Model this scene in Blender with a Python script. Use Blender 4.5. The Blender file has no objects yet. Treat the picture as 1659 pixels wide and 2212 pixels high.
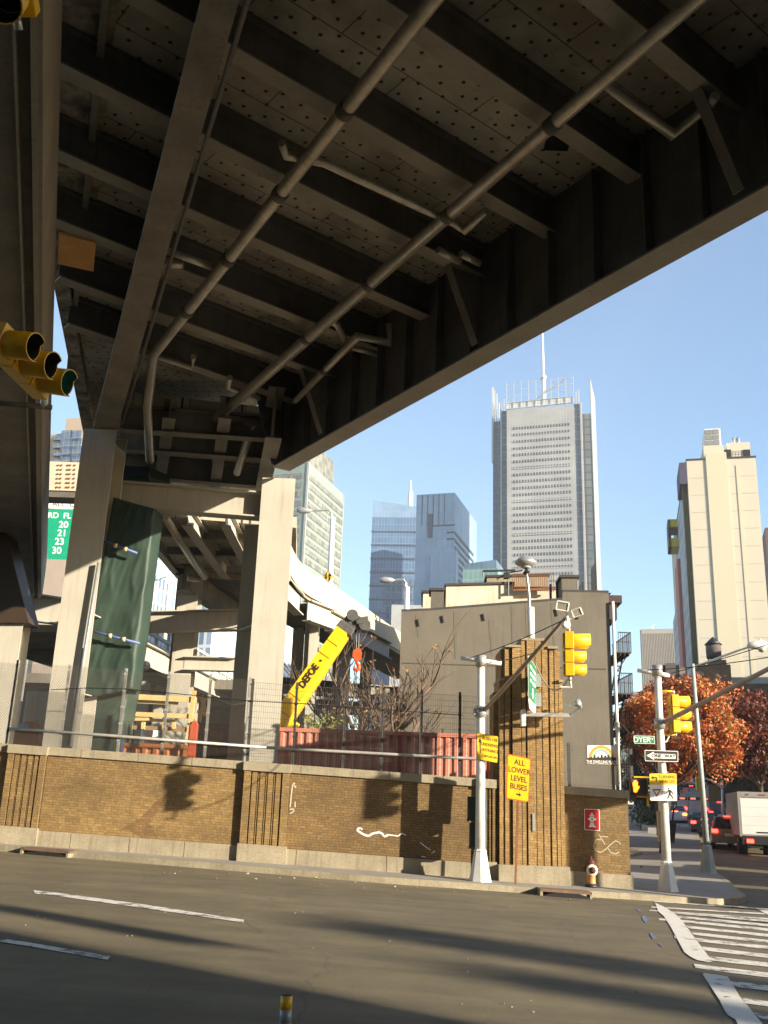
import bpy, bmesh, math, random
from mathutils import Vector as V, Matrix
random.seed(7)
R = math.radians
C = bpy.context.scene.collection
# ---------------------------------------------------------------- camera (photo measured on a 1659 x 2212 grid)
FPX, PITCH, ROLL, EYE = 2100.0, R(16.95), R(2.0), 1.95
_fw = V((0, math.cos(PITCH), math.sin(PITCH))); _u0 = V((0, -math.sin(PITCH), math.cos(PITCH))); _r0 = V((1, 0, 0))
UP = math.cos(ROLL)*_u0 - math.sin(ROLL)*_r0
RT = math.cos(ROLL)*_r0 + math.sin(ROLL)*_u0
EYEP = V((0, 0, EYE))
def ray(x, y): return (_fw*FPX + RT*(x-829.5) - UP*(y-1106)).normalized()
def pl(x, y, p, n):
    d = ray(x, y); p = V(p); n = V(n); return EYEP + d*((p-EYEP).dot(n)/d.dot(n))
def gz(x, y, z): return pl(x, y, (0, 0, z), (0, 0, 1))
def yv(x, y, Y): return pl(x, y, (0, Y, 0), (0, 1, 0))
def sm(t): t = max(0., min(1., t)); return t*t*(3-2*t)
def zg(x, y):
    z = .037*max(-4., min(22., 5-x))
    k = sm((x-8)/5.)
    return z + k*max(0., min(3.6, .043*(y-40)))
def G(x, y, off=0.):
    lo, hi = 2., 400.; d = ray(x, y)
    for _ in range(60):
        m = (lo+hi)/2; p = EYEP+d*m
        if p.z > zg(p.x, p.y)+off: lo = m
        else: hi = m
    return EYEP+d*hi
ST = V((.299, .954, 0)); SR = V((.954, -.299, 0))   # street axis and its right-hand normal
GRID = math.atan2(-.299, .954)
class Plane:      # vertical plane through the point seen at (x, y) at depth Y, turned by yaw
    def __init__(s, x, y, Y, yaw=0., p=None):
        s.o = V(p) if p else yv(x, y, Y); s.yaw = yaw
        s.u = V((math.cos(yaw), math.sin(yaw), 0)); s.n = V((-math.sin(yaw), math.cos(yaw), 0))
    def uz(s, x, y, back=0.):
        p = pl(x, y, s.o+s.n*back, s.n); return ((p-s.o).dot(s.u), p.z)
# ---------------------------------------------------------------- objects
def tag(o, label=None, cat=None, group=None, kind=None):
    if label: o['label'] = label
    if cat: o['category'] = cat
    if group: o['group'] = group
    if kind: o['kind'] = kind
    return o
def thing(name, label, cat, loc=(0, 0, 0), rot=0., group=None):
    o = bpy.data.objects.new(name, None); C.objects.link(o); o.empty_display_size = .3
    o.location = loc; o.rotation_euler = (0, 0, rot); return tag(o, label, cat, group)
def root_of(o):
    while o.parent: o = o.parent
    return o
class MB:
    def __init__(s): s.v = []; s.f = []; s.sm = []
    def add(s, vs, fs, smooth=False):
        b = len(s.v); s.v += [V(p) for p in vs]; s.f += [tuple(b+i for i in f) for f in fs]; s.sm += [smooth]*len(fs); return s
    def box(s, x0, x1, y0, y1, z0, z1):
        return s.add([(x0,y0,z0),(x1,y0,z0),(x1,y1,z0),(x0,y1,z0),(x0,y0,z1),(x1,y0,z1),(x1,y1,z1),(x0,y1,z1)],
                     [(0,3,2,1),(4,5,6,7),(0,1,5,4),(1,2,6,5),(2,3,7,6),(3,0,4,7)])
    def hexa(s, b4, t4):
        return s.add(list(b4)+list(t4), [(0,3,2,1),(4,5,6,7),(0,1,5,4),(1,2,6,5),(2,3,7,6),(3,0,4,7)])
    def beam(s, p, q, w, h, up=(0,0,1), off=(0,0)):
        p = V(p); q = V(q); d = (q-p).normalized(); up = V(up); a = d.cross(up)
        if a.length < 1e-4: a = d.cross(V((1,0,0)))
        a.normalize(); b = a.cross(d).normalized()
        o = a*off[0]+b*off[1]; w /= 2; h /= 2
        c = [(-w,-h),(w,-h),(w,h),(-w,h)]
        return s.hexa([p+o+a*i+b*j for i, j in c], [q+o+a*i+b*j for i, j in c])
    def ibeam(s, p, q, dep, wid, tf=.04, tw=.03, up=(0,0,1)):
        s.beam(p, q, wid, tf, up, (0, dep/2-tf/2)); s.beam(p, q, wid, tf, up, (0, -dep/2+tf/2)); return s.beam(p, q, tw, dep-2*tf, up)
    def tube(s, pts, r, n=10, cap=True):
        pts = [V(p) for p in pts]; m = len(pts); rr = r if isinstance(r, (list, tuple)) else [r]*m
        b = len(s.v); prev = None
        for i, p in enumerate(pts):
            t = (pts[min(i+1, m-1)]-pts[max(i-1, 0)]).normalized()
            if prev is None:
                a = t.cross(V((0,0,1)))
                if a.length < .05: a = t.cross(V((1,0,0)))
            else: a = prev - t*prev.dot(t)
            a.normalize(); prev = a; c = t.cross(a)
            k = 1.
            if 0 < i < m-1:
                k = 1/max(.6, math.cos((pts[i]-pts[i-1]).angle(pts[i+1]-pts[i])/2))
            for j in range(n):
                th = 2*math.pi*j/n; s.v.append(p+(a*math.cos(th)+c*math.sin(th))*rr[i]*min(k, 1.3))
        for i in range(m-1):
            for j in range(n):
                k = (j+1) % n
                s.f.append((b+i*n+j, b+i*n+k, b+(i+1)*n+k, b+(i+1)*n+j)); s.sm.append(n > 6)
        if cap:
            s.f.append(tuple(b+j for j in range(n))[::-1]); s.sm.append(False)
            s.f.append(tuple(b+(m-1)*n+j for j in range(n))); s.sm.append(False)
        return s
    def prism(s, poly, vec):
        vec = V(vec); n = len(poly); p = [V(q) for q in poly]
        return s.add(p+[q+vec for q in p], [tuple(range(n))[::-1], tuple(range(n, 2*n))]+[(i, (i+1)%n, n+(i+1)%n, n+i) for i in range(n)])
    def lathe(s, c, prof, n=16, ax=(0,0,1), smooth=True):
        c = V(c); ax = V(ax).normalized(); a = ax.cross(V((1,0,0)))
        if a.length < .05: a = ax.cross(V((0,1,0)))
        a.normalize(); b = ax.cross(a); k = len(s.v); m = len(prof)
        for r, z in prof:
            for j in range(n):
                th = 2*math.pi*j/n; s.v.append(c+ax*z+(a*math.cos(th)+b*math.sin(th))*max(r, 1e-4))
        for i in range(m-1):
            for j in range(n):
                l = (j+1) % n; s.f.append((k+i*n+j, k+i*n+l, k+(i+1)*n+l, k+(i+1)*n+j)); s.sm.append(smooth)
        s.f.append(tuple(k+j for j in range(n))[::-1]); s.sm.append(False)
        s.f.append(tuple(k+(m-1)*n+j for j in range(n))); s.sm.append(False)
        return s
    def build(s, name, mat, parent=None, local=False, uv=None, bevel=0., origin=None, recalc=True):
        vs = s.v
        if parent is None:
            if origin is None:
                xs = [p.x for p in vs]; ys = [p.y for p in vs]
                origin = V(((min(xs)+max(xs))/2, (min(ys)+max(ys))/2, min(p.z for p in vs)))
            o0 = V(origin)
        elif local: o0 = V((0, 0, 0))
        else: o0 = V(root_of(parent).location)
        me = bpy.data.meshes.new(name); me.from_pydata([tuple(p-o0) for p in vs], [], s.f)
        for i, q in enumerate(me.polygons): q.use_smooth = s.sm[i]
        if recalc:
            bm = bmesh.new(); bm.from_mesh(me); bmesh.ops.recalc_face_normals(bm, faces=bm.faces); bm.to_mesh(me); bm.free()
        if uv:
            me.update(); ul = me.uv_layers.new(name='UVMap')
            for q in me.polygons:
                for li in q.loop_indices:
                    ul.data[li].uv = uv(me.vertices[me.loops[li].vertex_index].co+o0, q.normal)
        o = bpy.data.objects.new(name, me); C.objects.link(o)
        if mat: me.materials.append(mat)
        if parent is None: o.location = o0
        else: o.parent = parent
        if bevel:
            m = o.modifiers.new('bevel', 'BEVEL'); m.width = bevel; m.segments = 2; m.limit_method = 'ANGLE'
        return o
def boxuv(co, n):
    if abs(n.z) > .8: return (co.x, co.y)
    h = V((-n.y, n.x, 0)); h = h.normalized() if h.length > 1e-3 else V((1,0,0))
    return (co.dot(h), co.z)
def copy_tree(o, parent=None):
    c = o.copy(); C.objects.link(c)
    if parent: c.parent = parent
    for ch in list(o.children): copy_tree(ch, c)
    return c
# ---------------------------------------------------------------- materials
def _new(name):
    m = bpy.data.materials.new(name); m.use_nodes = True; nt = m.node_tree; b = nt.nodes['Principled BSDF']; return m, nt, b
def _n(nt, t, **kw):
    n = nt.nodes.new(t)
    for k, v in kw.items():
        if k in n.inputs: n.inputs[k].default_value = v
        else: setattr(n, k, v)
    return n
def col(c): return (c[0], c[1], c[2], 1)
def ramp(nt, fac, stops):
    r = nt.nodes.new('ShaderNodeValToRGB'); e = r.color_ramp.elements
    e[0].position, e[0].color = stops[0][0], col(stops[0][1]); e[1].position, e[1].color = stops[-1][0], col(stops[-1][1])
    for p, c in stops[1:-1]: q = e.new(p); q.color = col(c)
    nt.links.new(fac, r.inputs[0]); return r.outputs[0]
def mix(nt, fac, a, b, blend='MIX'):
    m = nt.nodes.new('ShaderNodeMix'); m.data_type = 'RGBA'; m.blend_type = blend; m.clamp_factor = True
    for sock, v in ((m.inputs[0], fac), (m.inputs[6], a), (m.inputs[7], b)):
        if isinstance(v, bpy.types.NodeSocket): nt.links.new(v, sock)
        elif isinstance(v, (int, float)): sock.default_value = v
        else: sock.default_value = col(v)
    return m.outputs[2]
def coords(nt, kind='Object', scale=(1,1,1)):
    t = nt.nodes.new('ShaderNodeTexCoord'); mp = nt.nodes.new('ShaderNodeMapping'); mp.inputs['Scale'].default_value = scale
    nt.links.new(t.outputs[kind], mp.inputs[0]); return mp.outputs[0]
def noise(nt, vec, scale, detail=4, rough=.6):
    n = _n(nt, 'ShaderNodeTexNoise', Scale=scale, Detail=detail, Roughness=rough); nt.links.new(vec, n.inputs['Vector']); return n.outputs['Fac']
def bump(nt, b, h, st=.3, dist=.02):
    n = _n(nt, 'ShaderNodeBump', Strength=st, Distance=dist); nt.links.new(h, n.inputs['Height']); nt.links.new(n.outputs[0], b.inputs['Normal'])
def M(name, c1, c2=None, scale=3., rough=.7, metal=0., bmp=0., streak=None, streak_amt=.5, spec=.5, fine=0.):
    m, nt, b = _new(name); v = coords(nt)
    c2 = c2 or tuple(x*.75 for x in c1)
    f = noise(nt, v, scale, 6)
    c = ramp(nt, f, [(.3, c2), (.7, c1)])
    if streak:
        sv = coords(nt, 'Object', (6, 6, .35)); sf = noise(nt, sv, 1.6, 5)
        sr = ramp(nt, sf, [(.52, (0,0,0)), (.75, (1,1,1))])
        mm = nt.nodes.new('ShaderNodeMath'); mm.operation = 'MULTIPLY'; mm.inputs[1].default_value = streak_amt; nt.links.new(sr, mm.inputs[0])
        c = mix(nt, mm.outputs[0], c, streak)
    if fine:
        ff = noise(nt, v, fine, 3, .7); fr = ramp(nt, ff, [(.3, (.72,.72,.72)), (.7, (1.25,1.25,1.25))]); c = mix(nt, 1., c, fr, 'MULTIPLY')
    nt.links.new(c, b.inputs['Base Color'])
    b.inputs['Roughness'].default_value = rough; b.inputs['Metallic'].default_value = metal; b.inputs['Specular IOR Level'].default_value = spec
    if bmp: bump(nt, b, noise(nt, v, scale*8, 6), bmp, .02)
    return m
def EM(name, c, s, base=(.02,.02,.02)):
    m, nt, b = _new(name); b.inputs['Base Color'].default_value = col(base); b.inputs['Emission Color'].default_value = col(c); b.inputs['Emission Strength'].default_value = s; return m
def BRICK(name, c1, c2, mortar, dirt=(.10,.07,.035), dirt_amt=.5, rough=.85):
    m, nt, b = _new(name); t = nt.nodes.new('ShaderNodeTexCoord')
    br = _n(nt, 'ShaderNodeTexBrick', Scale=1., **{'Mortar Size': .006, 'Mortar Smooth': .15, 'Bias': 0., 'Brick Width': .203, 'Row Height': .0677})
    br.offset = .5; br.offset_frequency = 2; br.squash = .5; br.squash_frequency = 3
    br.inputs['Color1'].default_value = col(c1); br.inputs['Color2'].default_value = col(c2); br.inputs['Mortar'].default_value = col(mortar)
    wv = nt.nodes.new('ShaderNodeTexNoise'); wv.inputs['Scale'].default_value = 9.; nt.links.new(t.outputs['UV'], wv.inputs['Vector'])
    wm = nt.nodes.new('ShaderNodeVectorMath'); wm.operation = 'MULTIPLY_ADD'; wm.inputs[1].default_value = (.01,.01,0)
    nt.links.new(wv.outputs['Color'], wm.inputs[0]); nt.links.new(t.outputs['UV'], wm.inputs[2]); nt.links.new(wm.outputs[0], br.inputs['Vector'])
    f = noise(nt, t.outputs['UV'], .9, 8, .65); fr = ramp(nt, f, [(.42, (0,0,0)), (.7, (1,1,1))])
    mm = nt.nodes.new('ShaderNodeMath'); mm.operation = 'MULTIPLY'; mm.inputs[1].default_value = dirt_amt; nt.links.new(fr, mm.inputs[0])
    c = mix(nt, mm.outputs[0], br.outputs['Color'], dirt)
    lg = noise(nt, t.outputs['UV'], .33, 6, .7); c = mix(nt, 1., c, ramp(nt, lg, [(.32, (.66,.64,.62)), (.62, (1.14,1.12,1.08))]), 'MULTIPLY')
    mp_ = nt.nodes.new('ShaderNodeMapping'); mp_.inputs['Scale'].default_value = (3.2,.28,1); nt.links.new(t.outputs['UV'], mp_.inputs[0]); ss = noise(nt, mp_.outputs[0], 1.3, 5, .65); c = mix(nt, ramp(nt, ss, [(.60, (0,0,0)), (.76, (.5,.5,.5))]), c, (.085,.058,.03))
    pw = noise(nt, mp_.outputs[0], 2.4, 6, .7); c = mix(nt, ramp(nt, pw, [(.68, (0,0,0)), (.78, (.3,.3,.3))]), c, (.40,.34,.24))
    f2 = noise(nt, t.outputs['UV'], 14, 4); c = mix(nt, 1., c, ramp(nt, f2, [(.25, (.7,.7,.72)), (.75, (1.2,1.17,1.1))]), 'MULTIPLY')
    nt.links.new(c, b.inputs['Base Color']); b.inputs['Roughness'].default_value = rough
    iv = nt.nodes.new('ShaderNodeMath'); iv.operation = 'SUBTRACT'; iv.inputs[0].default_value = 1.; nt.links.new(br.outputs['Fac'], iv.inputs[1])
    ad = nt.nodes.new('ShaderNodeMath'); ad.operation = 'ADD'; nt.links.new(iv.outputs[0], ad.inputs[0]); nt.links.new(f2, ad.inputs[1])
    bump(nt, b, ad.outputs[0], .6, .012)
    return m
def GRIDM(name, c1, c2, frame, bw, bh, mort, rough=.25, metal=0., off=0., var=.0, spec=.5, big=None):
    # curtain-wall pattern: panes bw x bh metres, frame lines of width mort
    m, nt, b = _new(name); t = nt.nodes.new('ShaderNodeTexCoord')
    br = _n(nt, 'ShaderNodeTexBrick', Scale=1., **{'Mortar Size': mort, 'Mortar Smooth': .1, 'Bias': var, 'Brick Width': bw, 'Row Height': bh})
    br.offset = off; br.squash = 1.
    br.inputs['Color1'].default_value = col(c1); br.inputs['Color2'].default_value = col(c2); br.inputs['Mortar'].default_value = col(frame)
    nt.links.new(t.outputs['UV'], br.inputs['Vector']); c = br.outputs['Color']
    f = noise(nt, t.outputs['UV'], .05 if big is None else big, 5); c = mix(nt, 1., c, ramp(nt, f, [(.3, (.8,.8,.82)), (.7, (1.15,1.15,1.15))]), 'MULTIPLY')
    nt.links.new(c, b.inputs['Base Color']); b.inputs['Metallic'].default_value = metal; b.inputs['Specular IOR Level'].default_value = spec
    rr = nt.nodes.new('ShaderNodeMapRange'); rr.inputs[3].default_value = rough; rr.inputs[4].default_value = .7; nt.links.new(br.outputs['Fac'], rr.inputs[0]); nt.links.new(rr.outputs[0], b.inputs['Roughness'])
    return m
def LEAF(name, cols, trans=.25):
    m, nt, b = _new(name); g = nt.nodes.new('ShaderNodeNewGeometry')
    c = ramp(nt, g.outputs['Random Per Island'], cols); v = coords(nt); f = noise(nt, v, .8, 3)
    c = mix(nt, 1., c, ramp(nt, f, [(.3, (.6,.6,.6)), (.7, (1.3,1.3,1.3))]), 'MULTIPLY')
    nt.links.new(c, b.inputs['Base Color']); b.inputs['Roughness'].default_value = .6
    b.inputs['Transmission Weight'].default_value = 0.; b.inputs['Subsurface Weight'].default_value = 0.
    tr = nt.nodes.new('ShaderNodeBsdfTranslucent'); nt.links.new(c, tr.inputs[0]); mx = nt.nodes.new('ShaderNodeMixShader'); mx.inputs[0].default_value = trans
    nt.links.new(b.outputs[0], mx.inputs[1]); nt.links.new(tr.outputs[0], mx.inputs[2]); nt.links.new(mx.outputs[0], nt.nodes['Material Output'].inputs[0]); return m
# ---------------------------------------------------------------- writing
def text(s, size, o, u, up, mat, parent, name='lettering', align='CENTER', depth=.004, sx=1., bold=0., local=False):
    cu = bpy.data.curves.new('t', 'FONT'); cu.body = s; cu.size = size; cu.align_x = align; cu.align_y = 'CENTER'; cu.extrude = depth/2; cu.offset = bold
    t = bpy.data.objects.new('t', cu); C.objects.link(t); bpy.context.view_layer.update()
    me = bpy.data.meshes.new_from_object(t); bpy.data.objects.remove(t); bpy.data.curves.remove(cu)
    u = V(u).normalized(); up = V(up).normalized(); w = u.cross(up); mb = MB()
    mb.v = [V(o)+u*(q.co.x*sx)+up*q.co.y+w*q.co.z for q in me.vertices]; mb.f = [tuple(p.vertices) for p in me.polygons]; mb.sm = [False]*len(mb.f)
    bpy.data.meshes.remove(me)
    return mb.build(name, mat, parent, local=local, recalc=False)
def rrect(o, u, up, w, h, r=.04, n=4):   # rounded rectangle outline, centre o
    u = V(u); up = V(up); pts = []
    for cx, cy, a0 in ((w/2-r, h/2-r, 0), (-w/2+r, h/2-r, 90), (-w/2+r, -h/2+r, 180), (w/2-r, -h/2+r, 270)):
        for i in range(n+1):
            a = R(a0+90*i/n); pts.append(V(o)+u*(cx+r*math.cos(a))+up*(cy+r*math.sin(a)))
    return pts
# ---------------------------------------------------------------- palette
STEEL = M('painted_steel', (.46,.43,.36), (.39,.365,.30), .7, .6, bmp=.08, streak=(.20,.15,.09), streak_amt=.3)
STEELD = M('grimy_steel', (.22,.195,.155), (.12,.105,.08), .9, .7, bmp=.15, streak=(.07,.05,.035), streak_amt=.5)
DKSTEEL = M('dark_steel', (.135,.12,.097), (.075,.066,.053), 1.2, .8, bmp=.2, streak=(.03,.025,.02))  # dark steel tone shared by webs, clamps and filled gaps
PIPE = M('galvanised_pipe', (.55,.50,.42), (.36,.325,.27), 2., .32, metal=.45, bmp=.1, streak=(.18,.12,.06), streak_amt=.5)
RUBBER = M('black_rubber', (.02,.02,.02), (.012,.012,.012), 3., .6)
CONC = M('weathered_concrete', (.31,.265,.18), (.20,.17,.115), 1.3, .85, bmp=.3, streak=(.12,.10,.07), streak_amt=.55, fine=40)
CONCG = M('grey_concrete', (.33,.31,.27), (.24,.225,.19), 1.5, .9, bmp=.3, fine=50)
ASPH = None
WHITE = M('white_paint', (.78,.76,.70), (.64,.62,.56), 4., .45, bmp=.05)
POLEW = M('pole_paint', (.74,.73,.68), (.6,.59,.54), 3., .4, metal=.1, bmp=.05)
GALV = M('galvanised_steel', (.45,.45,.43), (.33,.33,.31), 5., .4, metal=.5)
BLACK = M('black_paint', (.022,.022,.022), (.014,.014,.014), 5., .5)
DARK = M('dark_void', (.010,.009,.008), (.006,.006,.006), 5., .9)
SIGY = M('sign_yellow', (.78,.50,.015), (.70,.44,.012), 3., .45)
SIGO = M('sign_orange_yellow', (.88,.46,.008), (.8,.40,.006), 3., .4)
SIGNY = M('signal_yellow', (.74,.42,.008), (.60,.33,.008), 5., .4, bmp=.04)
SIGG = M('sign_green', (.008,.17,.085), (.006,.13,.065), 3., .45)
SIGW = M('sign_white', (.80,.78,.72), (.72,.70,.64), 3., .45)
SIGR = M('sign_red', (.48,.012,.018), (.38,.01,.014), 3., .45)
SIGRO = M('sign_red_orange', (.80,.10,.01), (.72,.08,.01), 3., .45)
RUST = M('rusty_steel', (.24,.095,.03), (.12,.05,.02), 4., .85, bmp=.3)
BRK = BRICK('buff_brick', (.27,.180,.068), (.185,.118,.042), (.115,.080,.034), dirt=(.13,.082,.034), dirt_amt=.7)
BRKP = BRICK('pier_brick', (.36,.235,.085), (.25,.155,.052), (.15,.10,.042), dirt=(.17,.10,.038), dirt_amt=.5)
BRKD = BRICK('dark_buff_brick', (.22,.142,.052), (.155,.096,.033), (.07,.045,.02), dirt=(.085,.055,.023), dirt_amt=.7)
# ---------------------------------------------------------------- ground
def road_mat():
    m, nt, b = _new('asphalt'); v = coords(nt)
    f = noise(nt, v, .25, 6, .6); c = ramp(nt, f, [(.3, (.112,.093,.056)), (.7, (.172,.144,.088))])
    f9 = noise(nt, v, 1.1, 7, .7); c = mix(nt, 1., c, ramp(nt, f9, [(.35, (.80,.80,.82)), (.6, (1.06,1.05,1.03))]), 'MULTIPLY')
    st_ = noise(nt, v, .55, 3, .5); c = mix(nt, ramp(nt, st_, [(.66, (0,0,0)), (.74, (.5,.5,.5))]), c, (.055,.048,.038))
    sv = coords(nt, 'Object', (.12, 1.6, 1)); sf = noise(nt, sv, 1., 4); c = mix(nt, 1., c, ramp(nt, sf, [(.35, (.82,.82,.82)), (.65, (1.1,1.09,1.07))]), 'MULTIPLY')
    g = noise(nt, v, 60, 3, .8); c = mix(nt, 1., c, ramp(nt, g, [(.25, (.6,.6,.62)), (.75, (1.35,1.33,1.3))]), 'MULTIPLY')
    vo = _n(nt, 'ShaderNodeTexVoronoi', Scale=9.); nt.links.new(v, vo.inputs['Vector'])
    sp = ramp(nt, vo.outputs['Distance'], [(.03, (1,1,1)), (.05, (0,0,0))]); c = mix(nt, sp, c, (.22,.21,.18))
    vc = _n(nt, 'ShaderNodeTexVoronoi', Scale=.22, feature='DISTANCE_TO_EDGE'); wv = nt.nodes.new('ShaderNodeVectorMath'); wv.operation = 'MULTIPLY_ADD'; wv.inputs[1].default_value = (.9,.9,0)
    nn = _n(nt, 'ShaderNodeTexNoise', Scale=1.2, Detail=5.); nt.links.new(v, nn.inputs['Vector']); nt.links.new(nn.outputs['Color'], wv.inputs[0]); nt.links.new(v, wv.inputs[2]); nt.links.new(wv.outputs[0], vc.inputs['Vector'])
    cr = ramp(nt, vc.outputs['Distance'], [(.001, (.6,.6,.6)), (.004, (0,0,0))]); c = mix(nt, cr, c, (.05,.045,.035))
    nt.links.new(c, b.inputs['Base Color']); b.inputs['Roughness'].default_value = .8; b.inputs['Specular IOR Level'].default_value = .35
    bump(nt, b, g, .35, .01); return m
ASPH = road_mat()
def sheet(name, xs, ys, mat, off=0., skip=None):
    mb = MB(); n = len(ys)
    for x in xs:
        for y in ys: mb.v.append(V((x, y, zg(x, y)+off)))
    for i in range(len(xs)-1):
        for j in range(n-1): mb.f.append((i*n+j, (i+1)*n+j, (i+1)*n+j+1, i*n+j+1)); mb.sm.append(True)
    o = mb.build(name, mat, None, origin=(0,0,0)); tag(o, kind='structure'); return o
xs = [-329,-200,-100,-40,-17,-8,0,4,7,8,9,10,11,12,13,14,20,40,80,120,149]
ys = [-77,-50,-20,0,10,20,30,36,40,46,52,60,70,84,100,115,124,130,150,200,400,600,899]
sheet('road', xs, ys, ASPH)
SWALK = M('sidewalk_concrete', (.27,.245,.205), (.20,.18,.15), .8, .9, bmp=.2, fine=35)
KERB = M('kerb_stone', (.30,.26,.175), (.20,.17,.115), 1.6, .85, bmp=.3, fine=30, streak=(.12,.09,.05))
def gpt(x, y, off): return V((x, y, zg(x, y)+off))
def slab(name, edge, back, mat, off=.15, kerb=None):    # edge / back: matching XY polylines; top sheet plus a kerb face along edge
    mb = MB(); n = len(edge)
    for a, b in zip(edge, back):
        mb.v += [gpt(a[0], a[1], -.3), gpt(a[0], a[1], off), gpt(b[0], b[1], off)]
    for i in range(n-1):
        k = 3*i; mb.f += [(k, k+3, k+4, k+1), (k+1, k+4, k+5, k+2)]; mb.sm += [False]*2
    o = mb.build(name, mat, None, origin=(0,0,0), recalc=False); return tag(o, kind='structure')
def dense(pts, d=1.2):
    out = []
    for a, b in zip(pts, pts[1:]):
        n = max(1, int(math.dist(a, b)/d)); out += [(a[0]+(b[0]-a[0])*i/n, a[1]+(b[1]-a[1])*i/n) for i in range(n)]
    return out+[pts[-1]]
front = dense([(-40,30.2),(-18,27.9),(-9.72,26.98),(-5.33,26.38),(.32,25.75),(4.15,25.95),(6.6,26.5),(7.9,26.6),(8.95,26.85),(9.8,27.5),(10.3,28.5),(11.0,31.2),(12.0,34.6),(15.46,47.9),(26.6,84),(50,160),(90,290)])
kback = []; kin = []
for i, p in enumerate(front):
    a = V((*front[max(i-1,0)], 0)); b = V((*front[min(i+1, len(front)-1)], 0)); t = (b-a).normalized(); nrm = V((-t.y, t.x, 0))
    q = V((*p, 0))+nrm*.17; kin.append((q.x, q.y))
    w = 6.5 if p[1] > 30 and p[0] > 5 else 5.; q = V((*p, 0))+nrm*w
    if p[0] < 9 and p[1] < 30: q = V((min(p[0], 5.2), 31.5, 0))
    kback.append((q.x, q.y))
slab('kerb', front, kin, KERB)
inner = [ (p[0], p[1]) for p in kin]
slab('sidewalk', inner, kback, SWALK, off=.146)
# ---------------------------------------------------------------- painted markings
def paint(name, polys, mat, conv=None, off=.008):
    mb = MB()
    for q in polys:
        pts = []
        for x, y in q:
            if conv: x, y = conv(x, y)
            g = G(x, y); pts.append(V((g.x, g.y, zg(g.x, g.y)+off)))
        b = len(mb.v); mb.v += pts; mb.f.append(tuple(range(b, b+len(pts)))); mb.sm.append(False)
    o = mb.build(name, mat, None, origin=(0,0,0)); return tag(o, kind='structure')
def paint_mat(wear=.5):
    m, nt, b = _new('road_paint'); v = coords(nt); f = noise(nt, v, 3.2, 8, .75)
    a = ramp(nt, f, [(wear-.06, (.10,.095,.085)), (wear+.03, (.62,.59,.53))])
    g = noise(nt, v, 40, 3, .8); c = mix(nt, 1., a, ramp(nt, g, [(.25, (.75,.75,.75)), (.75, (1.15,1.15,1.15))]), 'MULTIPLY')
    nt.links.new(c, b.inputs['Base Color']); b.inputs['Roughness'].default_value = .75; return m
PAINT = paint_mat(.41); PAINTW = paint_mat(.47)
paint('lane_marking', [[(72,1924),(120,1929),(300,1953),(527,1988),(527,1994),(300,1961),(120,1936),(75,1931)],
                       [(0,2028),(60,2037),(238,2067),(232,2075),(60,2045),(0,2036)]], PAINTW)
cv = lambda x, y: (1376+.1705*x, 1888+.1705*y)
bars = [[(215,340),(520,356),(1400,425),(1400,439),(510,376),(215,354)],[(180,415),(1600,498),(1640,518),(180,430)],[(160,458),(1659,540),(1659,556),(160,470)],
 [(450,478),(1659,580),(1659,602),(450,500)],[(530,535),(1659,632),(1659,657),(530,560)],[(280,566),(600,590),(1659,690),(1659,720),(600,618),(280,590)],
 [(620,658),(1659,765),(1659,797),(650,692)],[(690,738),(1659,845),(1659,882),(715,775)],[(470,785),(760,818),(1659,920),(1659,962),(780,860),(480,820)],
 [(820,925),(1659,1030),(1659,1072),(850,975)],[(900,1045),(1659,1135),(1659,1178),(960,1110)],[(720,1145),(1659,1270),(1659,1328),(1100,1250),(740,1195)],
 [(1150,1355),(1659,1435),(1659,1500),(1200,1430)],[(1330,1575),(1659,1650),(1659,1705),(1380,1650)],[(1480,1760),(1659,1820),(1659,1885),(1560,1840)]]
ext = []
for q in bars:       # the bars run on beyond the right edge of the picture
    mx = max(p[0] for p in q); t = [p for p in q if p[0] == mx]; o = [(p if p[0] < mx else p) for p in q]
    if mx == 1659:
        k = [i for i, p in enumerate(q) if p[0] == 1659]; q = list(q); q[k[0]] = (1659+700, q[k[0]][1]+72); q[k[1]] = (1659+700, q[k[1]][1]+78)
    ext.append(q)
paint('crosswalk_bar_marking', ext, PAINTW, cv)
paint('crosswalk_edge_marking', [[(230,370),(330,415),(420,470),(520,540),(640,690),(800,910),(960,1120),(900,1125),(760,1100),(680,1060),(600,1000),(430,680),(340,540),(270,480)],
 [(830,1280),(860,1265),(1150,1310),(1300,1560),(1500,1800),(1700,2050),(1340,2050),(1250,1860),(1150,1800),(1110,1740),(1040,1600)],[(1500,440),(2200,470),(2250,600),(1659,522)]], PAINT, cv, .012)
BLUEP = M('blue_spray_paint', (.12,.17,.36), (.09,.10,.13), 9., .8)
paint('blue_utility_marking', [[(60,540),(110,530),(130,580),(180,575),(125,600),(120,630),(75,590)],[(160,760),(190,745),(200,790),(270,815),(200,830)],[(0,440),(55,470),(40,482),(0,465)],[(280,880),(335,920),(330,932),(270,890)]], BLUEP, cv)
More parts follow.
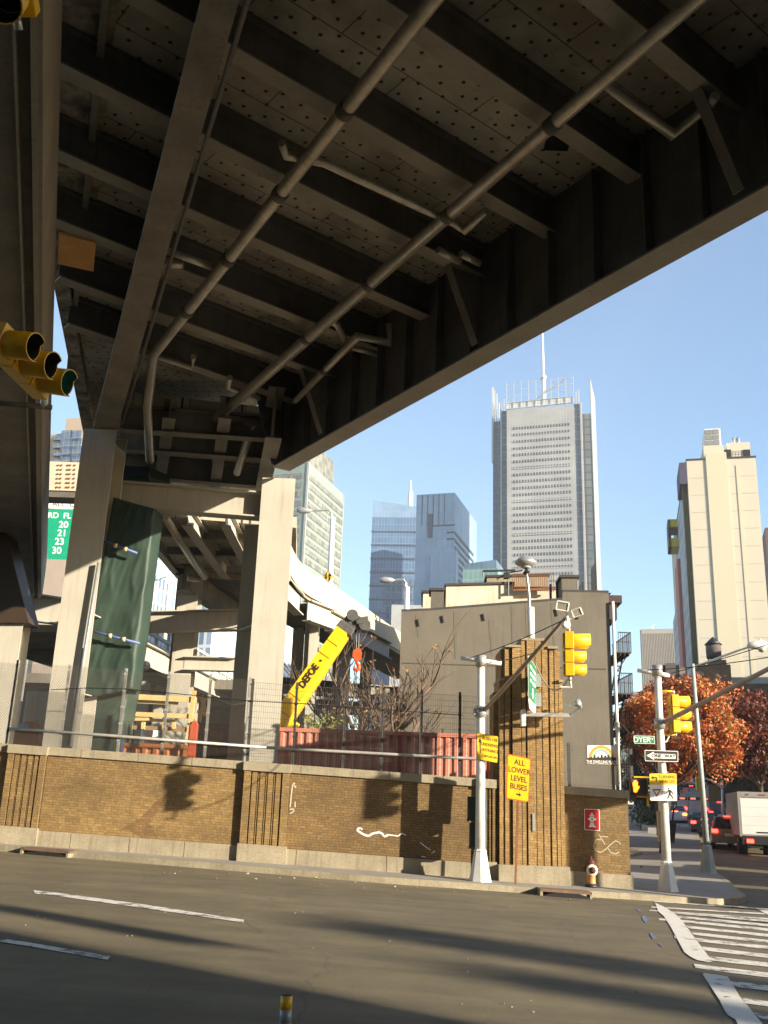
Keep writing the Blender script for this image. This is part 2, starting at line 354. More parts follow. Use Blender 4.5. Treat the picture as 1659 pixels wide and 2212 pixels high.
# ---------------------------------------------------------------- brick wall along the road (facing Y = 28)
YW = 28.
def wz(x): return zg(x, YW)+.14
wuv = lambda co, n: ((co.x if abs(n.x) < .7 else co.y), co.z+.037*co.x) if abs(n.z) < .8 else (co.x, co.y)
def wall_run(mb, x0, x1, y0, y1, b0, b1, n=1):    # a run whose bottom / top follow the slope: b = height above pavement
    for i in range(n):
        a = x0+(x1-x0)*i/n; b = x0+(x1-x0)*(i+1)/n
        mb.hexa([(a,y0,wz(a)+b0),(b,y0,wz(b)+b0),(b,y1,wz(b)+b0),(a,y1,wz(a)+b0)], [(a,y0,wz(a)+b1),(b,y0,wz(b)+b1),(b,y1,wz(b)+b1),(a,y1,wz(a)+b1)])
    return mb
def X(x, y=1750, Y=YW): return yv(x, y, Y).x
HB, HT, HC = .40, 2.40, 2.62       # plinth, brick and coping heights
def wall_section(label, xa, xb, brick, joints):
    t = thing('brick_wall', label, 'wall', (xa, YW, wz(xa)), group=None)
    wall_run(MB(), xa, xb, YW, YW+.5, HB, HT, 6).build('brick_face', brick, t, uv=wuv)
    for n_, m_, z0, z1, y0, y1, js in (('plinth', CONC, -.3, HB, YW-.07, YW+.55, joints), ('coping', CONC, HT, HC, YW-.06, YW+.6, joints)):
        mb = MB(); e = [xa]+js+[xb]
        for p, q in zip(e, e[1:]): wall_run(mb, p+.008, q-.008, y0, y1, z0, z1, 1)
        wall_run(mb, xa, xb, y0+.03, y1-.03, z0, z1-.03, 2)
        mb.build(n_, m_, t)
    return t
def fluted(t, xa, xb, brick, yb=YW-.16, ribs=4):
    p = wall_run(MB(), xa, xb, yb+.11, YW+.3, HB, HT-.02); w = xb-xa
    e = [xa, xa+w*.14]
    wall_run(p, xa, xa+w*.15, yb, yb+.2, HB, HT-.02); wall_run(p, xb-w*.15, xb, yb, yb+.2, HB, HT-.02)
    for k in range(ribs):
        c = xa+w*(.15+.7*(k+.5)/ribs)
        if k < ribs: wall_run(p, c-w*.055, c+w*.055, yb+.03, yb+.2, HB, HT-.02)
        if k < ribs-1: c2 = xa+w*(.15+.7*(k+1)/ribs); wall_run(p, c2-w*.012, c2+w*.012, yb+.05, yb+.2, HB, HT-.02)
    p.build('fluted_pilaster', brick, t, uv=wuv)
    wall_run(MB(), xa-.04, xb+.04, yb-.05, YW-.075, -.3, HB+.06).build('pilaster_plinth', CONC, t)
    wall_run(MB(), xa-.03, xb+.03, yb-.04, YW-.065, HT-.02, HC-.005).build('pilaster_cap', CONC, t)
xp0, xp1, xp2, xp3, xp4 = X(0,1720), X(92,1720), X(521,1750), X(622,1750), X(1073,1780)
w1 = wall_section('buff brick wall bay along the road between the two fluted pilasters, with a spray stain', xp0-.6, xp2, BRK, [-8.2,-6.6,-5.1])
fluted(w1, xp0+.12, xp1, BRK)
w0 = wall_section('buff brick wall bay running on past the left edge, left of the first fluted pilaster', -34, xp0-.6, BRK, [-28,-22,-16])
w2 = wall_section('darker buff brick wall bay with white graffiti scrawl, between the fluted pilaster and the tall pier', xp2, xp4+.1, BRKD, [xp3+.3,.4,1.9])
fluted(w2, xp2+.03, xp3, BRK)
fluted(w2, X(1030,1780), xp4-.05, BRKD, YW-.1, 3)
# hydrant wall, right of the pier
xh0, xh1 = X(1222,1800), X(1366,1800)
t = thing('brick_wall', 'short brick wall end at the street corner behind the fire hydrant, with a red sign', 'wall', (xh0, YW+.35, wz(xh0)))
YH = YW+.35
wall_run(MB(), xh0-.3, xh1, YH, YH+.55, .36, 2.38, 4).build('brick_face', BRK, t, uv=wuv)
wall_run(MB(), xh0-.3, xh1+.06, YH-.06, YH+.6, -.3, .36, 1).build('plinth', CONC, t)
wall_run(MB(), xh0-.3, xh1+.04, YH-.05, YH+.6, 2.38, 2.6, 1).build('coping', CONC, t)
# tall stepped pier
xa, xb = X(1080,1800,27.75), X(1222,1800,27.75); z0 = wz(xa)
t = thing('brick_pier', 'tall stepped brick pier of vertical ribs beside the signal pole', 'pier', (xa, 27.75, z0))
W_ = xb-xa; ztop = yv(1150,1384,27.75).z; zsh = yv(1095,1398,27.75).z; zlo = yv(1214,1474,27.75).z
p = MB(); p.box(xa+.04, xb-.04, 27.9, 29.1, z0+.4, zsh-.05)
rb = [(0,.075,zlo,0),(.085,.175,zsh,.03),(.20,.335,zsh,.09),(.345,.41,ztop,.09),(.43,.555,ztop,.12),(.565,.655,ztop,.12),(.675,.765,ztop,.06),(.80,.865,zsh,.02),(.88,.93,zsh,.02),(.94,1.,zlo,0)]
for f0, f1, zt, pr in rb: p.box(xa+W_*f0, xa+W_*f1, 27.83-pr, 29.1-pr, z0+.4, zt)
p.box(xa-.14, xa-.0, 28.1, 29., z0+.4, zlo-.3)
p.build('ribbed_shaft', BRKP, t, uv=wuv)
MB().box(xa-.06, xb+.07, 27.58, 29.2, z0-.3, z0+.42).build('plinth', CONC, t, bevel=.015)
q = MB()
for f0, f1, zt in ((-.005,.08,zlo),(.08,.34,zsh),(.34,.77,ztop),(.77,.935,zsh),(.935,1.01,zlo)): q.box(xa+W_*f0, xa+W_*f1, 27.7, 29.15, zt, zt+.07)
q.build('stone_cap', CONC, t)
MB().box(xa+W_*.49, xa+W_*.53, 27.68, 27.72, z0+1.3, z0+1.75).build('metal_plate', GALV, t)
# graffiti on the wall: flat white strokes
def stroke(mb, pts, w, Y):
    for a, b in zip(pts, pts[1:]):
        p = yv(*a, Y); q = yv(*b, Y)
        if (q-p).length > 1e-3: mb.beam(p, q, .003, w, (0,1,0) if False else (q-p).cross(V((0,1,0))))
WG = M('white_spray_paint', (.78,.76,.72), (.55,.52,.46), 12., .8)
cg = lambda x, y: (.64*(960+x/4.147), .64*(2580+y/4.147))
mb = MB()
for pts, w in (([(1065,885),(1090,915)],.04),([(1050,885),(1015,920),(1090,970),(1130,990),(1180,1000),(1240,965),(1330,950),(1370,970),(1395,1005),(1420,1005),(1450,985)],.055),([(1450,985),(1530,995),(1590,1005),(1640,965),(1700,990)],.03)):
    stroke(mb, [cg(*q) for q in pts], w, YW-.006)
o = mb.build('graffiti_scrawl', WG, None); tag(o, 'white dripping graffiti line sprayed across the darker brick bay', 'graffiti')
mb = MB(); cg2 = lambda x, y: (.64*(1500+x/2.37), .64*(2500+y/2.37))
for pts in ([(1235,750),(1285,830)],[(1245,765),(1310,770)],[(1265,790),(1215,790),(1190,840),(1210,880),(1250,895),(1290,870),(1330,830),(1370,800),(1400,815),(1410,830)],[(1310,860),(1330,895),(1370,905),(1400,890)]): stroke(mb, [cg2(*q) for q in pts], .022, YH-.006)
o = mb.build('graffiti_scrawl', M('thin_spray', (.5,.46,.36), (.36,.3,.2), 12., .8), None); tag(o, 'thin pale looping graffiti tag above the fire hydrant', 'graffiti')
mb = MB(); 
for pts in ([(880,950),(930,990),(975,1020)],[(890,1080),(930,1085)],[(985,1050),(1020,1030)],): stroke(mb, [(.64*(1100+x/2.765), .64*(2500+y/2.765)) for x, y in pts], .025, YW-.006)
o = mb.build('graffiti_scrawl', WG, None); tag(o, 'faint white graffiti specks low on the brick just left of the signal pole', 'graffiti')
mb = MB()
for pts in ([(150,265),(115,275),(95,440),(80,600)],[(130,290),(165,325)],[(75,630),(130,625),(130,660),(75,690)],[(150,520),(150,600)]): stroke(mb, [cg(*q) for q in pts], .035, YW-.006)
o = mb.build('graffiti_scrawl', M('grey_spray', (.5,.47,.38), (.36,.32,.24), 12., .8), None); tag(o, 'tall pale grey graffiti bracket beside the middle fluted pilaster', 'graffiti')
# spray stain on the first bay: dark wet patch
mb = MB(); cs = lambda x, y: yv(.64*x/1.843, .64*(2500+y/1.843), YW-.004)
mb.v = [cs(*q) for q in ((1080,312),(1035,345),(1015,400),(960,470),(930,520),(985,600),(890,612),(800,555),(740,560),(860,490),(930,420),(980,370))]; mb.f = [tuple(range(12))]; mb.sm = [False]
o = mb.build('wall_stain', BRICK('stained_brick', (.19,.115,.042), (.14,.082,.03), (.10,.065,.03), dirt=(.08,.045,.017), dirt_amt=.8), None, uv=wuv); tag(o, 'darker fan-shaped damp stain on the first brick bay', 'stain')
# ---------------------------------------------------------------- near viaduct
ZF = 12.33; GA = V((-.11, 24.67, 0)); GU = V((.545, -.8385, 0)); GN = V((.8385, .545, 0)); FD = V((math.cos(R(39)), math.sin(R(39)), 0))
ZB, ZS = 14.4, 15.3
def gp(s, n, z): p = GA+GU*s+GN*n; return V((p.x, p.y, z))
def soffit_mat(name, c1, c2):
    m, nt, b = _new(name); v = coords(nt); f = noise(nt, v, .8, 7, .65); c = ramp(nt, f, [(.3, c2), (.7, c1)])
    vo = _n(nt, 'ShaderNodeTexVoronoi', Scale=2.6, Randomness=.35, voronoi_dimensions='2D'); nt.links.new(v, vo.inputs['Vector'])
    c = mix(nt, ramp(nt, vo.outputs['Distance'], [(.085, (1,1,1)), (.13, (0,0,0))]), c, (.03,.02,.014))
    br = _n(nt, 'ShaderNodeTexBrick', Scale=1., **{'Mortar Size': .012, 'Brick Width': 3.2, 'Row Height': 1.25}); mp = nt.nodes.new('ShaderNodeMapping'); mp.inputs['Rotation'].default_value = (0,0,R(-39))
    nt.links.new(v, mp.inputs[0]); nt.links.new(mp.outputs[0], br.inputs['Vector']); c = mix(nt, br.outputs['Fac'], c, (.07,.058,.045)); wv_ = noise(nt, coords(nt, 'Object', (1,1,1)), 2.2, 8, .75); c = mix(nt, ramp(nt, wv_, [(.60, (0,0,0)), (.72, (.75,.75,.75))]), c, (.13,.075,.035))
    f3 = noise(nt, v, .35, 5); c = mix(nt, 1., c, ramp(nt, f3, [(.38, (.5,.47,.45)), (.62, (1.1,1.1,1.1))]), 'MULTIPLY')
    nt.links.new(c, b.inputs['Base Color']); b.inputs['Roughness'].default_value = .8; bump(nt, b, f, .15, .02); return m
FLNG = M('dull_flange_paint', (.27,.245,.195), (.20,.18,.14), .9, .7, bmp=.12, streak=(.09,.07,.045), streak_amt=.4)
SOFF = soffit_mat('riveted_soffit', (.50,.46,.365), (.36,.325,.25))
t = thing('elevated_viaduct', 'grey steel viaduct overhead with plate girders, cross beams and two columns behind the brick wall', 'viaduct', (-3.5, 30, 0))
# deck
le0, le1 = V((-9.05, 23.36, 0)), V((-11.39, 34.31, 0)); ld = (le1-le0).normalized()
def lep(k, z): p = le0+ld*k; return V((p.x, p.y, z))
dk = [gp(48, 0, ZS), gp(-9., 0, ZS), lep(14., ZS), lep(-45, ZS)]
MB().prism(dk, (0,0,.45)).build('deck_slab', SOFF, t)
# right plate girder
m = MB(); m.beam(gp(-5.9,0,ZF+1.6), gp(48,0,ZF+1.6), .035, 3.2); m.build('plate_girder', DKSTEEL, t)
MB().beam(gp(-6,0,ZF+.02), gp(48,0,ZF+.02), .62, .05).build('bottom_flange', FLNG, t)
m = MB()
k = -5.5
while k < 20:
    for sgn in (-1, 1): m.hexa([gp(k-.02,sgn*.02,ZF+.06),gp(k+.02,sgn*.02,ZF+.06),gp(k+.02,sgn*.27,ZF+.06),gp(k-.02,sgn*.27,ZF+.06)],[gp(k-.02,sgn*.02,ZS-.15),gp(k+.02,sgn*.02,ZS-.15),gp(k+.02,sgn*.24,ZS-.15),gp(k-.02,sgn*.24,ZS-.15)])
    k += 1.37
m.build('web_stiffeners', DKSTEEL, t)
MB().prism([gp(48,.35,ZS),gp(-6,.35,ZS),gp(-6,.9,ZS),gp(48,.9,ZS)], (0,0,1.5)).build('parapet', CONC, t)
# left box girder
lg = [(202,920),(434,0),(517,0),(255,920)]; q = [gz(x, y, 13.4) for x, y in lg]
dl = (q[1]-q[0]).normalized(); dr = (q[2]-q[3]).normalized(); q[1] = q[0]+dl*60; q[2] = q[3]+dr*60; q[0] -= dl*1.2; q[3] -= dr*1.2
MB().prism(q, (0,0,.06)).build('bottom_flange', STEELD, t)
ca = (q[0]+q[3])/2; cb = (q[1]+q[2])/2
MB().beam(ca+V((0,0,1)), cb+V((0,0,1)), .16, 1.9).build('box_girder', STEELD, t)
nr = V((-dr.y, dr.x, 0)); nr = nr if nr.x > 0 else -nr
MB().tube([q[3]+nr*.13+V((0,0,.1)), q[2]+nr*.13+V((0,0,.1))], .045, 8).build('conduit', DKSTEEL, t)
# floor beams with light bottom flanges
fbs = [(16.4,0),(14.0,0),(11.6,1),(9.2,0),(6.7,0),(4.3,1),(1.9,0),(-.5,0),(-2.9,1),(-5.2,0)]
for s, knee in fbs:
    e = gp(s, -.03 if not knee else -.05, 0); L = 17 if s > 5 else 14
    a = V((e.x, e.y, 0)); b = a-FD*L
    # stop at the deck edge
    den = ld.x*FD.y-ld.y*FD.x; w = a-le0; kk = (w.x*ld.y-w.y*ld.x)/(FD.x*ld.y-FD.y*ld.x); b = a-FD*min(abs(kk)-.35, 40)
    m = MB(); m.beam(a+V((0,0,(ZB+ZS)/2)), b+V((0,0,(ZB+ZS)/2)), .025, ZS-ZB); m.beam(a+V((0,0,ZS-.06)), b+V((0,0,ZS-.06)), .3, .1)
    fb = m.build('floor_beam', DKSTEEL, t)
    MB().beam(a+V((0,0,ZB-.02)), b+V((0,0,ZB-.02)), .36, .04).build('beam_flange', FLNG, fb)
    if knee:
        m = MB(); A = gp(s+.05,-1.15,ZB-.02); B = gp(s+.25,-.45,ZF+.08); m.beam(A, B, .22, .03, GN)
        m.add([A, B, gp(s+.1,-.03,ZB)], [(0,1,2)]); m.build('knee_brace', STEELD, t)
# stringers left of the box girder
m = MB()
for f in (2.4, 4.2):
    a = ca-nr*f*.55; b = cb-nr*f; m.beam(V((a.x,a.y,ZS-.15)), V((b.x,b.y,ZS-.15)), .14, .28)
m.build('stringers', STEELD, t)
m = MB()
SPALL = M('spalled_concrete', (.42,.35,.24), (.07,.055,.04), 2.2, .95, bmp=1.2, fine=9)
for q in ([(120,-60),(262,-20),(243,98),(124,48)],[(120,150),(236,210),(216,305),(120,262)],[(120,330),(222,385),(206,440),(120,405)],[(132,640),(182,655),(178,715),(140,700)]):
    MB().prism([gz(x, y, ZS-.05) for x, y in q], (0,0,.04)).build('spalled_patch', SPALL, t)
MB().beam(lep(-45,ZS-.12)+V((.2,0,0)), lep(13,ZS-.12)+V((.2,0,0)), .4, .42).build('edge_beam', SPALL, t)
p0 = gz(127,505,ZB-.1); p1 = gz(207,525,ZB-.1); p2 = gz(202,587,ZB-.1); p3 = gz(125,570,ZB-.1)
MB().prism([p0,p1,p2,p3], (0,0,.06)).build('plywood_patch', M('plywood', (.62,.33,.09), (.5,.25,.06), 3., .8), t)
# drain pipes
ZP = 13.95
def pipe(pts, r, z=ZP, zs=None, name='drain_pipe', clamps=True):
    w = [gz(x, y, (zs[i] if zs else z)) for i, (x, y) in enumerate(pts)]
    o = MB().tube(w, r, 12).build(name, PIPE, t)
    for a, b in zip(w, w[1:]):
        L = (b-a).length; n = int(L/3.6)
        for i in range(1, n+1):
            c = a+(b-a)*(i/(n+1)); d = (b-a).normalized(); m = MB(); m.tube([c-d*.11, c+d*.11], r*1.22, 12)
            if clamps: m.build('pipe_clamp', DKSTEEL, o)
    return o
pipe([(1115,-225),(935,0),(332,765),(318,880),(324,995)], .14, zs=[ZP,ZP,ZP,ZP-.35,ZP-1.2])
pipe([(1780,-240),(1502,0),(468,903),(547,913),(512,1022)], .13, zs=[ZP,ZP,ZP,ZP-.1,ZP-.9])
pipe([(638,866),(773,726),(841,741),(840,700)], .09, zs=[ZP-.3,ZP,ZP,ZP+.4])
for pts in ([(608,308),(618,335),(700,352),(920,455),(976,480),(1003,498),(1050,455)], [(1300,176),(1453,291),(1535,227),(1546,206)], [(360,541),(458,577)], [(357,563),(372,571),(396,572)],
            [(296,757),(415,792),(418,770)], [(497,815),(492,836),(520,846),(560,860)], [(946,540),(993,565)], [(996,548),(1036,569)], [(700,690),(727,700),(745,735)], [(760,750),(815,765)]):
    pipe(pts, .085, ZP+.12, clamps=False)
m = MB(); p = gz(1205,308,ZS-.06); m.box(p.x-.25, p.x+.25, p.y-.25, p.y+.25, ZS-.07, ZS-.02); m.build('drain_opening', DARK, t)
# columns of the near bent
def hcol(name, xl, xr, yb, yt, Y, back, wall_z=0., web_side=1, mat=STEEL, lean=None):
    a = yv(xl, yt, Y); b = yv(xr, yt, Y); w = b.x-a.x; zt = max(a.z, b.z)
    bx = V(back); zb = zg(a.x, Y); c = MB()
    c.box(a.x, b.x, Y, Y+.05, zb, zt)                         # front flange
    zr = zt-1.3 if abs(bx.x) > .3 else zt; c.box(a.x+bx.x, b.x+bx.x, Y+bx.y, Y+bx.y+.05, zb, zr)     # rear flange
    mid = (a.x+b.x)/2
    c.hexa([(mid-.03,Y+.05,zb),(mid+.03,Y+.05,zb),(mid+.03+bx.x,Y+bx.y,zb),(mid-.03+bx.x,Y+bx.y,zb)], [(mid-.03,Y+.05,zt),(mid+.03,Y+.05,zt),(mid+.03+bx.x,Y+bx.y,zt),(mid-.03+bx.x,Y+bx.y,zt)])
    for z in (4.9, 7.3, zt-.5):
        c.hexa([(a.x+.02,Y+.05,z),(b.x-.02,Y+.05,z),(b.x-.02+bx.x,Y+bx.y,z),(a.x+.02+bx.x,Y+bx.y,z)], [(a.x+.02,Y+.05,z+.03),(b.x-.02,Y+.05,z+.03),(b.x-.02+bx.x,Y+bx.y,z+.03),(a.x+.02+bx.x,Y+bx.y,z+.03)])
    c.build('column', mat, t); return a, b, zt
YC = 30.2
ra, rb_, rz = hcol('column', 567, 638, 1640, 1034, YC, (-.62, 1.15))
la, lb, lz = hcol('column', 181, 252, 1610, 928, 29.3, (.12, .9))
q1, q2 = yv(243,1040,30.6), yv(560,1069,30.6); q3, q4 = yv(233,1094,30.6), yv(560,1120,30.6)
m = MB(); A = (q1+q3)/2; B = (q2+q4)/2; A.x -= .4; B.x += .3; m.ibeam(A, B, (q1.z-q3.z), .55, .05, .04); m.build('cross_beam', STEEL, t)
m = MB(); p = gp(-5.8,-.1,ZF+1.2); m.prism([gp(-5.7,-.05,ZS),gp(-5.7,-1.5,ZS),gp(-5.9,-.4,ZF+.05),gp(-5.9,-.05,ZF+.05)], GU*.04); m.build('end_plate', DKSTEEL, t)
# ---------------------------------------------------------------- next span behind the bent
t2 = thing('elevated_viaduct', 'further viaduct span beyond the columns, bending right with a curved concrete parapet', 'viaduct', (-6, 34, 0))
Z2 = 14.2
sp = [gz(250,868,Z2), gz(590,905,Z2), gz(575,1060,Z2), gz(200,1030,Z2)]
d1 = (sp[2]-sp[1]).normalized(); d0 = (sp[3]-sp[0]).normalized(); sp[2] = sp[1]+d1*14; sp[3] = sp[0]+d0*14
MB().prism(sp, (0,0,.4)).build('deck_slab', SOFF, t2)
m = MB()
for xx in (372, 492):
    a = gz(xx-4,880,Z2-.4); b = gz(xx-28,1045,Z2-.4); d = (b-a).normalized(); m.ibeam(a, a+d*13.5, .75, .4)
m.build('stringers', STEELD, t2)
for y0, y1 in ((885,905),(928,950),(985,1012)):
    m = MB(); m.ibeam(gz(262,y0+20,Z2-.45), gz(578,y1+20,Z2-.45), .85, .4); m.build('floor_beam', STEELD, t2)
a = gz(595,890,Z2-.8); b = gz(560,1060,Z2-.8); MB().ibeam(a, b, 1.7, .5).build('edge_girder', STEELD, t2)
# outward deck seen under the cross beam
Z3 = 11.6
sp = [gz(318,1112,Z3), gz(640,1140,Z3), gz(640,1345,Z3), gz(395,1255,Z3)]
MB().prism(sp, (0,0,.4)).build('deck_slab', SOFF, t2)
a, b = gz(326,1158,Z3+.1), gz(402,1250,Z3+.1); MB().ibeam(a-(b-a)*.3, b+(b-a)*.1, .6, .3).build('edge_girder', STEEL, t2)
a, b = gz(420,1262,Z3-.6), gz(520,1328,Z3-.6); MB().ibeam(a-(b-a)*.2, b+(b-a)*.4, 1.1, .5).build('edge_girder', STEELD, t2)
a, b = gz(405,1118,Z3-.35), gz(488,1236,Z3-.35); MB().ibeam(a, b, .6, .35).build('stringer', STEEL, t2)
a, b = gz(488,1118,Z3-.35), gz(540,1220,Z3-.35); MB().ibeam(a, b, .6, .35).build('stringer', STEEL, t2)
for p_, q_ in (((350,1150),(560,1160)),((360,1190),(560,1195)),((380,1235),(540,1250))):
    MB().ibeam(gz(*p_,Z3-.15), gz(*q_,Z3-.15), .3, .2).build('floor_beam', STEELD, t2)
m = MB(); m.tube([gz(357,1118,Z3-.75), gz(402,1188,Z3-.75), gz(442,1245,Z3-.75), gz(428,1250,Z3-.9), gz(405,1248,Z3-.9)], .13, 10); m.build('drain_pipe', PIPE, t2)
# far bent
YF = 41.
def fcol(xl, xr, yt, Y, dep=.9):
    a = yv(xl, yt, Y); b = yv(xr, yt, Y); zb = zg(a.x, Y); m = MB()
    m.box(a.x, b.x, Y, Y+.06, zb, a.z); m.box((a.x+b.x)/2-.03, (a.x+b.x)/2+.03, Y+.06, Y+dep, zb, a.z); m.box(a.x, b.x, Y+dep, Y+dep+.06, zb, a.z)
    m.box(a.x-dep*.3, a.x, Y+dep*.9, Y+dep+.06, zb, a.z); return m
fcol(389,432,1240,YF).build('column', STEEL, t2)
a, b = yv(295,1344,YF-1), yv(515,1340,YF-1); MB().ibeam(a, b, yv(400,1322,YF-1).z-yv(400,1366,YF-1).z, .6, .05, .04).build('cross_beam', STEEL, t2)
a, b = yv(398,1433,YF), yv(510,1436,YF); MB().ibeam(a, b, yv(440,1419,YF).z-yv(440,1449,YF).z, .5, .05, .04).build('cross_beam', STEEL, t2)
# curved ramp
ZR = 10.
cv_ = [(600,1180),(612,1208),(637,1257),(665,1285),(705,1307),(739,1327),(783,1355),(859,1403),(960,1462)]
pts = [gz(x, y, ZR) for x, y in cv_]
def smooth(p, n=4):
    out = []
    for i in range(len(p)-1):
        p0 = p[max(i-1,0)]; p1 = p[i]; p2 = p[i+1]; p3 = p[min(i+2, len(p)-1)]
        for k in range(n):
            u = k/n; out.append(.5*((2*p1)+(p2-p0)*u+(2*p0-5*p1+4*p2-p3)*u*u+(3*p1-p0-3*p2+p3)*u**3))
    return out+[p[-1]]
pts = smooth(pts); nn = []
for i, p in enumerate(pts):
    d = (pts[min(i+1,len(pts)-1)]-pts[max(i-1,0)]).normalized(); nn.append(V((-d.y, d.x, 0)))
def strip(z0, z1, o0, o1, i0=0):
    m = MB()
    for i in range(i0, len(pts)-1):
        a, b = pts[i], pts[i+1]; na, nb = nn[i], nn[i+1]; u = V((0,0,1))
        m.hexa([a+na*o0+u*z0, b+nb*o0+u*z0, b+nb*o1+u*z0, a+na*o1+u*z0], [a+na*o0+u*z1, b+nb*o0+u*z1, b+nb*o1+u*z1, a+na*o1+u*z1])
    return m
PARC = M('parapet_concrete', (.52,.45,.33), (.43,.37,.265), .8, .85, bmp=.1, streak=(.25,.2,.13), streak_amt=.3)
strip(0, 1.0, 0, .3).build('parapet', PARC, t2)
strip(-.12, .0, .02, 3.2, 15).build('deck_slab', STEELD, t2)
strip(-.2, -.1, -.02, .12).build('parapet_ledge', CONC, t2)
def seg(xa, ya, xb, yb, z, dep, off=.5):
    a, b = gz(xa, ya, z), gz(xb, yb, z); d = (b-a).normalized(); n = V((-d.y, d.x, 0))*off; return MB().ibeam(a+n+V((0,0,dep/2)), b+n+V((0,0,dep/2)), dep, .4, .05, .04)
seg(610,1266,672,1330,9.0,.85).build('edge_girder', STEEL, t2)
seg(686,1340,735,1358,9.0,.85).build('edge_girder', STEEL, t2)
seg(735,1362,860,1425,9.0,.85).build('edge_girder', STEEL, t2)
for xl, xr, yt, Y in ((671,690,1322,40.),(643,657,1330,45.),(733,760,1340,44.),(790,805,1390,48.)): fcol(xl, xr, yt, Y, .8).build('column', STEEL, t2)
for x, y in ((623,1236),(702,1324)):
    g = gz(x, y, ZR-.05); m = MB(); m.box(g.x-.09, g.x+.09, g.y-.4, g.y-.2, g.z-.35, g.z+.35); m.box(g.x-.18, g.x+.1, g.y-.4, g.y-.2, g.z-.38, g.z-.25); m.build('wall_lamp', WHITE, t2)
# lower ramp levels behind
t3 = thing('elevated_ramp', 'lower viaduct level with open railing far behind the columns and green tarp', 'ramp', tuple(yv(360,1600,52)))
def lowramp(xa, ya, Ya, xb, yb, Yb, dep, t):
    a, b = yv(xa, ya, Ya), yv(xb, yb, Yb); MB().ibeam(a, b, dep, .5, .06, .04).build('plate_girder', STEEL, t)
    d = (b-a); m = MB(); n = 14
    for i in range(n+1):
        p = a+d*(i/n)+V((0,0,dep/2)); m.box(p.x-.07, p.x+.07, p.y-.07, p.y+.07, p.z, p.z+1.15)
    for z in (.12,.6,1.15): m.beam(a+V((0,0,dep/2+z)), b+V((0,0,dep/2+z)), .12, .16)
    m.build('railing', STEEL, t)
    n_ = V((d.y, -d.x, 0)).normalized(); n_ = n_ if n_.y > 0 else -n_
    MB().prism([a, b, b+n_*6, a+n_*6], (0,0,.3)).build('deck_slab', STEELD, t)
lowramp(210,1368,40,515,1510,70,1.1,t3)
for x, Y, yt in ((312,50,1470),(345,60,1480),(420,62,1490)): fcol(x-8,x+8,yt,Y,.6).build('column', STEEL, t3)
tw = thing('dark_backing', 'dark sheet and low deck standing in for viaduct shade far behind the containers, left of the crane', 'wall', tuple(yv(300,1620,74)))  # dark mass added for the shade under the lower viaduct
a, b = yv(-60,1500,74), yv(640,1500,74); m = MB(); m.box(a.x,b.x,74,75,0,8.8); m.build('dark_sheet', DKSTEEL, tw); m = MB(); m.box(a.x,b.x,62,76,8.8,9.4); m.build('deck', STEELD, tw)
t4 = thing('elevated_ramp', 'low steel ramp level glimpsed behind the yellow crane boom', 'ramp', tuple(yv(700,1600,55)))
a, b = yv(600,1480,50), yv(870,1500,58); MB().ibeam(a, b, .8, .6, .06, .04).build('plate_girder', STEELD, t4)
a, b = yv(660,1525,50), yv(870,1535,56); MB().ibeam(a, b, .7, .6, .06, .04).build('plate_girder', STEEL, t4)
m = MB(); a, b = yv(590,1505,62), yv(880,1520,62); m.box(a.x, b.x, 62, 70, 4.2, 4.7); m.box(a.x, b.x, 61, 61.3, 4.7, 5.5); m.build('deck_slab', CONC, t4)
for x in (640,710,850): fcol(x-7,x+7,1500,56,.5).build('column', STEEL, t4)
# ---------------------------------------------------------------- left viaduct
t5 = thing('elevated_viaduct', 'second steel viaduct along the left edge, streaked with rust, on a pale column', 'viaduct', tuple(yv(30,1600,36)))
ZL = 11.
A0 = gz(93,0,ZL); A1 = gz(90,990,ZL); dv = (A1-A0).normalized(); nl = V((-dv.y, dv.x, 0)); nl = nl if nl.x < 0 else -nl
P0 = A0-dv*14; L_ = 0
pa = pl(135, 0, A0, nl).z
hF = max(.8, min(6., pa-ZL)); Lv = (47.-P0.y)/dv.y
FASC = M('rust_streaked_steel', (.25,.225,.18), (.16,.14,.11), .6, .7, bmp=.1, streak=(.16,.09,.045), streak_amt=.85)
def lv(k, n, z): p = P0+dv*k+nl*n; return V((p.x, p.y, z))
def lbox(n0, n1, z0, z1, k0=0, k1=None): k1 = k1 or Lv; return MB().hexa([lv(k0,n0,z0),lv(k1,n0,z0),lv(k1,n1,z0),lv(k0,n1,z0)],[lv(k0,n0,z1),lv(k1,n0,z1),lv(k1,n1,z1),lv(k0,n1,z1)])
lbox(0,.06,ZL,ZL+hF).build('fascia_girder', FASC, t5)
lbox(.06,.15,ZL,ZL+.06).build('bottom_flange', FLNG, t5)
lbox(.15,.33,ZL+.2,ZL+.3).build('dark_gap_strip', DKSTEEL, t5)  # dark strip standing in for the shaded gap beside the flange
lbox(.33,.365,ZL+.02,ZL+.3).build('inner_lip', FLNG, t5)
lbox(.365,7,ZL+.3,ZL+.38).build('soffit', STEELD, t5)
lbox(.9,1.15,ZL+.4,ZL+.46).build('inner_flange', STEEL, t5)
lbox(1.0,1.05,ZL+.46,ZL+hF).build('inner_girder', STEELD, t5)
lbox(.06,7,ZL+hF-.1,ZL+hF+.3).build('deck_slab', STEELD, t5)
lbox(2.6,2.9,ZL+.2,ZL+hF-.1).build('inner_girder', STEEL, t5)
YP = 35.
cap = [yv(x, y, YP) for x, y in ((-160,900),(-20,1020),(62,1345),(-160,1345))]
MB().prism(cap, (0,1.2,0)).build('pier_cap', M('rust_lit_steel', (.055,.034,.018), (.03,.018,.011), .7, .5, bmp=.1), t5)
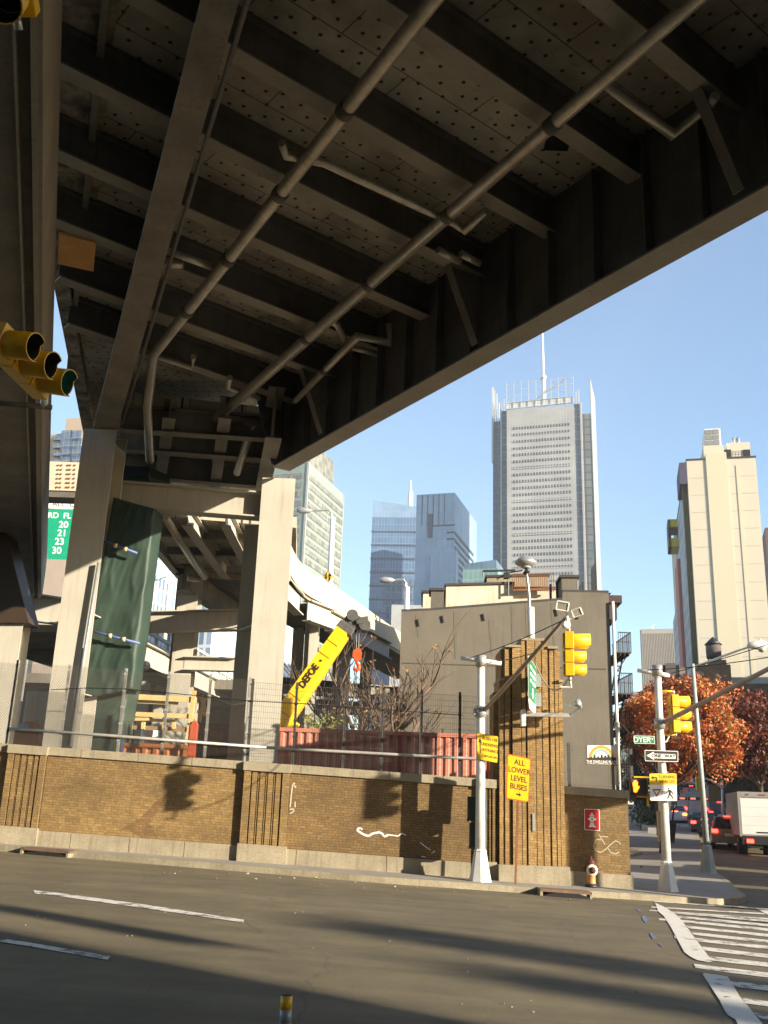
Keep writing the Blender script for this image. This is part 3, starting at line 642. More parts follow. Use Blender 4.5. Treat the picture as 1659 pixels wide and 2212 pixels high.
c0, c1 = yv(-8,1343,YP+.2), yv(50,1343,YP+.2); m = MB(); zb = zg(c0.x,YP); m.box(c0.x, c1.x, YP+.2, YP+.25, zb, c0.z); m.box((c0.x+c1.x)/2-.04,(c0.x+c1.x)/2+.04,YP+.25,YP+1.,zb,c0.z); m.box(c0.x,c1.x,YP+1.,YP+1.05,zb,c0.z); m.build('column', STEEL, t5)
a, b = yv(60,1385,46), yv(230,1440,46); MB().ibeam(a, b, 1.6, .6, .06, .04).build('cross_beam', STEELD, t5)
a, b = yv(60,1310,46), yv(190,1330,46); MB().ibeam(a, b, 1.3, .6, .06, .04).build('cross_beam', STEEL, t5)
# riveted concrete-coloured beam and overhead sign in the gap
t = thing('bridge_beam', 'pale bolted cross beam glimpsed between the left viaduct and the column', 'bridge beam', tuple(yv(140,1060,46)))
a, b = yv(60,995,46), yv(230,1006,46); hh = yv(140,998,46).z-yv(140,1060,46).z
bm = MB().box(a.x, b.x, 46, 46.6, a.z-hh, a.z).build('beam_face', PARC, t)
m = MB()
for i, fx in enumerate((126,133,147,152,162)):
    for k in range(6): p = yv(fx-k*.6, 1005+k*9.5, 45.98); m.tube([p, p+V((0,-.03,0))], .05, 6)
m.build('bolts', RUST, t)
a, b = yv(60,1062,46), yv(230,1070,46); MB().box(a.x, b.x, 45.7, 46.8, a.z-.32, a.z-.05).build('lower_chord', DKSTEEL, t)
# ---------------------------------------------------------------- signs
def bil(c, a, b): return (c[0]*(1-a)+c[1]*a)*(1-b)+(c[3]*(1-a)+c[2]*a)*b     # c: TL TR BR BL, b down
class Sign:
    def __init__(s, corners, Y):
        Y = Y if isinstance(Y, (list, tuple)) else [Y]*4
        s.c = [yv(x, y, yy) for (x, y), yy in zip(corners, Y)]
        s.u = (s.c[1]-s.c[0]+s.c[2]-s.c[3]).normalized(); s.up = (s.c[0]-s.c[3]+s.c[1]-s.c[2]).normalized()
        s.n = s.u.cross(s.up).normalized()
        s.w = (s.c[1]-s.c[0]).length; s.h = (s.c[0]-s.c[3]).length
    def P(s, a, b, out=0.): return bil(s.c, a, b)+s.n*out
    def panel(s, name, mat, t, inset=0., r=.06, out=0., th=.012, box=(0,0,1,1)):
        ix, iy = inset/s.w, inset/s.h; a0, b0, a1, b1 = box[0]+ix, box[1]+iy, box[2]-ix, box[3]-iy; rx, ry = r/s.w, r/s.h; pts = []
        if r <= 0: pts = [s.P(a0,b0,out), s.P(a1,b0,out), s.P(a1,b1,out), s.P(a0,b1,out)]
        else:
            for cx, cy, th0 in ((a1-rx,b0+ry,0),(a0+rx,b0+ry,90),(a0+rx,b1-ry,180),(a1-rx,b1-ry,270)):
                for i in range(5): an = R(th0+90*i/4); pts.append(s.P(cx+rx*math.cos(an), cy-ry*math.sin(an), out))
        return MB().prism(pts, -s.n*th).build(name, mat, t)
    def text(s, st, a, b, size, mat, t, sx=1., align='CENTER', bold=0.): return text(st, size, s.P(a, b, .006), s.u, s.up, mat, t, sx=sx, align=align, bold=bold)
    def shape(s, name, poly, mat, t, out=.006): return MB().prism([s.P(a, b, out) for a, b in poly], -s.n*.003).build(name, mat, t)
def post_base(m, p, w=.56, h=.78, top=.26):
    m.lathe((p.x,p.y,p.z-.05), [(w/2*1.08,0),(w/2*1.06,.06),(w/2,.12),(top*.62,h),(top*.66,h+.02),(top*.5,h+.07)], 8, smooth=False); return m
LENSO = M('dark_lens', (.05,.04,.03), (.03,.03,.02), 5., .25)
LENSR = M('red_lens', (.16,.012,.01), (.12,.01,.01), 5., .25)
def signal(t, top, face, down=V((0,0,-1)), pitch=(.36,.36,.36), dia=(.31,.31,.31), lit=None, back=True):
    """three-section signal head; top = centre of the top edge of the housing, face = direction the lenses look"""
    face = V(face).normalized(); down = V(down).normalized(); side = down.cross(face).normalized(); z = 0.; hb = MB()
    for i in range(3):
        h = pitch[i]; w = dia[i]+.04; c = V(top)+down*(z+h/2); z += h
        q = [c+side*a*w/2+down*b*(h/2-.006) for a, b in ((-1,-1),(1,-1),(1,1),(-1,1))]
        hb.hexa([p-face*.11 for p in q], [p+face*.09 for p in q])
        q2 = [c+side*a*w*.42+down*b*h*.40 for a, b in ((-1,-1),(1,-1),(1,1),(-1,1))]; hb.hexa([p-face*.15 for p in q2], [p-face*.11 for p in q2])
        r = dia[i]/2; n = 20; vb = MB(); L = dia[i]*1.12
        for j in range(n+1):
            th = R(-35+250*j/n) if False else 2*math.pi*j/n
            d = side*math.cos(th)+(-down)*math.sin(th); l = L*(1. if math.sin(th) > -.6 else .82)
            vb.v += [c+face*.09+d*r, c+face*(.09+l)+d*r*1.04, c+face*(.09+l)+d*(r*1.04-.012), c+face*.09+d*(r-.012)]
        for j in range(n):
            for k in range(3): a = j*4+k; vb.f.append((a, a+1, a+5, a+4)); vb.sm.append(k != 1)
        vo = vb.build('visor', SIGNY, t, recalc=False); vo.data.materials.append(DARK)
        for q_ in vo.data.polygons:
            if q_.index % 3 == 2: q_.material_index = 1
        lm = LENSR if i == 0 else LENSO
        if lit == i: lm = EM('green_glow', (.02,.9,.42), 1.6, (.01,.2,.1))
        MB().lathe(c+face*.085, [(r*.96,0),(r*.9,.02),(r*.6,.045),(.001,.055)], 16, face).build('lens', lm, t)
    hb.build('housing', SIGNY, t, bevel=.012)
    MB().tube([V(top), V(top)-down*.14], .035, 8).build('hanger', GALV, t); e = V(top)+down*z; MB().tube([e, e+down*.1], .035, 8).build('lower_hanger', GALV, t)
    return e
# ---------------------------------------------------------------- signal pole with long mast arm (left)
b = G(1037, 1904, .146); zt = yv(1043, 1418, b.y).z
t = thing('signal_pole', 'grey-white signal pole in front of the ribbed pier, its mast arm rising to the right', 'signal pole', b)
post_base(MB(), b).build('base', POLEW, t)
m = MB(); m.tube([b+V((0,0,.6)), V((b.x,b.y,3.2)), V((b.x,b.y,zt))], [.135,.12,.105], 8); m.build('shaft', POLEW, t)
ar0 = yv(1044,1537,b.y); tip = yv(1226,1331,21.9)
am = MB(); am.tube([ar0+(tip-ar0)*k for k in (0,.5,1)], [.065,.055,.042], 10); am.build('mast_arm', M('brown_arm', (.30,.23,.17), (.22,.165,.12), 2., .5, metal=.2), t)
m = MB(); m.tube([V((b.x,b.y,ar0.z-.16)), V((b.x,b.y,ar0.z+.14))], .165, 10); m.box(b.x-.2,b.x+.2,b.y-.1,b.y+.1,ar0.z-.1,ar0.z+.06); m.build('arm_clamp', GALV, t)
cb0, cb1 = yv(995,1421,b.y), yv(1083,1433,b.y); m = MB(); m.tube([cb0, cb1], .06, 8); m.build('crossbar', POLEW, t)
m = MB(); m.tube([V((b.x,b.y,zt-.28)), V((b.x,b.y,zt+.02))], .15, 10); m.build('top_collar', GALV, t)
def wire(p, q, sag=.1, r=.014, n=10): return [p+(q-p)*(i/n)-V((0,0,sag*4*(i/n)*(1-i/n))) for i in range(n+1)]
tt = ar0+(tip-ar0)*.97
o = MB().tube(wire(cb0+V((.3,0,.02)), tt, .05), .013, 5).build('guy_wire', BLACK, t); o = MB().tube(wire(cb1-V((.3,0,-.02)), ar0+(tip-ar0)*.66, .03), .013, 5).build('guy_wire', BLACK, t)
# vehicle signal hanging at the tip
sg = thing('traffic_signal', 'yellow three-lens traffic signal hanging from the mast arm tip above the pier, facing right', 'traffic signal', tip)
sp_ = yv(1229,1366,21.9)
signal(sg, sp_, (1,-.12,0), pitch=(.40,.30,.30), dia=(.34,.25,.25))
m = MB(); m.tube([tip-V((.02,0,0)), V((sp_.x,sp_.y,sp_.z+.13))], .05, 8); m.lathe(V((sp_.x-.08,sp_.y,sp_.z+.16)), [(.08,0),(.1,.05),(.06,.12)], 10, (0,-1,0)); m.build('bracket', POLEW, sg)
m = MB(); e = V((sp_.x,sp_.y,sp_.z-1.0)); m.tube([e+V((0,0,.05)), e+V((.02,0,-.24)), e+V((-.22,0,-.24))], .022, 6); m.build('lower_bracket', POLEW, sg)
o = MB().tube(wire(e+V((-.02,0,-.02)), yv(1157,1433,24.), .45, n=16), .016, 6).build('cable', M('cable_tan', (.4,.34,.25), None, 3., .6), sg)
# floodlights on the tip
GLASS = M('lamp_glass', (.42,.40,.33), (.30,.29,.25), 3., .15)
for cx, cy, w, h, rollz, lab in ((1215,1309,.27,.20,-.06,'rectangular floodlight on top of the mast arm tip, upright'), (1246,1323,.23,.19,.5,'tilted floodlight at the right of the mast arm tip')):
    c = yv(cx, cy, 21.8); f = thing('floodlight', lab, 'floodlight', c, group='floodlights on the mast arm')
    u = V((math.cos(rollz), .1, math.sin(rollz) if rollz > 0 else rollz)).normalized(); n_ = V((-.15,-.85,-.42)).normalized(); up = n_.cross(u); u = up.cross(n_)
    q = [c+u*a*w/2+up*b_*h/2 for a, b_ in ((-1,-1),(1,-1),(1,1),(-1,1))]
    MB().hexa([c+(p-c)*.7-n_*.14 for p in q], q).build('housing', GALV, f)
    MB().hexa([c+(p-c)*.84+n_*.004 for p in q], [c+(p-c)*.84+n_*.01 for p in q]).build('glass', GLASS, f)
    m = MB(); fr = [(p, q[(i+1)%4]) for i, p in enumerate(q)]
    for p, p2 in fr: m.beam(p, p2, .03, .03)
    m.tube([c-n_*.07-V((0,0,h*.4)), tip+V((0,0,.06)) if cx < 1230 else tip+V((.06,0,-.06))], .022, 6); m.build('bezel', POLEW, f)
# signs and boxes on that pole
s = Sign([(1029,1583),(1077,1590),(1075,1649),(1031,1640)], b.y-.16)
t = thing('road_sign', 'yellow rectangular bus entrance sign with an up arrow, bolted to the signal pole', 'road sign', s.c[3])
s.panel('panel', BLACK, t, 0, .03, 0); s.panel('face', SIGY, t, .012, .03, .003)
for st, b_, sz in (('BUSES USE',.17,.115),('UNDERPASS',.39,.115),('ENTRANCE',.60,.115),('1 AM-5:45 AM',.82,.085)): s.text(st, .62 if b_ < .8 else .6, b_, sz, BLACK, t, sx=.78)
s.shape('arrow', [(.16,.16),(.24,.34),(.185,.34),(.185,.74),(.135,.74),(.135,.34),(.08,.34)], BLACK, t)
for y0, y1, x0, x1, lab in ((1720,1774,1011,1052,'upper dark green pedestrian signal box behind the signal pole'),(1778,1832,1015,1051,'lower dark pedestrian signal box behind the signal pole')):
    a = yv(x0, y0, b.y+.2); c = yv(x1, y1, b.y+.2); m = thing('pedestrian_signal', lab, 'pedestrian signal', (a.x, b.y+.2, c.z), group='signal boxes behind the pole')
    MB().box(a.x, c.x, b.y+.2, b.y+.42, c.z, a.z).build('housing', M('dark_green_paint', (.012,.035,.028), (.008,.022,.018), 4., .5), m, bevel=.02)
    q = MB(); q.box(a.x-.02, a.x+.03, b.y+.16, b.y+.3, c.z-.02, c.z+.05); q.box(b.x-.05, b.x+.05, b.y+.05, b.y+.2, (a.z+c.z)/2-.05, (a.z+c.z)/2+.05); q.build('bracket', BLACK, m)
# ALL LOWER LEVEL BUSES sign on its own post
pb = G(1113, 1910, .146); s = Sign([(1096,1628),(1147,1639),(1142,1733),(1093,1725)], pb.y-.03)
t = thing('road_sign', 'bright orange-bordered sign reading all lower level buses, on a thin rusty post', 'road sign', pb)
m = MB(); e = yv(1121,1640,pb.y); m.beam(pb-V((0,0,.1)), e, .055, .035, (0,1,0)); m.build('post', RUST, t)
s.panel('border', SIGRO, t, 0, .06, 0); s.panel('face', SIGO, t, .022, .05, .004)
MB().prism([s.P(a, b_, .0045) for a, b_ in ((.06,.03),(.94,.03),(.94,.034),(.06,.034))], -s.n*.001).build('edge_line', SIGRO, t)
for st, b_ in (('ALL',.15),('LOWER',.335),('LEVEL',.52),('BUSES',.705)): s.text(st, .53, b_, .20, BLACK, t, sx=.86, bold=.003)
s.shape('arrow', [(.44,.845),(.56,.85),(.56,.815),(.66,.87),(.56,.915),(.56,.885),(.44,.88)], BLACK, t)
# green sign standing out from the pier
s = Sign([(1141,1415),(1159,1443),(1159,1527),(1142,1508)], [26.45,27.5,27.5,26.45])
t = thing('road_sign', 'green guide sign standing edge-on out of the ribbed pier, above a white panel', 'road sign', s.c[2])
s.panel('panel', M('sign_edge', (.6,.6,.55), None, 3., .5), t, 0, .05, -.002); s.panel('face', SIGG, t, .025, .05, .004)
for b_, a0, a1 in ((.16,.2,.42),(.17,.5,.82),(.33,.2,.78),(.49,.2,.4),(.50,.5,.8)): s.shape('legend', [(a0,b_),(a1,b_),(a1,b_+.07),(a0,b_+.07)], SIGW, t)
s.shape('arrow', [(.5,.92),(.36,.80),(.45,.80),(.45,.66),(.55,.66),(.55,.80),(.64,.80)], SIGW, t)
s2 = Sign([(1142,1509),(1158,1528),(1156,1544),(1144,1530)], [26.45,27.5,27.5,26.45]); s2.panel('lower_panel', SIGW, t, 0, .03, 0)
m = MB()
for y in (1470,1512): p = yv(1163,y,27.5); m.box(p.x-.1,p.x+.08,27.45,27.7,p.z-.18,p.z+.18)
m.build('mounting_plates', GALV, t)
t = thing('light_bracket', 'grey steel arm bracketed to the pier, carrying a small lamp to the right', 'bracket', tuple(yv(1128,1542,27.3)))
a, b2, c, d = yv(1126,1543,27.2), yv(1232,1545,27.2), yv(1256,1527,27.0), yv(1216,1523,27.5)
m = MB(); m.beam(a, b2, .05, .1); m.beam(b2, c, .05, .07); m.beam(d, c, .06, .06); m.build('arm', GALV, t)
p = yv(1131,1549,27.15); MB().box(p.x-.06,p.x+.06,27.1,27.4,p.z-.24,p.z+.2).build('plate', POLEW, t)
MB().lathe(c+V((-.12,0,.0)), [(.1,0),(.14,.05),(.10,.14),(.03,.22)], 12, (0.2,0,1)).build('lamp', GALV, t)
# tall lamp rising from the pier
t = thing('street_lamp', 'tall thin lamp with a domed disc head rising above the pier', 'street lamp', tuple(yv(1148,1420,28.5)))
p0, p1 = yv(1148,1425,28.5), yv(1146,1312,28.5); MB().tube([p0, p1], .11, 10).build('conduit_sleeve', POLEW, t)
m = MB(); m.tube([yv(*q, 28.5) for q in ((1143,1425),(1143,1330),(1143,1292),(1141,1268),(1138,1245),(1136,1228))], [.06,.055,.05,.045,.04,.035], 8); m.build('stem', GALV, t)
p = yv(1135.5,1226,28.5); MB().lathe(p, [(.05,0),(.18,.03),(.33,.12),(.335,.17),(.30,.21),(.2,.30),(.08,.36),(.01,.37)], 24).build('lamp_head', GALV, t)
MB().lathe(p+V((0,0,.02)), [(.02,-.05),(.12,-.04),(.17,0)], 16).build('lamp_glass', GLASS, t)
q = yv(1132,1240,28.45); m = MB(); m.tube([q, q+V((.1,0,.12)), q+V((.16,0,.05))], .05, 8); m.build('photocell', BLACK, t)
# ---------------------------------------------------------------- corner signal pole (right)
b = G(1443, 1926, .146); Yo = b.y; zt = yv(1421, 1440, Yo).z
t = thing('signal_pole', 'grey-white corner signal pole by the crosswalk, carrying the one way and turning signs', 'signal pole', b)
post_base(MB(), b).build('base', POLEW, t)
m = MB(); m.tube([b+V((0,0,.6)), V((b.x,b.y,3.2)), V((b.x,b.y,zt))], [.135,.12,.105], 8); m.build('shaft', POLEW, t)
MB().prism([b+V((-.19,-.02,1.3)), b+V((-.1,-.02,1.3)), b+V((-.1,-.02,2.1)), b+V((-.19,-.02,2.1))], (0,.12,0)).build('push_button_box', M('tan_box', (.5,.38,.22), None, 3., .6), t)
ar0 = yv(1429,1563,Yo); tip2 = V((11.9,20.6,6.95))
MB().tube([ar0, ar0+(tip2-ar0)*.5, tip2], [.07,.06,.045], 10).build('mast_arm', M('brown_arm_paint', (.32,.27,.23), (.24,.2,.17), 2., .5, metal=.2), t)
m = MB(); m.tube([V((b.x,b.y,ar0.z-.16)), V((b.x,b.y,ar0.z+.14))], .165, 10); m.build('arm_clamp', GALV, t)
cb0, cb1 = yv(1377,1448,Yo), yv(1446,1459,Yo); MB().tube([cb0, cb1], .06, 8).build('crossbar', POLEW, t)
m = MB(); m.tube([V((b.x,b.y,zt-.28)), V((b.x,b.y,zt+.04))], .15, 10); m.build('top_collar', GALV, t)
MB().tube(wire(cb1-V((.15,0,0)), ar0+(tip2-ar0)*.97, .08), .013, 5).build('guy_wire', BLACK, t)
MB().tube(wire(cb0+V((.3,0,.02)), ar0+(tip2-ar0)*.6, .08), .013, 5).build('guy_wire', BLACK, t)
m = MB(); m.tube([ar0+V((.15,0,-.0)), ar0+V((.25,0,-.25)), ar0+V((.12,0,-.5)), ar0+V((-.05,0,-.55))], .02, 6); m.build('cable_loop', POLEW, t)
sg = thing('traffic_signal', 'yellow three-lens traffic signal bracketed to the side of the corner pole, facing right', 'traffic signal', tuple(yv(1452,1580,Yo)))
tp = yv(1455,1501,Yo-.05); e = signal(sg, tp, (1,.05,0), pitch=(.36,.36,.36), dia=(.31,.31,.31))
m = MB(); m.tube([V((b.x,b.y,tp.z+.1)), V((tp.x,tp.y,tp.z+.1))], .03, 8); m.tube([V((b.x,b.y,e.z-.05)), V((e.x,e.y,e.z-.05))], .03, 8); m.build('bracket', SIGNY, sg)
sg = thing('traffic_signal', 'yellow three-lens signal hanging from the far end of the corner pole arm', 'traffic signal', tip2)
signal(sg, tip2-V((0,0,.3)), (1,.05,0)); MB().tube([tip2, tip2-V((0,0,.3))], .04, 8).build('bracket', POLEW, sg)
s = Sign([(1369,1589),(1414,1590),(1415,1607),(1370,1606)], Yo-.2); t = thing('street_name_sign', 'small green street name sign reading Dyer Av on the corner pole', 'street sign', s.c[3])
s.panel('panel', SIGW, t, 0, .02, 0); s.panel('face', SIGG, t, .012, .02, .003); s.text('DYER', .38, .53, .20, SIGW, t, sx=1.0, bold=.003); s.text('AV', .83, .38, .11, SIGW, t)
s = Sign([(1392.5,1620),(1465,1622.5),(1465,1646),(1393.5,1644)], Yo-.2); t = thing('road_sign', 'black and white one way sign with a left-pointing arrow on the corner pole', 'road sign', s.c[3])
s.panel('border', SIGW, t, 0, .025, 0); s.panel('face', BLACK, t, .016, .02, .003)
s.shape('arrow', [(.05,.5),(.28,.12),(.26,.30),(.92,.30),(.92,.72),(.26,.72),(.28,.88)], SIGW, t, .005)
text('ONE  WAY', .135, s.P(.56,.51,.009), s.u, s.up, BLACK, t, sx=1.0, bold=.003)
s = Sign([(1402,1670.5),(1462,1670),(1463,1731),(1403.5,1730)], Yo-.22); t = thing('road_sign', 'turning vehicles yield to pedestrians sign, yellow over white, on the corner pole', 'road sign', s.c[3])
s.panel('border', BLACK, t, 0, .03, 0); s.panel('face', SIGW, t, .01, .03, .003); s.panel('yellow_panel', SIGY, t, .012, .02, .004, box=(0,0,1,.43))
s.text('TURNING', .645, .14, .115, BLACK, t, sx=.95); s.text('VEHICLES', .64, .31, .115, BLACK, t, sx=.88); s.text('TO', .53, .70, .115, BLACK, t)
s.shape('arrow', [(.06,.16),(.15,.09),(.15,.135),(.28,.135),(.28,.30),(.235,.30),(.235,.185),(.15,.185),(.15,.23)], BLACK, t)
s.shape('yield_triangle', [(.10,.57),(.42,.57),(.26,.86)], SIGR, t, .005); s.shape('yield_centre', [(.17,.62),(.35,.62),(.26,.77)], SIGW, t, .008)
s.shape('walker_head', [(.695+.03*math.cos(i*.785),.545+.028*math.sin(i*.785)) for i in range(8)], BLACK, t)
s.shape('walker', [(.69,.58),(.76,.60),(.83,.67),(.86,.76),(.83,.77),(.80,.70),(.77,.68),(.77,.74),(.82,.82),(.88,.90),(.84,.92),(.76,.82),(.73,.78),(.71,.86),(.66,.92),(.62,.90),(.67,.83),(.69,.73),(.69,.66),(.65,.70),(.58,.72),(.57,.69),(.63,.67)], BLACK, t)
a, c = yv(1362,1682,Yo-.05), yv(1399,1716.5,Yo-.05)
t = thing('pedestrian_signal', 'pedestrian signal with a lit orange hand at the left of the corner pole', 'pedestrian signal', (a.x, Yo-.05, c.z))
MB().box(a.x, c.x, Yo-.05, Yo+.18, c.z, a.z).build('housing', M('black_brown_housing', (.045,.03,.022), (.03,.02,.015), 4., .5), t, bevel=.02)
m = MB()
for z in (a.z+.05, c.z-.06): m.beam((a.x+.12, Yo+.06, z), (b.x, Yo+.06, z), .06, .05); 
m.beam((c.x+.03,Yo+.06,c.z-.3),(c.x+.03,Yo+.06,a.z+.05),.05,.05); m.build('bracket', SIGNY, t)
m = MB(); w = c.x-a.x; h = a.z-c.z; hx, hz = a.x+w*.25, c.z+h*.10
def fing(pts, r): 
    q = [V((hx+px*w, Yo-.058, hz+pz*h)) for px, pz in pts]; m.tube(q, r, 6)
for pts, r in (([(-.08,.40),(-.10,.66)],.022),([(-.02,.40),(-.03,.78)],.024),([(.05,.40),(.05,.80)],.024),([(.12,.40),(.14,.70)],.022),([(.12,.18),(.21,.34),(.23,.44)],.022)): fing(pts, r)
m.prism([V((hx+px*w, Yo-.065, hz+pz*h)) for px, pz in ((-.10,.10),(-.04,.02),(.08,.02),(.15,.14),(.15,.42),(-.10,.42))], (0,.012,0)); m.build('lit_hand', EM('hand_glow', (1.,.16,.008), 2.3), t)
# ---------------------------------------------------------------- lamp post on the side street
b = G(1530, 1886, .146); t = thing('street_lamp', 'tall grey-green lamp post on the side-street pavement with a long curved arm', 'street lamp', b)
GRN = M('grey_green_paint', (.33,.37,.34), (.25,.28,.26), 3., .5, bmp=.05)
m = MB(); post_base(m, b, .62, 1.0, .3); m.build('base', GRN, t); tp = yv(1496,1434,b.y)
MB().tube([b+V((0,0,.9)), V((tp.x,tp.y,tp.z))], [.12,.075], 10).build('shaft', GRN, t)
ap = [yv(x, y, b.y+d) for x, y, d in ((1496,1442,0),(1530,1430,0),(1560,1418,-.3),(1590,1407,-.6),(1620,1397,-1))]
MB().tube(ap, [.05,.05,.045,.04,.04], 8).build('arm', POLEW, t)
c = yv(1637,1395,b.y-1.1); m = MB(); m.lathe(c-V((.42,0,-.0)), [(.05,0),(.13,.1),(.17,.3),(.19,.55),(.15,.72),(.05,.8)], 14, (1,-.06,.05)); m.build('lamp_head', POLEW, t)
m = MB(); m.lathe(c+V((.15,0,-.12)), [(.02,-.14),(.12,-.1),(.16,0)], 12); m.build('lamp_glass', GLASS, t); MB().lathe(c+V((.1,0,.16)), [(.06,0),(.05,.12)], 8).build('photocell', POLEW, t)
# ---------------------------------------------------------------- hydrant and its sign
b = G(1277, 1911, .146); b.y = YH-.55; b.x = yv(1277,1900,b.y).x; b.z = zg(b.x,b.y)+.146
HRED = M('hydrant_dark_red', (.085,.022,.016), (.05,.014,.012), 8., .5, bmp=.1); HYEL = M('hydrant_orange', (.50,.25,.07), (.36,.16,.045), 6., .5, bmp=.1); 
t = thing('fire_hydrant', 'dark red and worn orange fire hydrant with a cream outlet ring at the wall end', 'hydrant', b)
MB().lathe(b, [(.16,0),(.17,.05),(.13,.07),(.12,.1)], 16).build('base', M('hydrant_black', (.02,.02,.022), None, 5., .5), t)
MB().lathe(b, [(.12,.08),(.125,.12),(.115,.16),(.115,.40),(.135,.42)], 18).build('barrel', HYEL, t)
MB().lathe(b, [(.135,.38),(.14,.45),(.135,.52),(.155,.53),(.155,.555),(.13,.58),(.105,.66),(.06,.72),(.04,.735),(.035,.78),(.02,.79)], 18).build('bonnet', HRED, t)
m = MB(); m.lathe(b+V((0,-.1,.44)), [(.14,0),(.15,.03),(.15,.07),(.1,.085)], 20, (0,-1,0)); m.build('outlet_ring', M('cream_paint', (.68,.62,.48), (.55,.48,.36), 6., .5), t)
m = MB(); m.lathe(b+V((0,-.17,.44)), [(.09,0),(.085,.05),(.03,.06),(.03,.1)], 14, (0,-1,0)); m.build('outlet_cap', HRED, t)
for sx in (-1, 1): MB().lathe(b+V((sx*.1,0,.46)), [(.06,0),(.065,.06),(.06,.1),(.025,.11),(.025,.15)], 12, (sx,0,0)).build('side_cap', HRED, t)
s = Sign([(1262,1747),(1295,1748),(1296,1795),(1262.5,1793)], YH-.02); t = thing('wall_sign', 'red rectangular sign with a white hydrant picture on the corner brick wall', 'wall sign', s.c[3])
s.panel('border', SIGW, t, 0, .03, 0); s.panel('face', SIGR, t, .016, .025, .003)
s.shape('hydrant_cap', [(.5,.15),(.60,.28),(.40,.28)], SIGW, t); s.shape('hydrant_bonnet', [(.33,.29),(.67,.29),(.64,.35),(.36,.35)], SIGW, t)
s.shape('hydrant_body', [(.36,.37),(.64,.37),(.66,.42),(.80,.47),(.66,.53),(.62,.58),(.62,.60),(.38,.60),(.38,.58),(.34,.53),(.20,.47),(.34,.42)], SIGW, t)
s.shape('hydrant_dot', [(.5+.06*math.cos(i*.785), .475+.04*math.sin(i*.785)) for i in range(8)], SIGR, t, .008)
s.shape('hydrant_barrel', [(.37,.63),(.63,.63),(.65,.78),(.72,.80),(.72,.85),(.28,.85),(.28,.80),(.35,.78)], SIGW, t)
# ---------------------------------------------------------------- kerb inlets, bollard, litter
def inlet(x0, y0, x1, y1, lab):
    a, c = G(x0, y0, .1), G(x1, y1, .1); d = (c-a).normalized(); n_ = V((d.y,-d.x,0)); L = (c-a).length; z0 = lambda f: zg(*(a+d*L*f).xy)
    t = thing('storm_drain', lab, 'storm drain', (a.x, a.y, z0(0)), group='kerb storm drains'); k = lambda f, o, z: V(((a+d*L*f+n_*o).x, (a+d*L*f+n_*o).y, z0(f)+z))
    MB().hexa([k(0,.05,.10),k(1,.05,.10),k(1,-.5,.10),k(0,-.5,.10)],[k(0,.05,.165),k(1,.05,.165),k(1,-.5,.165),k(0,-.5,.165)]).build('iron_cover', M('rusty_iron', (.17,.10,.06), (.09,.055,.035), 5., .8, bmp=.3), t)
    MB().prism([k(f,.055,z) for f, z in ((.05,.005),(.14,.05),(.3,.085),(.55,.098),(.8,.085),(.93,.05),(.97,.005))], -n_*.02).build('opening', DARK, t)
    m = MB(); m.hexa([k(0,.05,0),k(.05,.05,0),k(.05,-.3,0),k(0,-.3,0)],[k(0,.05,.16),k(.05,.05,.16),k(.05,-.3,.16),k(0,-.3,.16)]); m.hexa([k(.96,.05,0),k(1,.05,0),k(1,-.3,0),k(.96,-.3,0)],[k(.96,.05,.16),k(1,.05,.16),k(1,-.3,.16),k(.96,-.3,.16)]); m.build('end_blocks', KERB, t)
inlet(46,1835,149,1844,'rusty iron kerb drain with a dark mouth at the far left of the road')
inlet(1166,1925,1278,1933,'iron kerb drain with an arched dark mouth below the pier and hydrant')
b = gz(611,2212,.0); bp = G(611, 2300); tp = yv(611, 2150, bp.y)
t = thing('delineator_post', 'short flexible yellow and grey banded post in the road at the bottom edge', 'bollard', (bp.x, bp.y, zg(bp.x, bp.y)))
zb = zg(bp.x, bp.y); hgt = tp.z-zb; r = .042
def ring(z0, z1, name, mat): MB().lathe((bp.x,bp.y,zb+hgt*z0), [(r,0),(r,hgt*(z1-z0))], 20).build(name, mat, t)
ring(0,.42,'lower_tube', SIGNY); ring(.421,.6,'lower_band', SIGNY); ring(.601,.80,'reflective_band', M('grey_reflector', (.30,.32,.34), None, 6., .4)); ring(.801,1.,'upper_band', SIGNY)
MB().lathe((bp.x,bp.y,zb+hgt), [(r*.98,.001),(r*.8,.002),(r*.6,-.02)], 20).build('open_top', DARK, t); MB().lathe((bp.x,bp.y,zb), [(.11,0),(.1,.03),(.05,.05)], 20).build('foot', BLACK, t)
# litter: paper scraps, leaves and bags along the kerb
FLECK = M('pale_fleck', (.38,.36,.31), (.28,.26,.22), 6., .8); PAPER = M('paper', (.70,.68,.62), (.5,.48,.42), 6., .8); LEAFD = M('dry_leaf', (.42,.26,.07), (.28,.16,.05), 8., .8)
def scrap(x, y, s, mat, lab, off=.0, name='paper_scrap', cat='litter'):
    g = G(x, y, off); m = MB(); n = 6; pts = [V((g.x+s*random.uniform(.5,1)*math.cos(i*1.047+random.random()*.4), g.y+s*.8*random.uniform(.5,1)*math.sin(i*1.047), g.z+.01+random.random()*s*.35)) for i in range(n)]
    m.add(pts+[V((g.x, g.y, g.z+s*.45)), V((g.x,g.y,g.z-.01))], [(i, (i+1)%n, 6) for i in range(n)]+[((i+1)%n, i, 7) for i in range(n)])
    o = m.build(name, mat, None); return tag(o, lab, cat, 'litter on the roadside')
for i in range(46):
    x = random.uniform(330, 1420); y = 1883+(x-330)*.057+random.uniform(-10, 12)
    scrap(x, y, random.uniform(.02,.055), random.choice([PAPER, LEAFD, LEAFD]), 'tiny scrap of paper or dry leaf in the gutter below the brick wall')
for i in range(34):
    scrap(random.uniform(20,1400), random.uniform(1950,2190), random.uniform(.009,.02), FLECK, 'pale fleck of litter lying on the open asphalt')
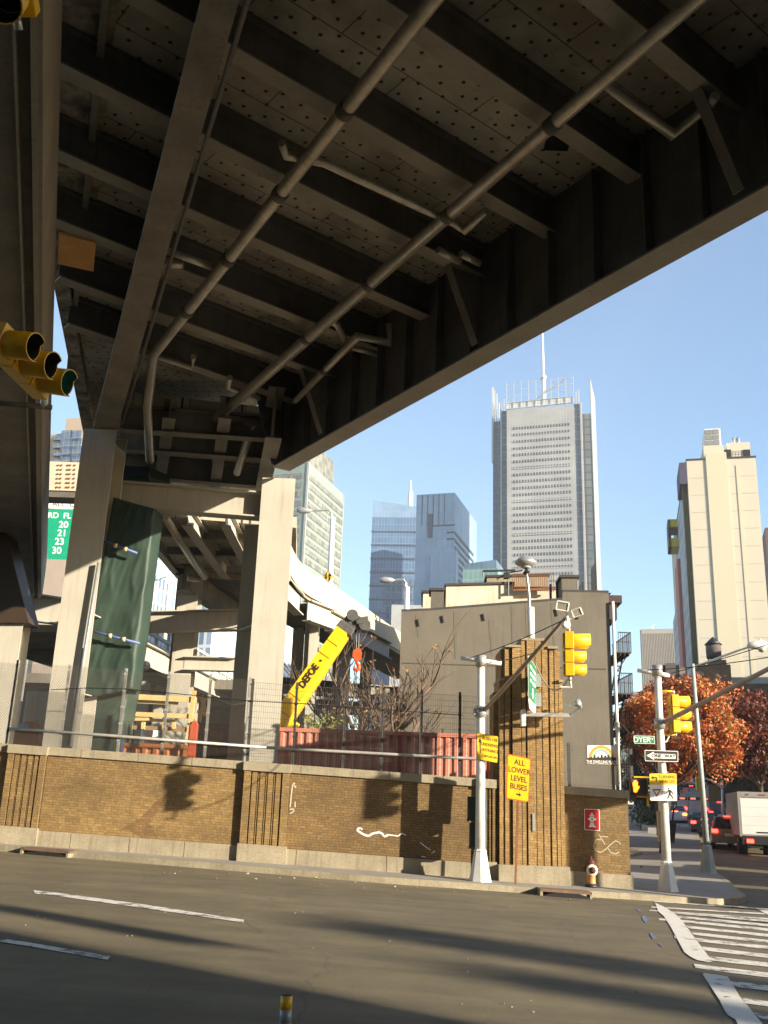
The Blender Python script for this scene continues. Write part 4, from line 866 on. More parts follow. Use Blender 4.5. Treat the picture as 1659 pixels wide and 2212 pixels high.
for x, y, s, lab, m_ in ((1234,1899,.10,'crumpled white paper in the shade between the pier and the hydrant',PAPER),(1252,1903,.07,'small white crumpled bag left of the hydrant foot',PAPER),(1381,1886,.12,'orange-red wrapper on the pavement just right of the wall end',M('wrapper',(.6,.16,.06),(.5,.4,.3),9.,.6)),(1385,1874,.12,'dark crumpled bag on the pavement right of the wall end',BLACK),
    (1410,1934,.09,'yellow wrapper at the foot of the corner pole',M('yellow_wrapper',(.7,.45,.08),None,5.,.6)),(1240,1893,.13,'small tan cardboard scrap beside the pier plinth',M('card',(.45,.27,.1),None,5.,.8)),(535,1888,.07,'white paper cup lying in the gutter left of centre',PAPER),(75,1841,.06,'bright yellow scrap at the left drain',M('yellow_scrap',(.75,.6,.02),None,5.,.6)),(1548,1957,.08,'white paper scrap by the crosswalk corner',PAPER)): scrap(x, y, s, m_, lab, .146 if y < 1910 and x > 600 else 0)
# ---------------------------------------------------------------- near signal hung sideways under the left viaduct
def cpt(x, y, d): 
    r_ = ray(x, y); return EYEP+r_*(d/r_.dot(_fw))
dn = (RT*.157-UP*.178+_fw*.26).normalized(); fc = (RT*.93-_fw*.36-UP*.12)
q0, q2 = cpt(78,750,10.6), cpt(141,817,11.14); dn = (q2-q0).normalized(); fc = (fc-dn*fc.dot(dn)).normalized(); top = q0-fc*.44-dn*.18
t = thing('traffic_signal', 'large yellow traffic signal close by at the left edge, green lit', 'traffic signal', top)
e = signal(t, top, fc, dn, pitch=(.36,.36,.36), dia=(.31,.31,.31), lit=2)
q0, q1, q2 = cpt(-60,866,11.8), cpt(112,880,11.9), cpt(97,848,11.8)
m = MB(); m.tube([q0, q1], .035, 8); m.build('support_bar', DKSTEEL, t); MB().tube([q2, cpt(95,879,11.9)], .045, 8).build('hanger_post', POLEW, t); MB().tube([cpt(-40,790,11.2), cpt(60,800,11.2)], .03, 8).build('side_bar', DKSTEEL, t)
# dark visor of another signal at the top left corner
t = thing('traffic_signal', 'dark signal visor poking in at the top left corner', 'traffic signal', cpt(15,-40,7.))
signal(t, cpt(-28,-318,7.2), (RT*.1-_fw*.75-UP*.62).normalized(), (-UP*.8+_fw*.5).normalized())
# far green direction sign
s = Sign([(70,1098),(175,1102),(168,1210),(64,1206)], 60.); t = thing('overhead_sign', 'green overhead sign with numbers seen between the left viaduct and the column', 'overhead sign', s.c[3])
s.panel('face', M('bright_sign_green', (.01,.30,.16), (.008,.24,.13), 3., .4), t, 0, .05, 0)
for st, a, b_, sz in (('3 RD  FL',.50,.13,.52),('20',.66,.31,.62),('21',.64,.48,.62),('23',.60,.65,.62),('30',.55,.83,.62)): s.text(st, a, b_, sz, SIGW, t, sx=1., align='LEFT' if False else 'CENTER', bold=.01)
s2 = Sign([(70,1077),(176,1081),(175,1100),(70,1097)], 60.); s2.panel('white_header', SIGW, t, 0, .05, .01); text('ALL  C', .5, s2.P(.64,.5,.02), s2.u, s2.up, BLACK, t, sx=1.)
m = MB(); a = s.c[3]; c = s.c[2]
for f in (.2,.8): p = a+(c-a)*f; m.box(p.x-.1,p.x+.1,60.1,60.3,zg(p.x,60),p.z+4.)
m.build('support_posts', GALV, t)
# ---------------------------------------------------------------- fences on the wall
FENP = M('fence_post_grey', (.46,.45,.41), (.28,.27,.25), 4., .5, metal=.3); FEND = M('fence_post_dark', (.07,.065,.06), (.04,.04,.035), 4., .5); MESH = M('fence_wire', (.13,.12,.10), (.09,.08,.07), 4., .5, metal=.3); MESHD = M('fence_wire_dark', (.10,.095,.085), (.07,.065,.06), 4., .5)
YFE = 28.22
def fence(label, posts, ytop, mat, wire, chain, rail=None, cables=()):
    """posts: list of (x_top, y_top, x_bottom, y_bottom)"""
    B = [yv(p[2], p[3], YFE) for p in posts]; T = [yv(p[0], p[1], YFE) for p in posts]
    t = thing('mesh_fence', label, 'fence', B[0])
    for a, b in zip(B, T):
        m = MB(); m.box(a.x-.035, a.x+.035, YFE-.02, YFE+.05, a.z-.35, b.z); m.box(a.x-.09,a.x+.09,YFE-.07,YFE+.09,a.z-.36,a.z-.3+.08)
        for k in range(5): z = a.z+(b.z-a.z)*(k+.6)/5; m.box(a.x-.045,a.x+.045,YFE-.035,YFE+.06,z,z+.05)
        m.build('post', mat, t)
    m = MB(); r = .003
    def zl(x, L):
        for p, q in zip(L, L[1:]):
            if x <= q.x or q is L[-1]: return p.z+(q.z-p.z)*(x-p.x)/(q.x-p.x)
    x0, x1 = B[0].x, B[-1].x; Yw_ = YFE-.03
    if not chain:
        x = x0+.05
        while x < x1: m.beam((x,Yw_,zl(x,B)-.12),(x,Yw_,zl(x,T)-.08),2*r,2*r,(0,1,0)); x += .062
        k = 0
        while k < 15:
            f = k/14.; 
            for p, q, pt, qt in zip(B, B[1:], T, T[1:]): m.beam((p.x,Yw_-.008,p.z-.1+(pt.z-p.z)*f),(q.x,Yw_-.008,q.z-.1+(qt.z-q.z)*f),2*r,2*r)
            k += 1
    else:
        h = T[0].z-B[0].z; s = .075; n = int((x1-x0+h)/s)
        for sg_ in (1, -1):
            for k in range(n):
                xs = x0-h*(sg_ > 0)+k*s if sg_ > 0 else x0+k*s
                a = xs; b_ = xs+h*sg_
                f0, f1 = 0., 1.
                for lim, hi in ((x0, False), (x1, True)):
                    fa = (lim-a)/(b_-a)
                    inside0 = (a <= x1) if hi else (a >= x0)
                    inside1 = (b_ <= x1) if hi else (b_ >= x0)
                    if not inside0: f0 = max(f0, fa)
                    if not inside1: f1 = min(f1, fa)
                if f1-f0 < .02: continue
                xa_, xb_ = a+(b_-a)*f0, a+(b_-a)*f1; za = zl(xa_, B)-.1; zb_ = zl(xb_, B)-.1
                m.beam((xa_,Yw_,za+h*f0),(xb_,Yw_,zb_+h*f1),2*r,2*r,(0,1,0))
    m.build('wire_mesh', wire, t)
    if rail:
        m = MB(); m.tube([yv(x, y, YFE-.1) for x, y in rail], .042, 8); m.build('rail', FENP, t)
    for c in cables: MB().tube([yv(x, y, YFE-.06) for x, y in c], .012, 5).build('cable', BLACK, t)
    return t
fence('chain link fence on the first brick bay, left of the tall right-hand viaduct column', [(41.7,1426,14,1607),(148.6,1435,128.5,1612),(272.6,1444,253.5,1623),(366,1451,349,1630),(456.6,1456,441,1637),(540,1462,528,1644)], 0, FENP, MESH, True,
      [(21,1574),(250,1590),(576,1615)], [[(110,1490),(190,1486),(270,1488),(430,1503),(540,1514)]])
fence('chain link fence running off the left edge above the leftmost wall bay', [(-330,1405,-370,1585),(-200,1411,-240,1591),(-75,1419,-110,1599),(41,1426,13,1607)], 0, FENP, MESH, True)
fence('welded mesh fence with dark posts on the darker brick bay, before the red container', [(543.5,1466,534,1645),(642.7,1474,632,1649),(749,1480.8,740.4,1656),(830.5,1486,823,1661),(912,1491,908,1667),(996,1495,992,1671),(1072,1500,1071,1676)], 0, FEND, MESHD, False,
      [(576,1615),(704,1622),(1028,1639),(1075,1642)], [[(540,1514),(650,1520),(790,1530),(1000,1545)]])
_o = YFE; YFE = YH+.2
fence('short mesh fence with dark posts on the corner wall behind the rainbow sign', [(1229,1604,1230,1694),(1330,1607,1334,1698),(1364,1608,1366,1700)], 0, FEND, MESHD, False)
YFE = _o
m = thing('fence_post', 'pale steel scaffold post standing on the corner wall right of the rainbow sign', 'post', tuple(yv(1334,1694,YH+.1))); q = MB(); q.tube([yv(1336,1694,YH+.05), yv(1335,1560,YH+.05)], .045, 8); q.build('tube', FENP, m)
q = MB(); q.beam(yv(1331,1694,YH+.1), yv(1330,1655,YH+.1), .06, .06); q.build('stub', WHITE, m)
# rainbow sign
s = Sign([(1269,1610),(1330,1610.5),(1330.5,1652),(1269.5,1650)], YH+.12); t = thing('banner_sign', 'white banner with an orange and blue rainbow over a black skyline on the corner fence', 'banner', s.c[3])
s.panel('panel', SIGW, t, 0, 0, 0)
def arc(r0, r1, mat, nm):
    n = 18; m_ = MB()
    pts = [s.P(.49+r1*math.cos(math.pi*i/n), .66-r1*1.25*math.sin(math.pi*i/n)*s.w/s.h*.75, .006) for i in range(n+1)]+[s.P(.49+r0*math.cos(math.pi*i/n), .66-r0*1.25*math.sin(math.pi*i/n)*s.w/s.h*.75, .006) for i in range(n, -1, -1)]
    for i in range(n): m_.add([pts[i], pts[i+1], pts[2*n-i], pts[2*n+1-i]], [(0,1,2,3)])
    m_.build(nm, mat, t)
arc(.36,.44,M('rainbow_orange',(.75,.30,.04),(.65,.22,.03),4.,.6),'orange_band'); arc(.30,.355,M('rainbow_yellow',(.75,.55,.2),None,4.,.6),'yellow_band'); arc(.23,.295,M('rainbow_blue',(.25,.42,.60),None,4.,.6),'blue_band')
sk = [(.0,.98),(.0,.66),(.06,.70),(.06,.62),(.11,.66),(.11,.60),(.15,.60),(.16,.68),(.22,.66),(.22,.54),(.25,.50),(.28,.54),(.28,.66),(.35,.64),(.36,.58),(.41,.60),(.41,.66),(.47,.64),(.48,.52),(.51,.46),(.53,.54),(.54,.64),(.60,.62),(.60,.52),(.66,.54),(.66,.64),(.71,.60),(.72,.50),(.78,.52),(.78,.62),(.84,.60),(.84,.54),(.90,.56),(.90,.64),(1.,.62),(1.,.98)]
s.shape('skyline', sk, BLACK, t, .009); text('THE DWELLING PLACE', .12, s.P(.5,.89,.013), s.u, s.up, SIGW, t, sx=.70, bold=.002)
# ---------------------------------------------------------------- construction site
RED = M('container_red', (.50,.19,.125), (.38,.13,.085), 1.2, .6, bmp=.05, streak=(.2,.09,.06), streak_amt=.4); MAR = M('container_maroon', (.10,.032,.028), (.07,.024,.022), 1.2, .6, streak=(.05,.025,.02)); ORG = M('container_orange', (.44,.15,.035), (.30,.10,.03), 1.5, .6, streak=(.2,.08,.03))
def container(label, xl, xr, yt, Y, mat, h=2.6, pitch=.27, dep=2.4, yaw=0.):
    a = yv(xl, yt, Y); P_ = Plane(xl, yt, Y, yaw); W = P_.uz(xr, yt)[0]; z1 = a.z; z0 = z1-h; zgr = zg(a.x, Y)
    t = thing('shipping_container', label, 'container', (a.x, a.y, zgr), yaw); m = MB(); z0 -= zgr; z1 -= zgr; n = int(W/pitch)
    p = W/n; pr = []
    for i in range(n): pr += [(i*p,0),(i*p+p*.32,0),(i*p+p*.5,.05),(i*p+p*.82,.05)]
    pr.append((W,0))
    for (xa_,ya_),(xb_,yb_) in zip(pr, pr[1:]): m.add([(xa_,ya_,z0),(xb_,yb_,z0),(xb_,yb_,z1-.08),(xa_,ya_,z1-.08)], [(0,1,2,3)])
    m.build('corrugated_side', mat, t, local=True, recalc=False)
    MB().box(0,W,.06,dep,z0,z1-.05).build('body', mat, t, local=True)
    q = MB(); q.box(-.03,W+.03,-.03,.09,z1-.1,z1+.02); q.box(-.03,W+.03,-.03,.09,z0-.02,z0+.12); q.build('frame_rails', mat, t, local=True)
    q = MB(); q.box(-.05,.06,-.04,.1,z0,z1); q.build('corner_post', mat, t, local=True); q = MB(); q.box(W-.06,W+.05,-.04,.1,z0,z1); q.build('corner_post', mat, t, local=True)
    return t
container('long pinkish red corrugated container behind the mesh fence, below the crane boom', 588, 1076, 1572, 31.2, RED, 2.9)
container('dark maroon corrugated container left of the tall viaduct column', 418, 533, 1562, 31.6, MAR, 2.6, .18)
container('low orange-brown corrugated bin below the timber platform', 262, 402, 1606, 30.6, ORG, 1.9, .3, 2.)
t = thing('steel_post', 'bright red rounded steel plate standing between the timber and the maroon container', 'steel plate', tuple(yv(412,1640,30.9))); a, b = yv(405,1640,30.9), yv(419,1640,30.9); z1 = yv(412,1556,30.9).z
q = MB(); q.prism([V((a.x,30.9,1.)),V((b.x,30.9,1.)),V((b.x,30.9,z1-.12)),V((b.x-.04,30.9,z1-.03)),V(((a.x+b.x)/2,30.9,z1)),V((a.x+.04,30.9,z1-.03)),V((a.x,30.9,z1-.12))], (0,.5,0)); q.build('plate', M('bright_red_paint', (.50,.09,.035), (.40,.07,.03), 3., .5), t)
q = MB(); c = yv(412,1562,30.88); q.tube([c, c+V((0,-.012,0))], .035, 10); q.build('bolt_hole', DARK, t)
# timber platform
TIM = M('fresh_timber', (.68,.50,.22), (.54,.38,.15), 3., .7, bmp=.1); TIMD = M('old_timber', (.30,.19,.10), (.2,.13,.07), 3., .8)
t = thing('timber_platform', 'fresh yellow timber work platform with guard rails beside the green tarp', 'work platform', tuple(yv(330,1600,31.)))
def plank(x0, y0, x1, y1, Y0=31., Y1=None, w=.05, h=.2, mat=TIM, nm='rail'): MB().beam(yv(x0,y0,Y0), yv(x1,y1,Y1 or Y0), w, h).build(nm, mat, t)
plank(250,1503,425,1512,h=.17); plank(255,1513,385,1519,31.15,h=.12); plank(232,1540,422,1548,h=.14); plank(172,1543,285,1549,31.3,h=.13); plank(250,1551,378,1558,31.3,h=.10); plank(248,1554,322,1553,31.05,h=.1)
plank(175,1566,418,1577,31.,h=.13,mat=TIMD,nm='deck_board'); plank(185,1571,230,1566,30.9,h=.08,mat=TIMD,nm='deck_board'); plank(420,1492,400,1642,31.,w=.14,h=.12,nm='upright'); plank(433,1503,446,1540,31.6,w=.08,h=.1,nm='upright'); plank(426,1536,446,1544,31.4,h=.1); plank(440,1512,430,1560,31.7,w=.1,h=.1,nm='upright'); plank(436,1503,447,1512,31.6,h=.1)
for x in (253,285,310,355,376): plank(x,1560,x-1,1575,30.95,w=.14,h=.1,nm='block')
plank(203,1508,240,1572,30.8,w=.07,h=.07,mat=RUST,nm='brace'); plank(218,1532,222,1566,30.8,w=.05,h=.05,mat=RUST,nm='brace')
# scaffold tubes
t = thing('scaffold_frame', 'shiny vertical scaffold tube with cross braces and blue legs beside the tarp', 'scaffold', tuple(yv(150,1610,30.6)))
q = MB(); q.tube([yv(152,1612,29.15), yv(186,1390,29.15), yv(214,1215,29.15)], .055, 10); q.build('upright_tube', GALV, t); q = MB(); q.tube([yv(146,1612,29.2), yv(179,1400,29.2)], .04, 8); q.build('upright_tube', GALV, t)
BLU = M('blue_tube', (.10,.14,.36), (.07,.10,.26), 4., .5)
for a_, b_, Y in (((258,1550),(250,1625),30.5),((275,1445),(262,1625),30.5),((283,1450),(278,1510),30.6)): MB().tube([yv(*a_,Y), yv(*b_,Y)], .05, 8).build('blue_leg', BLU, t)
for a_, b_ in (((185,1360),(302,1390)),((212,1165),(296,1195))):
    MB().tube([yv(*a_,29.6), yv(*b_,29.6)], .04, 8).build('tie_bar', BLU, t); p = yv(a_[0]-6,a_[1]+4,29.55); q = MB(); q.box(p.x-.09,p.x+.09,29.5,29.7,p.z-.25,p.z+.1); q.build('timber_packer', TIM, t)
    for f in (.45,.7): p = yv(a_[0]+(b_[0]-a_[0])*f, a_[1]+(b_[1]-a_[1])*f, 29.58); q = MB(); q.tube([p-V((.05,0,0)), p+V((.05,0,0))], .07, 8); q.build('coupler', TIM, t)
for a_, b_ in (((170,1562),(215,1620)),((190,1600),(165,1562)),((215,1612),(250,1585)),((160,1600),(190,1622)),((168,1580),(205,1625)),((228,1616),(262,1600))): MB().tube([yv(*a_,30.9), yv(*b_,30.9)], .03, 6).build('brace', RUST, t)
p = yv(277,1447,30.5); MB().lathe(p, [(.09,0),(.12,.05),(.07,.16)], 10, (0,-1,.3)).build('orange_cap', M('orange_plastic', (.6,.2,.02), None, 4., .5), t)
# green tarp hung round the scaffold
from mathutils import noise as mnoise
def tarp(label, TL, TR, BR, BL, Y, wrap, mat, amp=.09, seed=1):
    rnd = random.Random(seed); nx, ny = 36, 60; m = MB(); c = [yv(*p, Y) for p in (TL, TR, BR, BL)]; ph = [rnd.uniform(0, 6.28) for _ in range(8)]
    for j in range(ny+1):
        for i in range(nx+1):
            a, b = i/nx, j/ny
            if a <= .8: p = bil(c, a/.8, b); e = 0
            else: p = bil(c, 1., b)+V(((a-.8)/.2*wrap[0], (a-.8)/.2*wrap[1], 0)); e = 1
            q_ = V((a*2.2+seed*7, b*3.4+a*1.3, seed)); d = .8*amp*(1.1*mnoise.noise(q_)+1.3*(.5-abs(mnoise.noise(q_*1.7+V((5,1,0)))))**3*3.2+.3*mnoise.noise(q_*4.3+V((0,a*6,0))))
            for by in (.12,.52): d *= 1-.75*math.exp(-((b-by-.05*a)/.05)**2)
            m.v.append(p+(V((0,-d,0)) if not e else V((d*.6,0,0))))
    for j in range(ny):
        for i in range(nx): k = j*(nx+1)+i; m.f.append((k,k+1,k+nx+2,k+nx+1)); m.sm.append(True)
    o = m.build('tarp', mat, None, recalc=False); s_ = o.modifiers.new('cloth', 'SOLIDIFY'); s_.thickness = .012; return tag(o, label, 'tarp')
TARP = M('green_tarp', (.034,.058,.042), (.022,.04,.03), 1.2, .55, bmp=.15, spec=.35); TARPD = M('dark_green_tarp', (.012,.03,.026), (.008,.022,.018), 1.2, .45, bmp=.1)
tarp('creased dark green tarp hanging from the scaffold beside the left viaduct column', (246,1075), (334,1100), (284,1490), (170,1512), 29.9, (.1,.8), TARP)
tarp('translucent lower end of the green tarp behind the timber platform', (168,1506), (275,1490), (255,1625), (150,1612), 30.35, (.2,.6), M('faded_green_tarp', (.035,.06,.045), (.024,.042,.034), 1.2, .5, bmp=.1), .05, 3)
tarp('dark green tarp bundled above the upper cross beam', (246,1006), (322,1008), (322,1055), (246,1052), 31.2, (.5,.9), TARPD, .05, 5)
# orange machine and white drums low behind the left fence
t = thing('machine', 'small orange machine low behind the fence at the far left', 'machine', tuple(yv(60,1600,31))); p = yv(62,1580,31); q = MB(); q.box(p.x-.45,p.x+.3,31,31.8,p.z-.6,p.z+.05); q.prism([V((p.x-.3,31,p.z+.05)),V((p.x+.2,31,p.z+.05)),V((p.x+.1,31,p.z+.3)),V((p.x-.2,31,p.z+.3))],(0,.6,0)); q.build('body', M('machine_orange', (.5,.14,.04), (.4,.1,.03), 3., .5), t, bevel=.04)
q = MB(); q.box(p.x-.3,p.x-.02,30.95,31.02,p.z+.02,p.z+.22); q.build('blue_panel', M('pale_blue', (.3,.4,.6), None, 3., .5), t); q = MB(); q.tube([V((p.x-.35,31.1,p.z-.9)),V((p.x-.35,31.5,p.z-.9))],.3,14); q.build('wheel', RUBBER, t); q = MB(); q.tube([V((p.x+.2,31.1,p.z-.9)),V((p.x+.2,31.5,p.z-.9))],.3,14); q.build('wheel', RUBBER, t)
t = thing('utility_cabinet', 'grey utility box behind the fence between the far left columns', 'cabinet', tuple(yv(85,1560,31.6))); p0, p1 = yv(58,1492,31.6), yv(104,1560,31.6); q = MB(); q.box(p0.x,p1.x,31.6,32.3,0.4,p0.z); q.build('box', GALV, t, bevel=.02); q = MB(); q.box(p0.x+.08,(p0.x+p1.x)/2-.02,31.57,31.6,p1.z,p0.z-.1); q.build('door', STEEL, t)
t = thing('white_drum', 'white plastic drum standing below the timber platform', 'drum', tuple(yv(330,1600,32))); p = yv(326,1570,32.2); q = MB(); q.lathe((p.x,p.y,p.z-1.2),[(.28,0),(.3,.1),(.3,1.1),(.25,1.2)],16); q.build('body', WHITE, t); q = MB(); q.lathe((p.x,p.y,p.z),[(.1,0),(.1,.06)],10); q.build('cap', BLACK, t)
# ---------------------------------------------------------------- crane
CY = M('crane_yellow', (.80,.50,.012), (.72,.43,.012), 1.5, .4, bmp=.02)
t = thing('mobile_crane', 'yellow telescopic crane boom lettered in black, raised behind the red container', 'crane', tuple(yv(590,1600,33.2)))
YB = 33.2; c = [(728.5,1351.6),(759,1358),(607,1571),(560,1571)]; c = [yv(*p, YB) for p in ((728.5,1351.6),(751,1357),(585,1571),(567,1571))]
LT, RTp, LB = yv(728,1352,YB), yv(752,1357,YB), yv(594,1535,YB); ax = (LB-LT).normalized(); cr_ = V((0,1,0)).cross(ax).normalized(); cr_ = cr_ if cr_.x > 0 else -cr_
wd = 34/2100*34.6; L = 6.4
def bp_(k, a, y=0.): p = LT+ax*k+cr_*a; return V((p.x, YB+y, p.z))
b0, b1 = .95*wd, 1.45*wd
q = MB(); q.hexa([bp_(0,0),bp_(0,b0*.78),bp_(0,b0*.78,.75),bp_(0,0,.75)],[bp_(L,0),bp_(L,b1*.78),bp_(L,b1*.78,.75),bp_(L,0,.75)]); boom = q.build('boom', CY, t)
q = MB(); q.hexa([bp_(0,b0*.78),bp_(0,b0,.12),bp_(0,b0,.63),bp_(0,b0*.78,.75)],[bp_(L,b1*.78),bp_(L,b1,.12),bp_(L,b1,.63),bp_(L,b1*.78,.75)]); q.build('boom_belly', CY, boom)
q = MB()
for k in (.55,1.05,2.75,3.4,4.2): w_ = (b0+(b1-b0)*k/L)*.78; q.hexa([bp_(k,0,-.012),bp_(k,w_,-.012),bp_(k,w_,.01),bp_(k,0,.01)],[bp_(k+.025,0,-.012),bp_(k+.025,w_,-.012),bp_(k+.025,w_,.01),bp_(k+.025,0,.01)])
q.build('seams', M('crane_seam', (.30,.18,.01), None, 3., .5), boom)
tp_ = bp_(1.93, (b0+(b1-b0)*1.93/L)*.40, -.02); text('DEFOE', .33, tp_, -ax, (V((0,-1,0)).cross(-ax)), BLACK, boom, sx=.9, bold=.007, depth=.02)
p = bp_(1.28, .26, -.01); q = MB(); q.tube([p, p+V((0,-.015,0))], .04, 12); q.build('port', BLACK, boom)
q = MB(); q.hexa([bp_(-.28,-.02),bp_(-.28,.56),bp_(-.28,.56,.7),bp_(-.28,-.02,.7)],[bp_(.02,-.04),bp_(.02,.6),bp_(.02,.6,.78),bp_(.02,-.04,.78)]); q.hexa([bp_(-.75,.05,.1),bp_(-.75,.75,.1),bp_(-.75,.75,.6),bp_(-.75,.05,.6)],[bp_(-.28,.02,.1),bp_(-.28,.6,.1),bp_(-.28,.6,.6),bp_(-.28,.02,.6)])
HGREY = M('crane_head_grey', (.10,.10,.095), (.06,.06,.058), 4., .5); q.build('boom_head', HGREY, t, bevel=.03)
for k, a in ((-.62,.2),(-.6,.75)): p = bp_(k,a,.02); q = MB(); q.tube([p, p+V((0,.6,0))], .2, 18); q.build('sheave', HGREY, t)
p = yv(790,1337,YB+.2); q = MB(); q.prism([yv(x,y,YB) for x, y in ((768,1340),(782,1332),(796,1330),(797,1342),(786,1348),(770,1348))], (0,.35,0)); q.build('jib_bracket', HGREY, t, bevel=.03)
q = MB(); q.tube([yv(768,1350,YB+.3), yv(770,1402,YB+.3)], .02, 6); q.tube([yv(776,1350,YB+.3), yv(774,1402,YB+.3)], .02, 6); q.build('hoist_rope', BLACK, t)
q = MB(); c_ = yv(596,1571,YB+.4); q.tube([bp_(3.6,b1*.95,.4), c_+V((.35,0,-.9))], .11, 10); q.build('luffing_cylinder', GALV, t); q = MB(); q.tube([bp_(3.4,b1*.98,.3), bp_(4.1,b1*.98,.3)], .14, 8); q.build('cylinder_bracket', CY, t)
q = MB(); p = bp_(L,0,.4); q.box(p.x-1.2,p.x+2.2,YB-.4,YB+1.8,zg(p.x,YB),p.z+.3); q.build('carrier', CY, t, bevel=.05)
HOOK = M('hook_orange', (.62,.10,.02), (.5,.07,.015), 4., .45)
h0 = yv(772,1402,YB+.3); t = thing('hook_block', 'orange-red crane hook block hanging from the boom head', 'hook block', h0)
q = MB(); o_ = lambda dx, dz, y=0: V((h0.x+dx*.85, h0.y+y, h0.z+dz*.85))
for y in (-.16,.12): MB().prism([o_(.0,0,y),o_(.14,-.02,y),o_(.2,-.16,y),o_(.17,-.36,y),o_(.05,-.5,y),o_(-.1,-.46,y),o_(-.18,-.3,y),o_(-.17,-.1,y)], (0,.04,0)).build('cheek_plate', HOOK, t)
q = MB(); q.tube([o_(0,-.22,-.12), o_(0,-.22,.12)], .17, 18); q.build('sheave', BLACK, t)
q = MB(); q.tube([o_(.0,-.45), o_(.0,-.58), o_(.09,-.66), o_(.1,-.78), o_(.0,-.86), o_(-.1,-.80), o_(-.11,-.72)], [.05,.05,.06,.065,.06,.05,.02], 8); q.build('hook', HOOK, t)
# ---------------------------------------------------------------- trees
BARK = M('bark', (.075,.055,.04), (.045,.034,.026), 3., .9, bmp=.5); TWIG = M('twig', (.14,.095,.065), (.10,.07,.05), 3., .9)
def limbs(mb, p, d, L, r, depth, rnd, tips, spread=.6, upb=.25, kids=3, shrink=.7):
    n = 3; pts = [p]; q = p; dd = d
    for i in range(n):
        dd = (dd+V((rnd.uniform(-.16,.16), rnd.uniform(-.16,.16), rnd.uniform(-.06,.12)))).normalized(); q = q+dd*(L/n); pts.append(q)
    mb.tube(pts, [r, r*.88, r*.76, r*.62], 7 if r > .03 else 4)
    if depth == 0: tips.append((q, dd)); return
    for k in range(kids):
        a = rnd.uniform(0, 6.28); pr = V((math.cos(a), math.sin(a), rnd.uniform(-.2,.5))); nd = (dd*(1-spread*.45)+pr*spread+V((0,0,upb))).normalized()
        f = rnd.uniform(.5, 1.) if k else 1.; b = pts[max(1, min(3, int(f*3)))]
        limbs(mb, b, nd, L*rnd.uniform(shrink-.12, shrink+.08), r*.58, depth-1, rnd, tips, spread, upb, kids, shrink)
def leaves(mb, c, r, n, s, rnd, flat=1.):
    for _ in range(n):
        while True:
            v = V((rnd.uniform(-1,1), rnd.uniform(-1,1), rnd.uniform(-1,1)))
            if v.length < 1: break
        p = c+V((v.x*r, v.y*r, v.z*r*flat)); a = V((rnd.gauss(0,1), rnd.gauss(0,1), rnd.gauss(0,1))).normalized(); b = a.cross(V((rnd.gauss(0,1), rnd.gauss(0,1), rnd.gauss(0,1)))).normalized()
        k = s*rnd.uniform(.45,1.5); mb.add([p-a*k, p+b*k*.55, p+a*k, p-b*k*.55], [(0,1,2,3)])
def tree(name, label, base, H, Rc, mat, seed, trunk_h=.3, r0=.2, nclump=90, nl=60, ls=.16, squash=.8, lean=(0,0), clump=.26, gapf=.75):
    rnd = random.Random(seed); t = thing(name, label, 'tree', base); b = V(base); mb = MB(); tips = []
    th = H*trunk_h; top = b+V((lean[0]*th, lean[1]*th, th)); mb.tube([b-V((0,0,.2)), b+(top-b)*.35+V((rnd.uniform(-.1,.1),0,0)), b+(top-b)*.7, top], [r0*1.35, r0, r0*.9, r0*.75], 10)
    ctr = b+V((lean[0]*H, lean[1]*H, H-Rc*squash*1.0))
    for k in range(6):
        a = k*1.05+rnd.uniform(-.3,.3); d = V((math.cos(a)*.8, math.sin(a)*.8, rnd.uniform(.5,1.1))).normalized(); limbs(mb, top-V((0,0,rnd.uniform(0,th*.2))), d, Rc*.72, r0*.5, 2, rnd, tips, .62, .2, 3)
    mb.build('trunk', BARK, t); lm = MB(); cl = []
    for _ in range(nclump):
        while True:
            v = V((rnd.uniform(-1,1), rnd.uniform(-1,1), rnd.uniform(-1,1)))
            if .35 < v.length < 1: break
        v = v*(1/max(v.length,.01))*rnd.uniform(.45,1.)**.6*rnd.uniform(.82,1.04)
        cl.append(ctr+V((v.x*Rc, v.y*Rc, v.z*Rc*squash)))
    for c_ in cl: leaves(lm, c_, Rc*clump*rnd.uniform(.6,1.25), nl, ls, rnd, .8)
    lm.build('crown', mat, t, recalc=False); return t
AUT = LEAF('autumn_leaves', [(0.,(.44,.085,.025)),(.3,(.58,.17,.035)),(.55,(.62,.27,.06)),(.72,(.42,.05,.035)),(.86,(.26,.16,.04)),(1.,(.10,.10,.03))])
AUTD = LEAF('dark_red_leaves', [(0.,(.09,.022,.016)),(.5,(.17,.035,.02)),(.8,(.22,.07,.02)),(1.,(.06,.035,.015))])
GRND = LEAF('dark_green_leaves', [(0.,(.022,.032,.012)),(.5,(.045,.06,.018)),(.85,(.09,.085,.02)),(1.,(.14,.09,.02))])
def tp3(x, Y): p = yv(x, 1780, Y); return (p.x, Y, zg(p.x, Y))
tree('street_tree', 'orange and red autumn street tree behind the corner pole, the brightest of the street trees', tp3(1428,50), 8.7, 3.15, AUT, 3, .40, .15, 135, 170, .085, .82, (.165,.0), .21)
tree('street_tree', 'large dark red leaved tree at the right edge behind the lamp arm', tp3(1655,52), 8.3, 3.1, AUTD, 5, .38, .2, 110, 140, .095, .8, (0,0), .21)
tree('street_tree', 'orange-yellow street tree just right of the fire escape, behind the bright autumn tree', tp3(1424,62), 9.0, 2.6, AUT, 9, .36, .15, 90, 110, .10, .85)
tree('street_tree', 'dark green shaded tree low behind the corner signs', tp3(1410,70), 5.6, 2.6, GRND, 11, .3, .14, 80, 100, .11, .85)
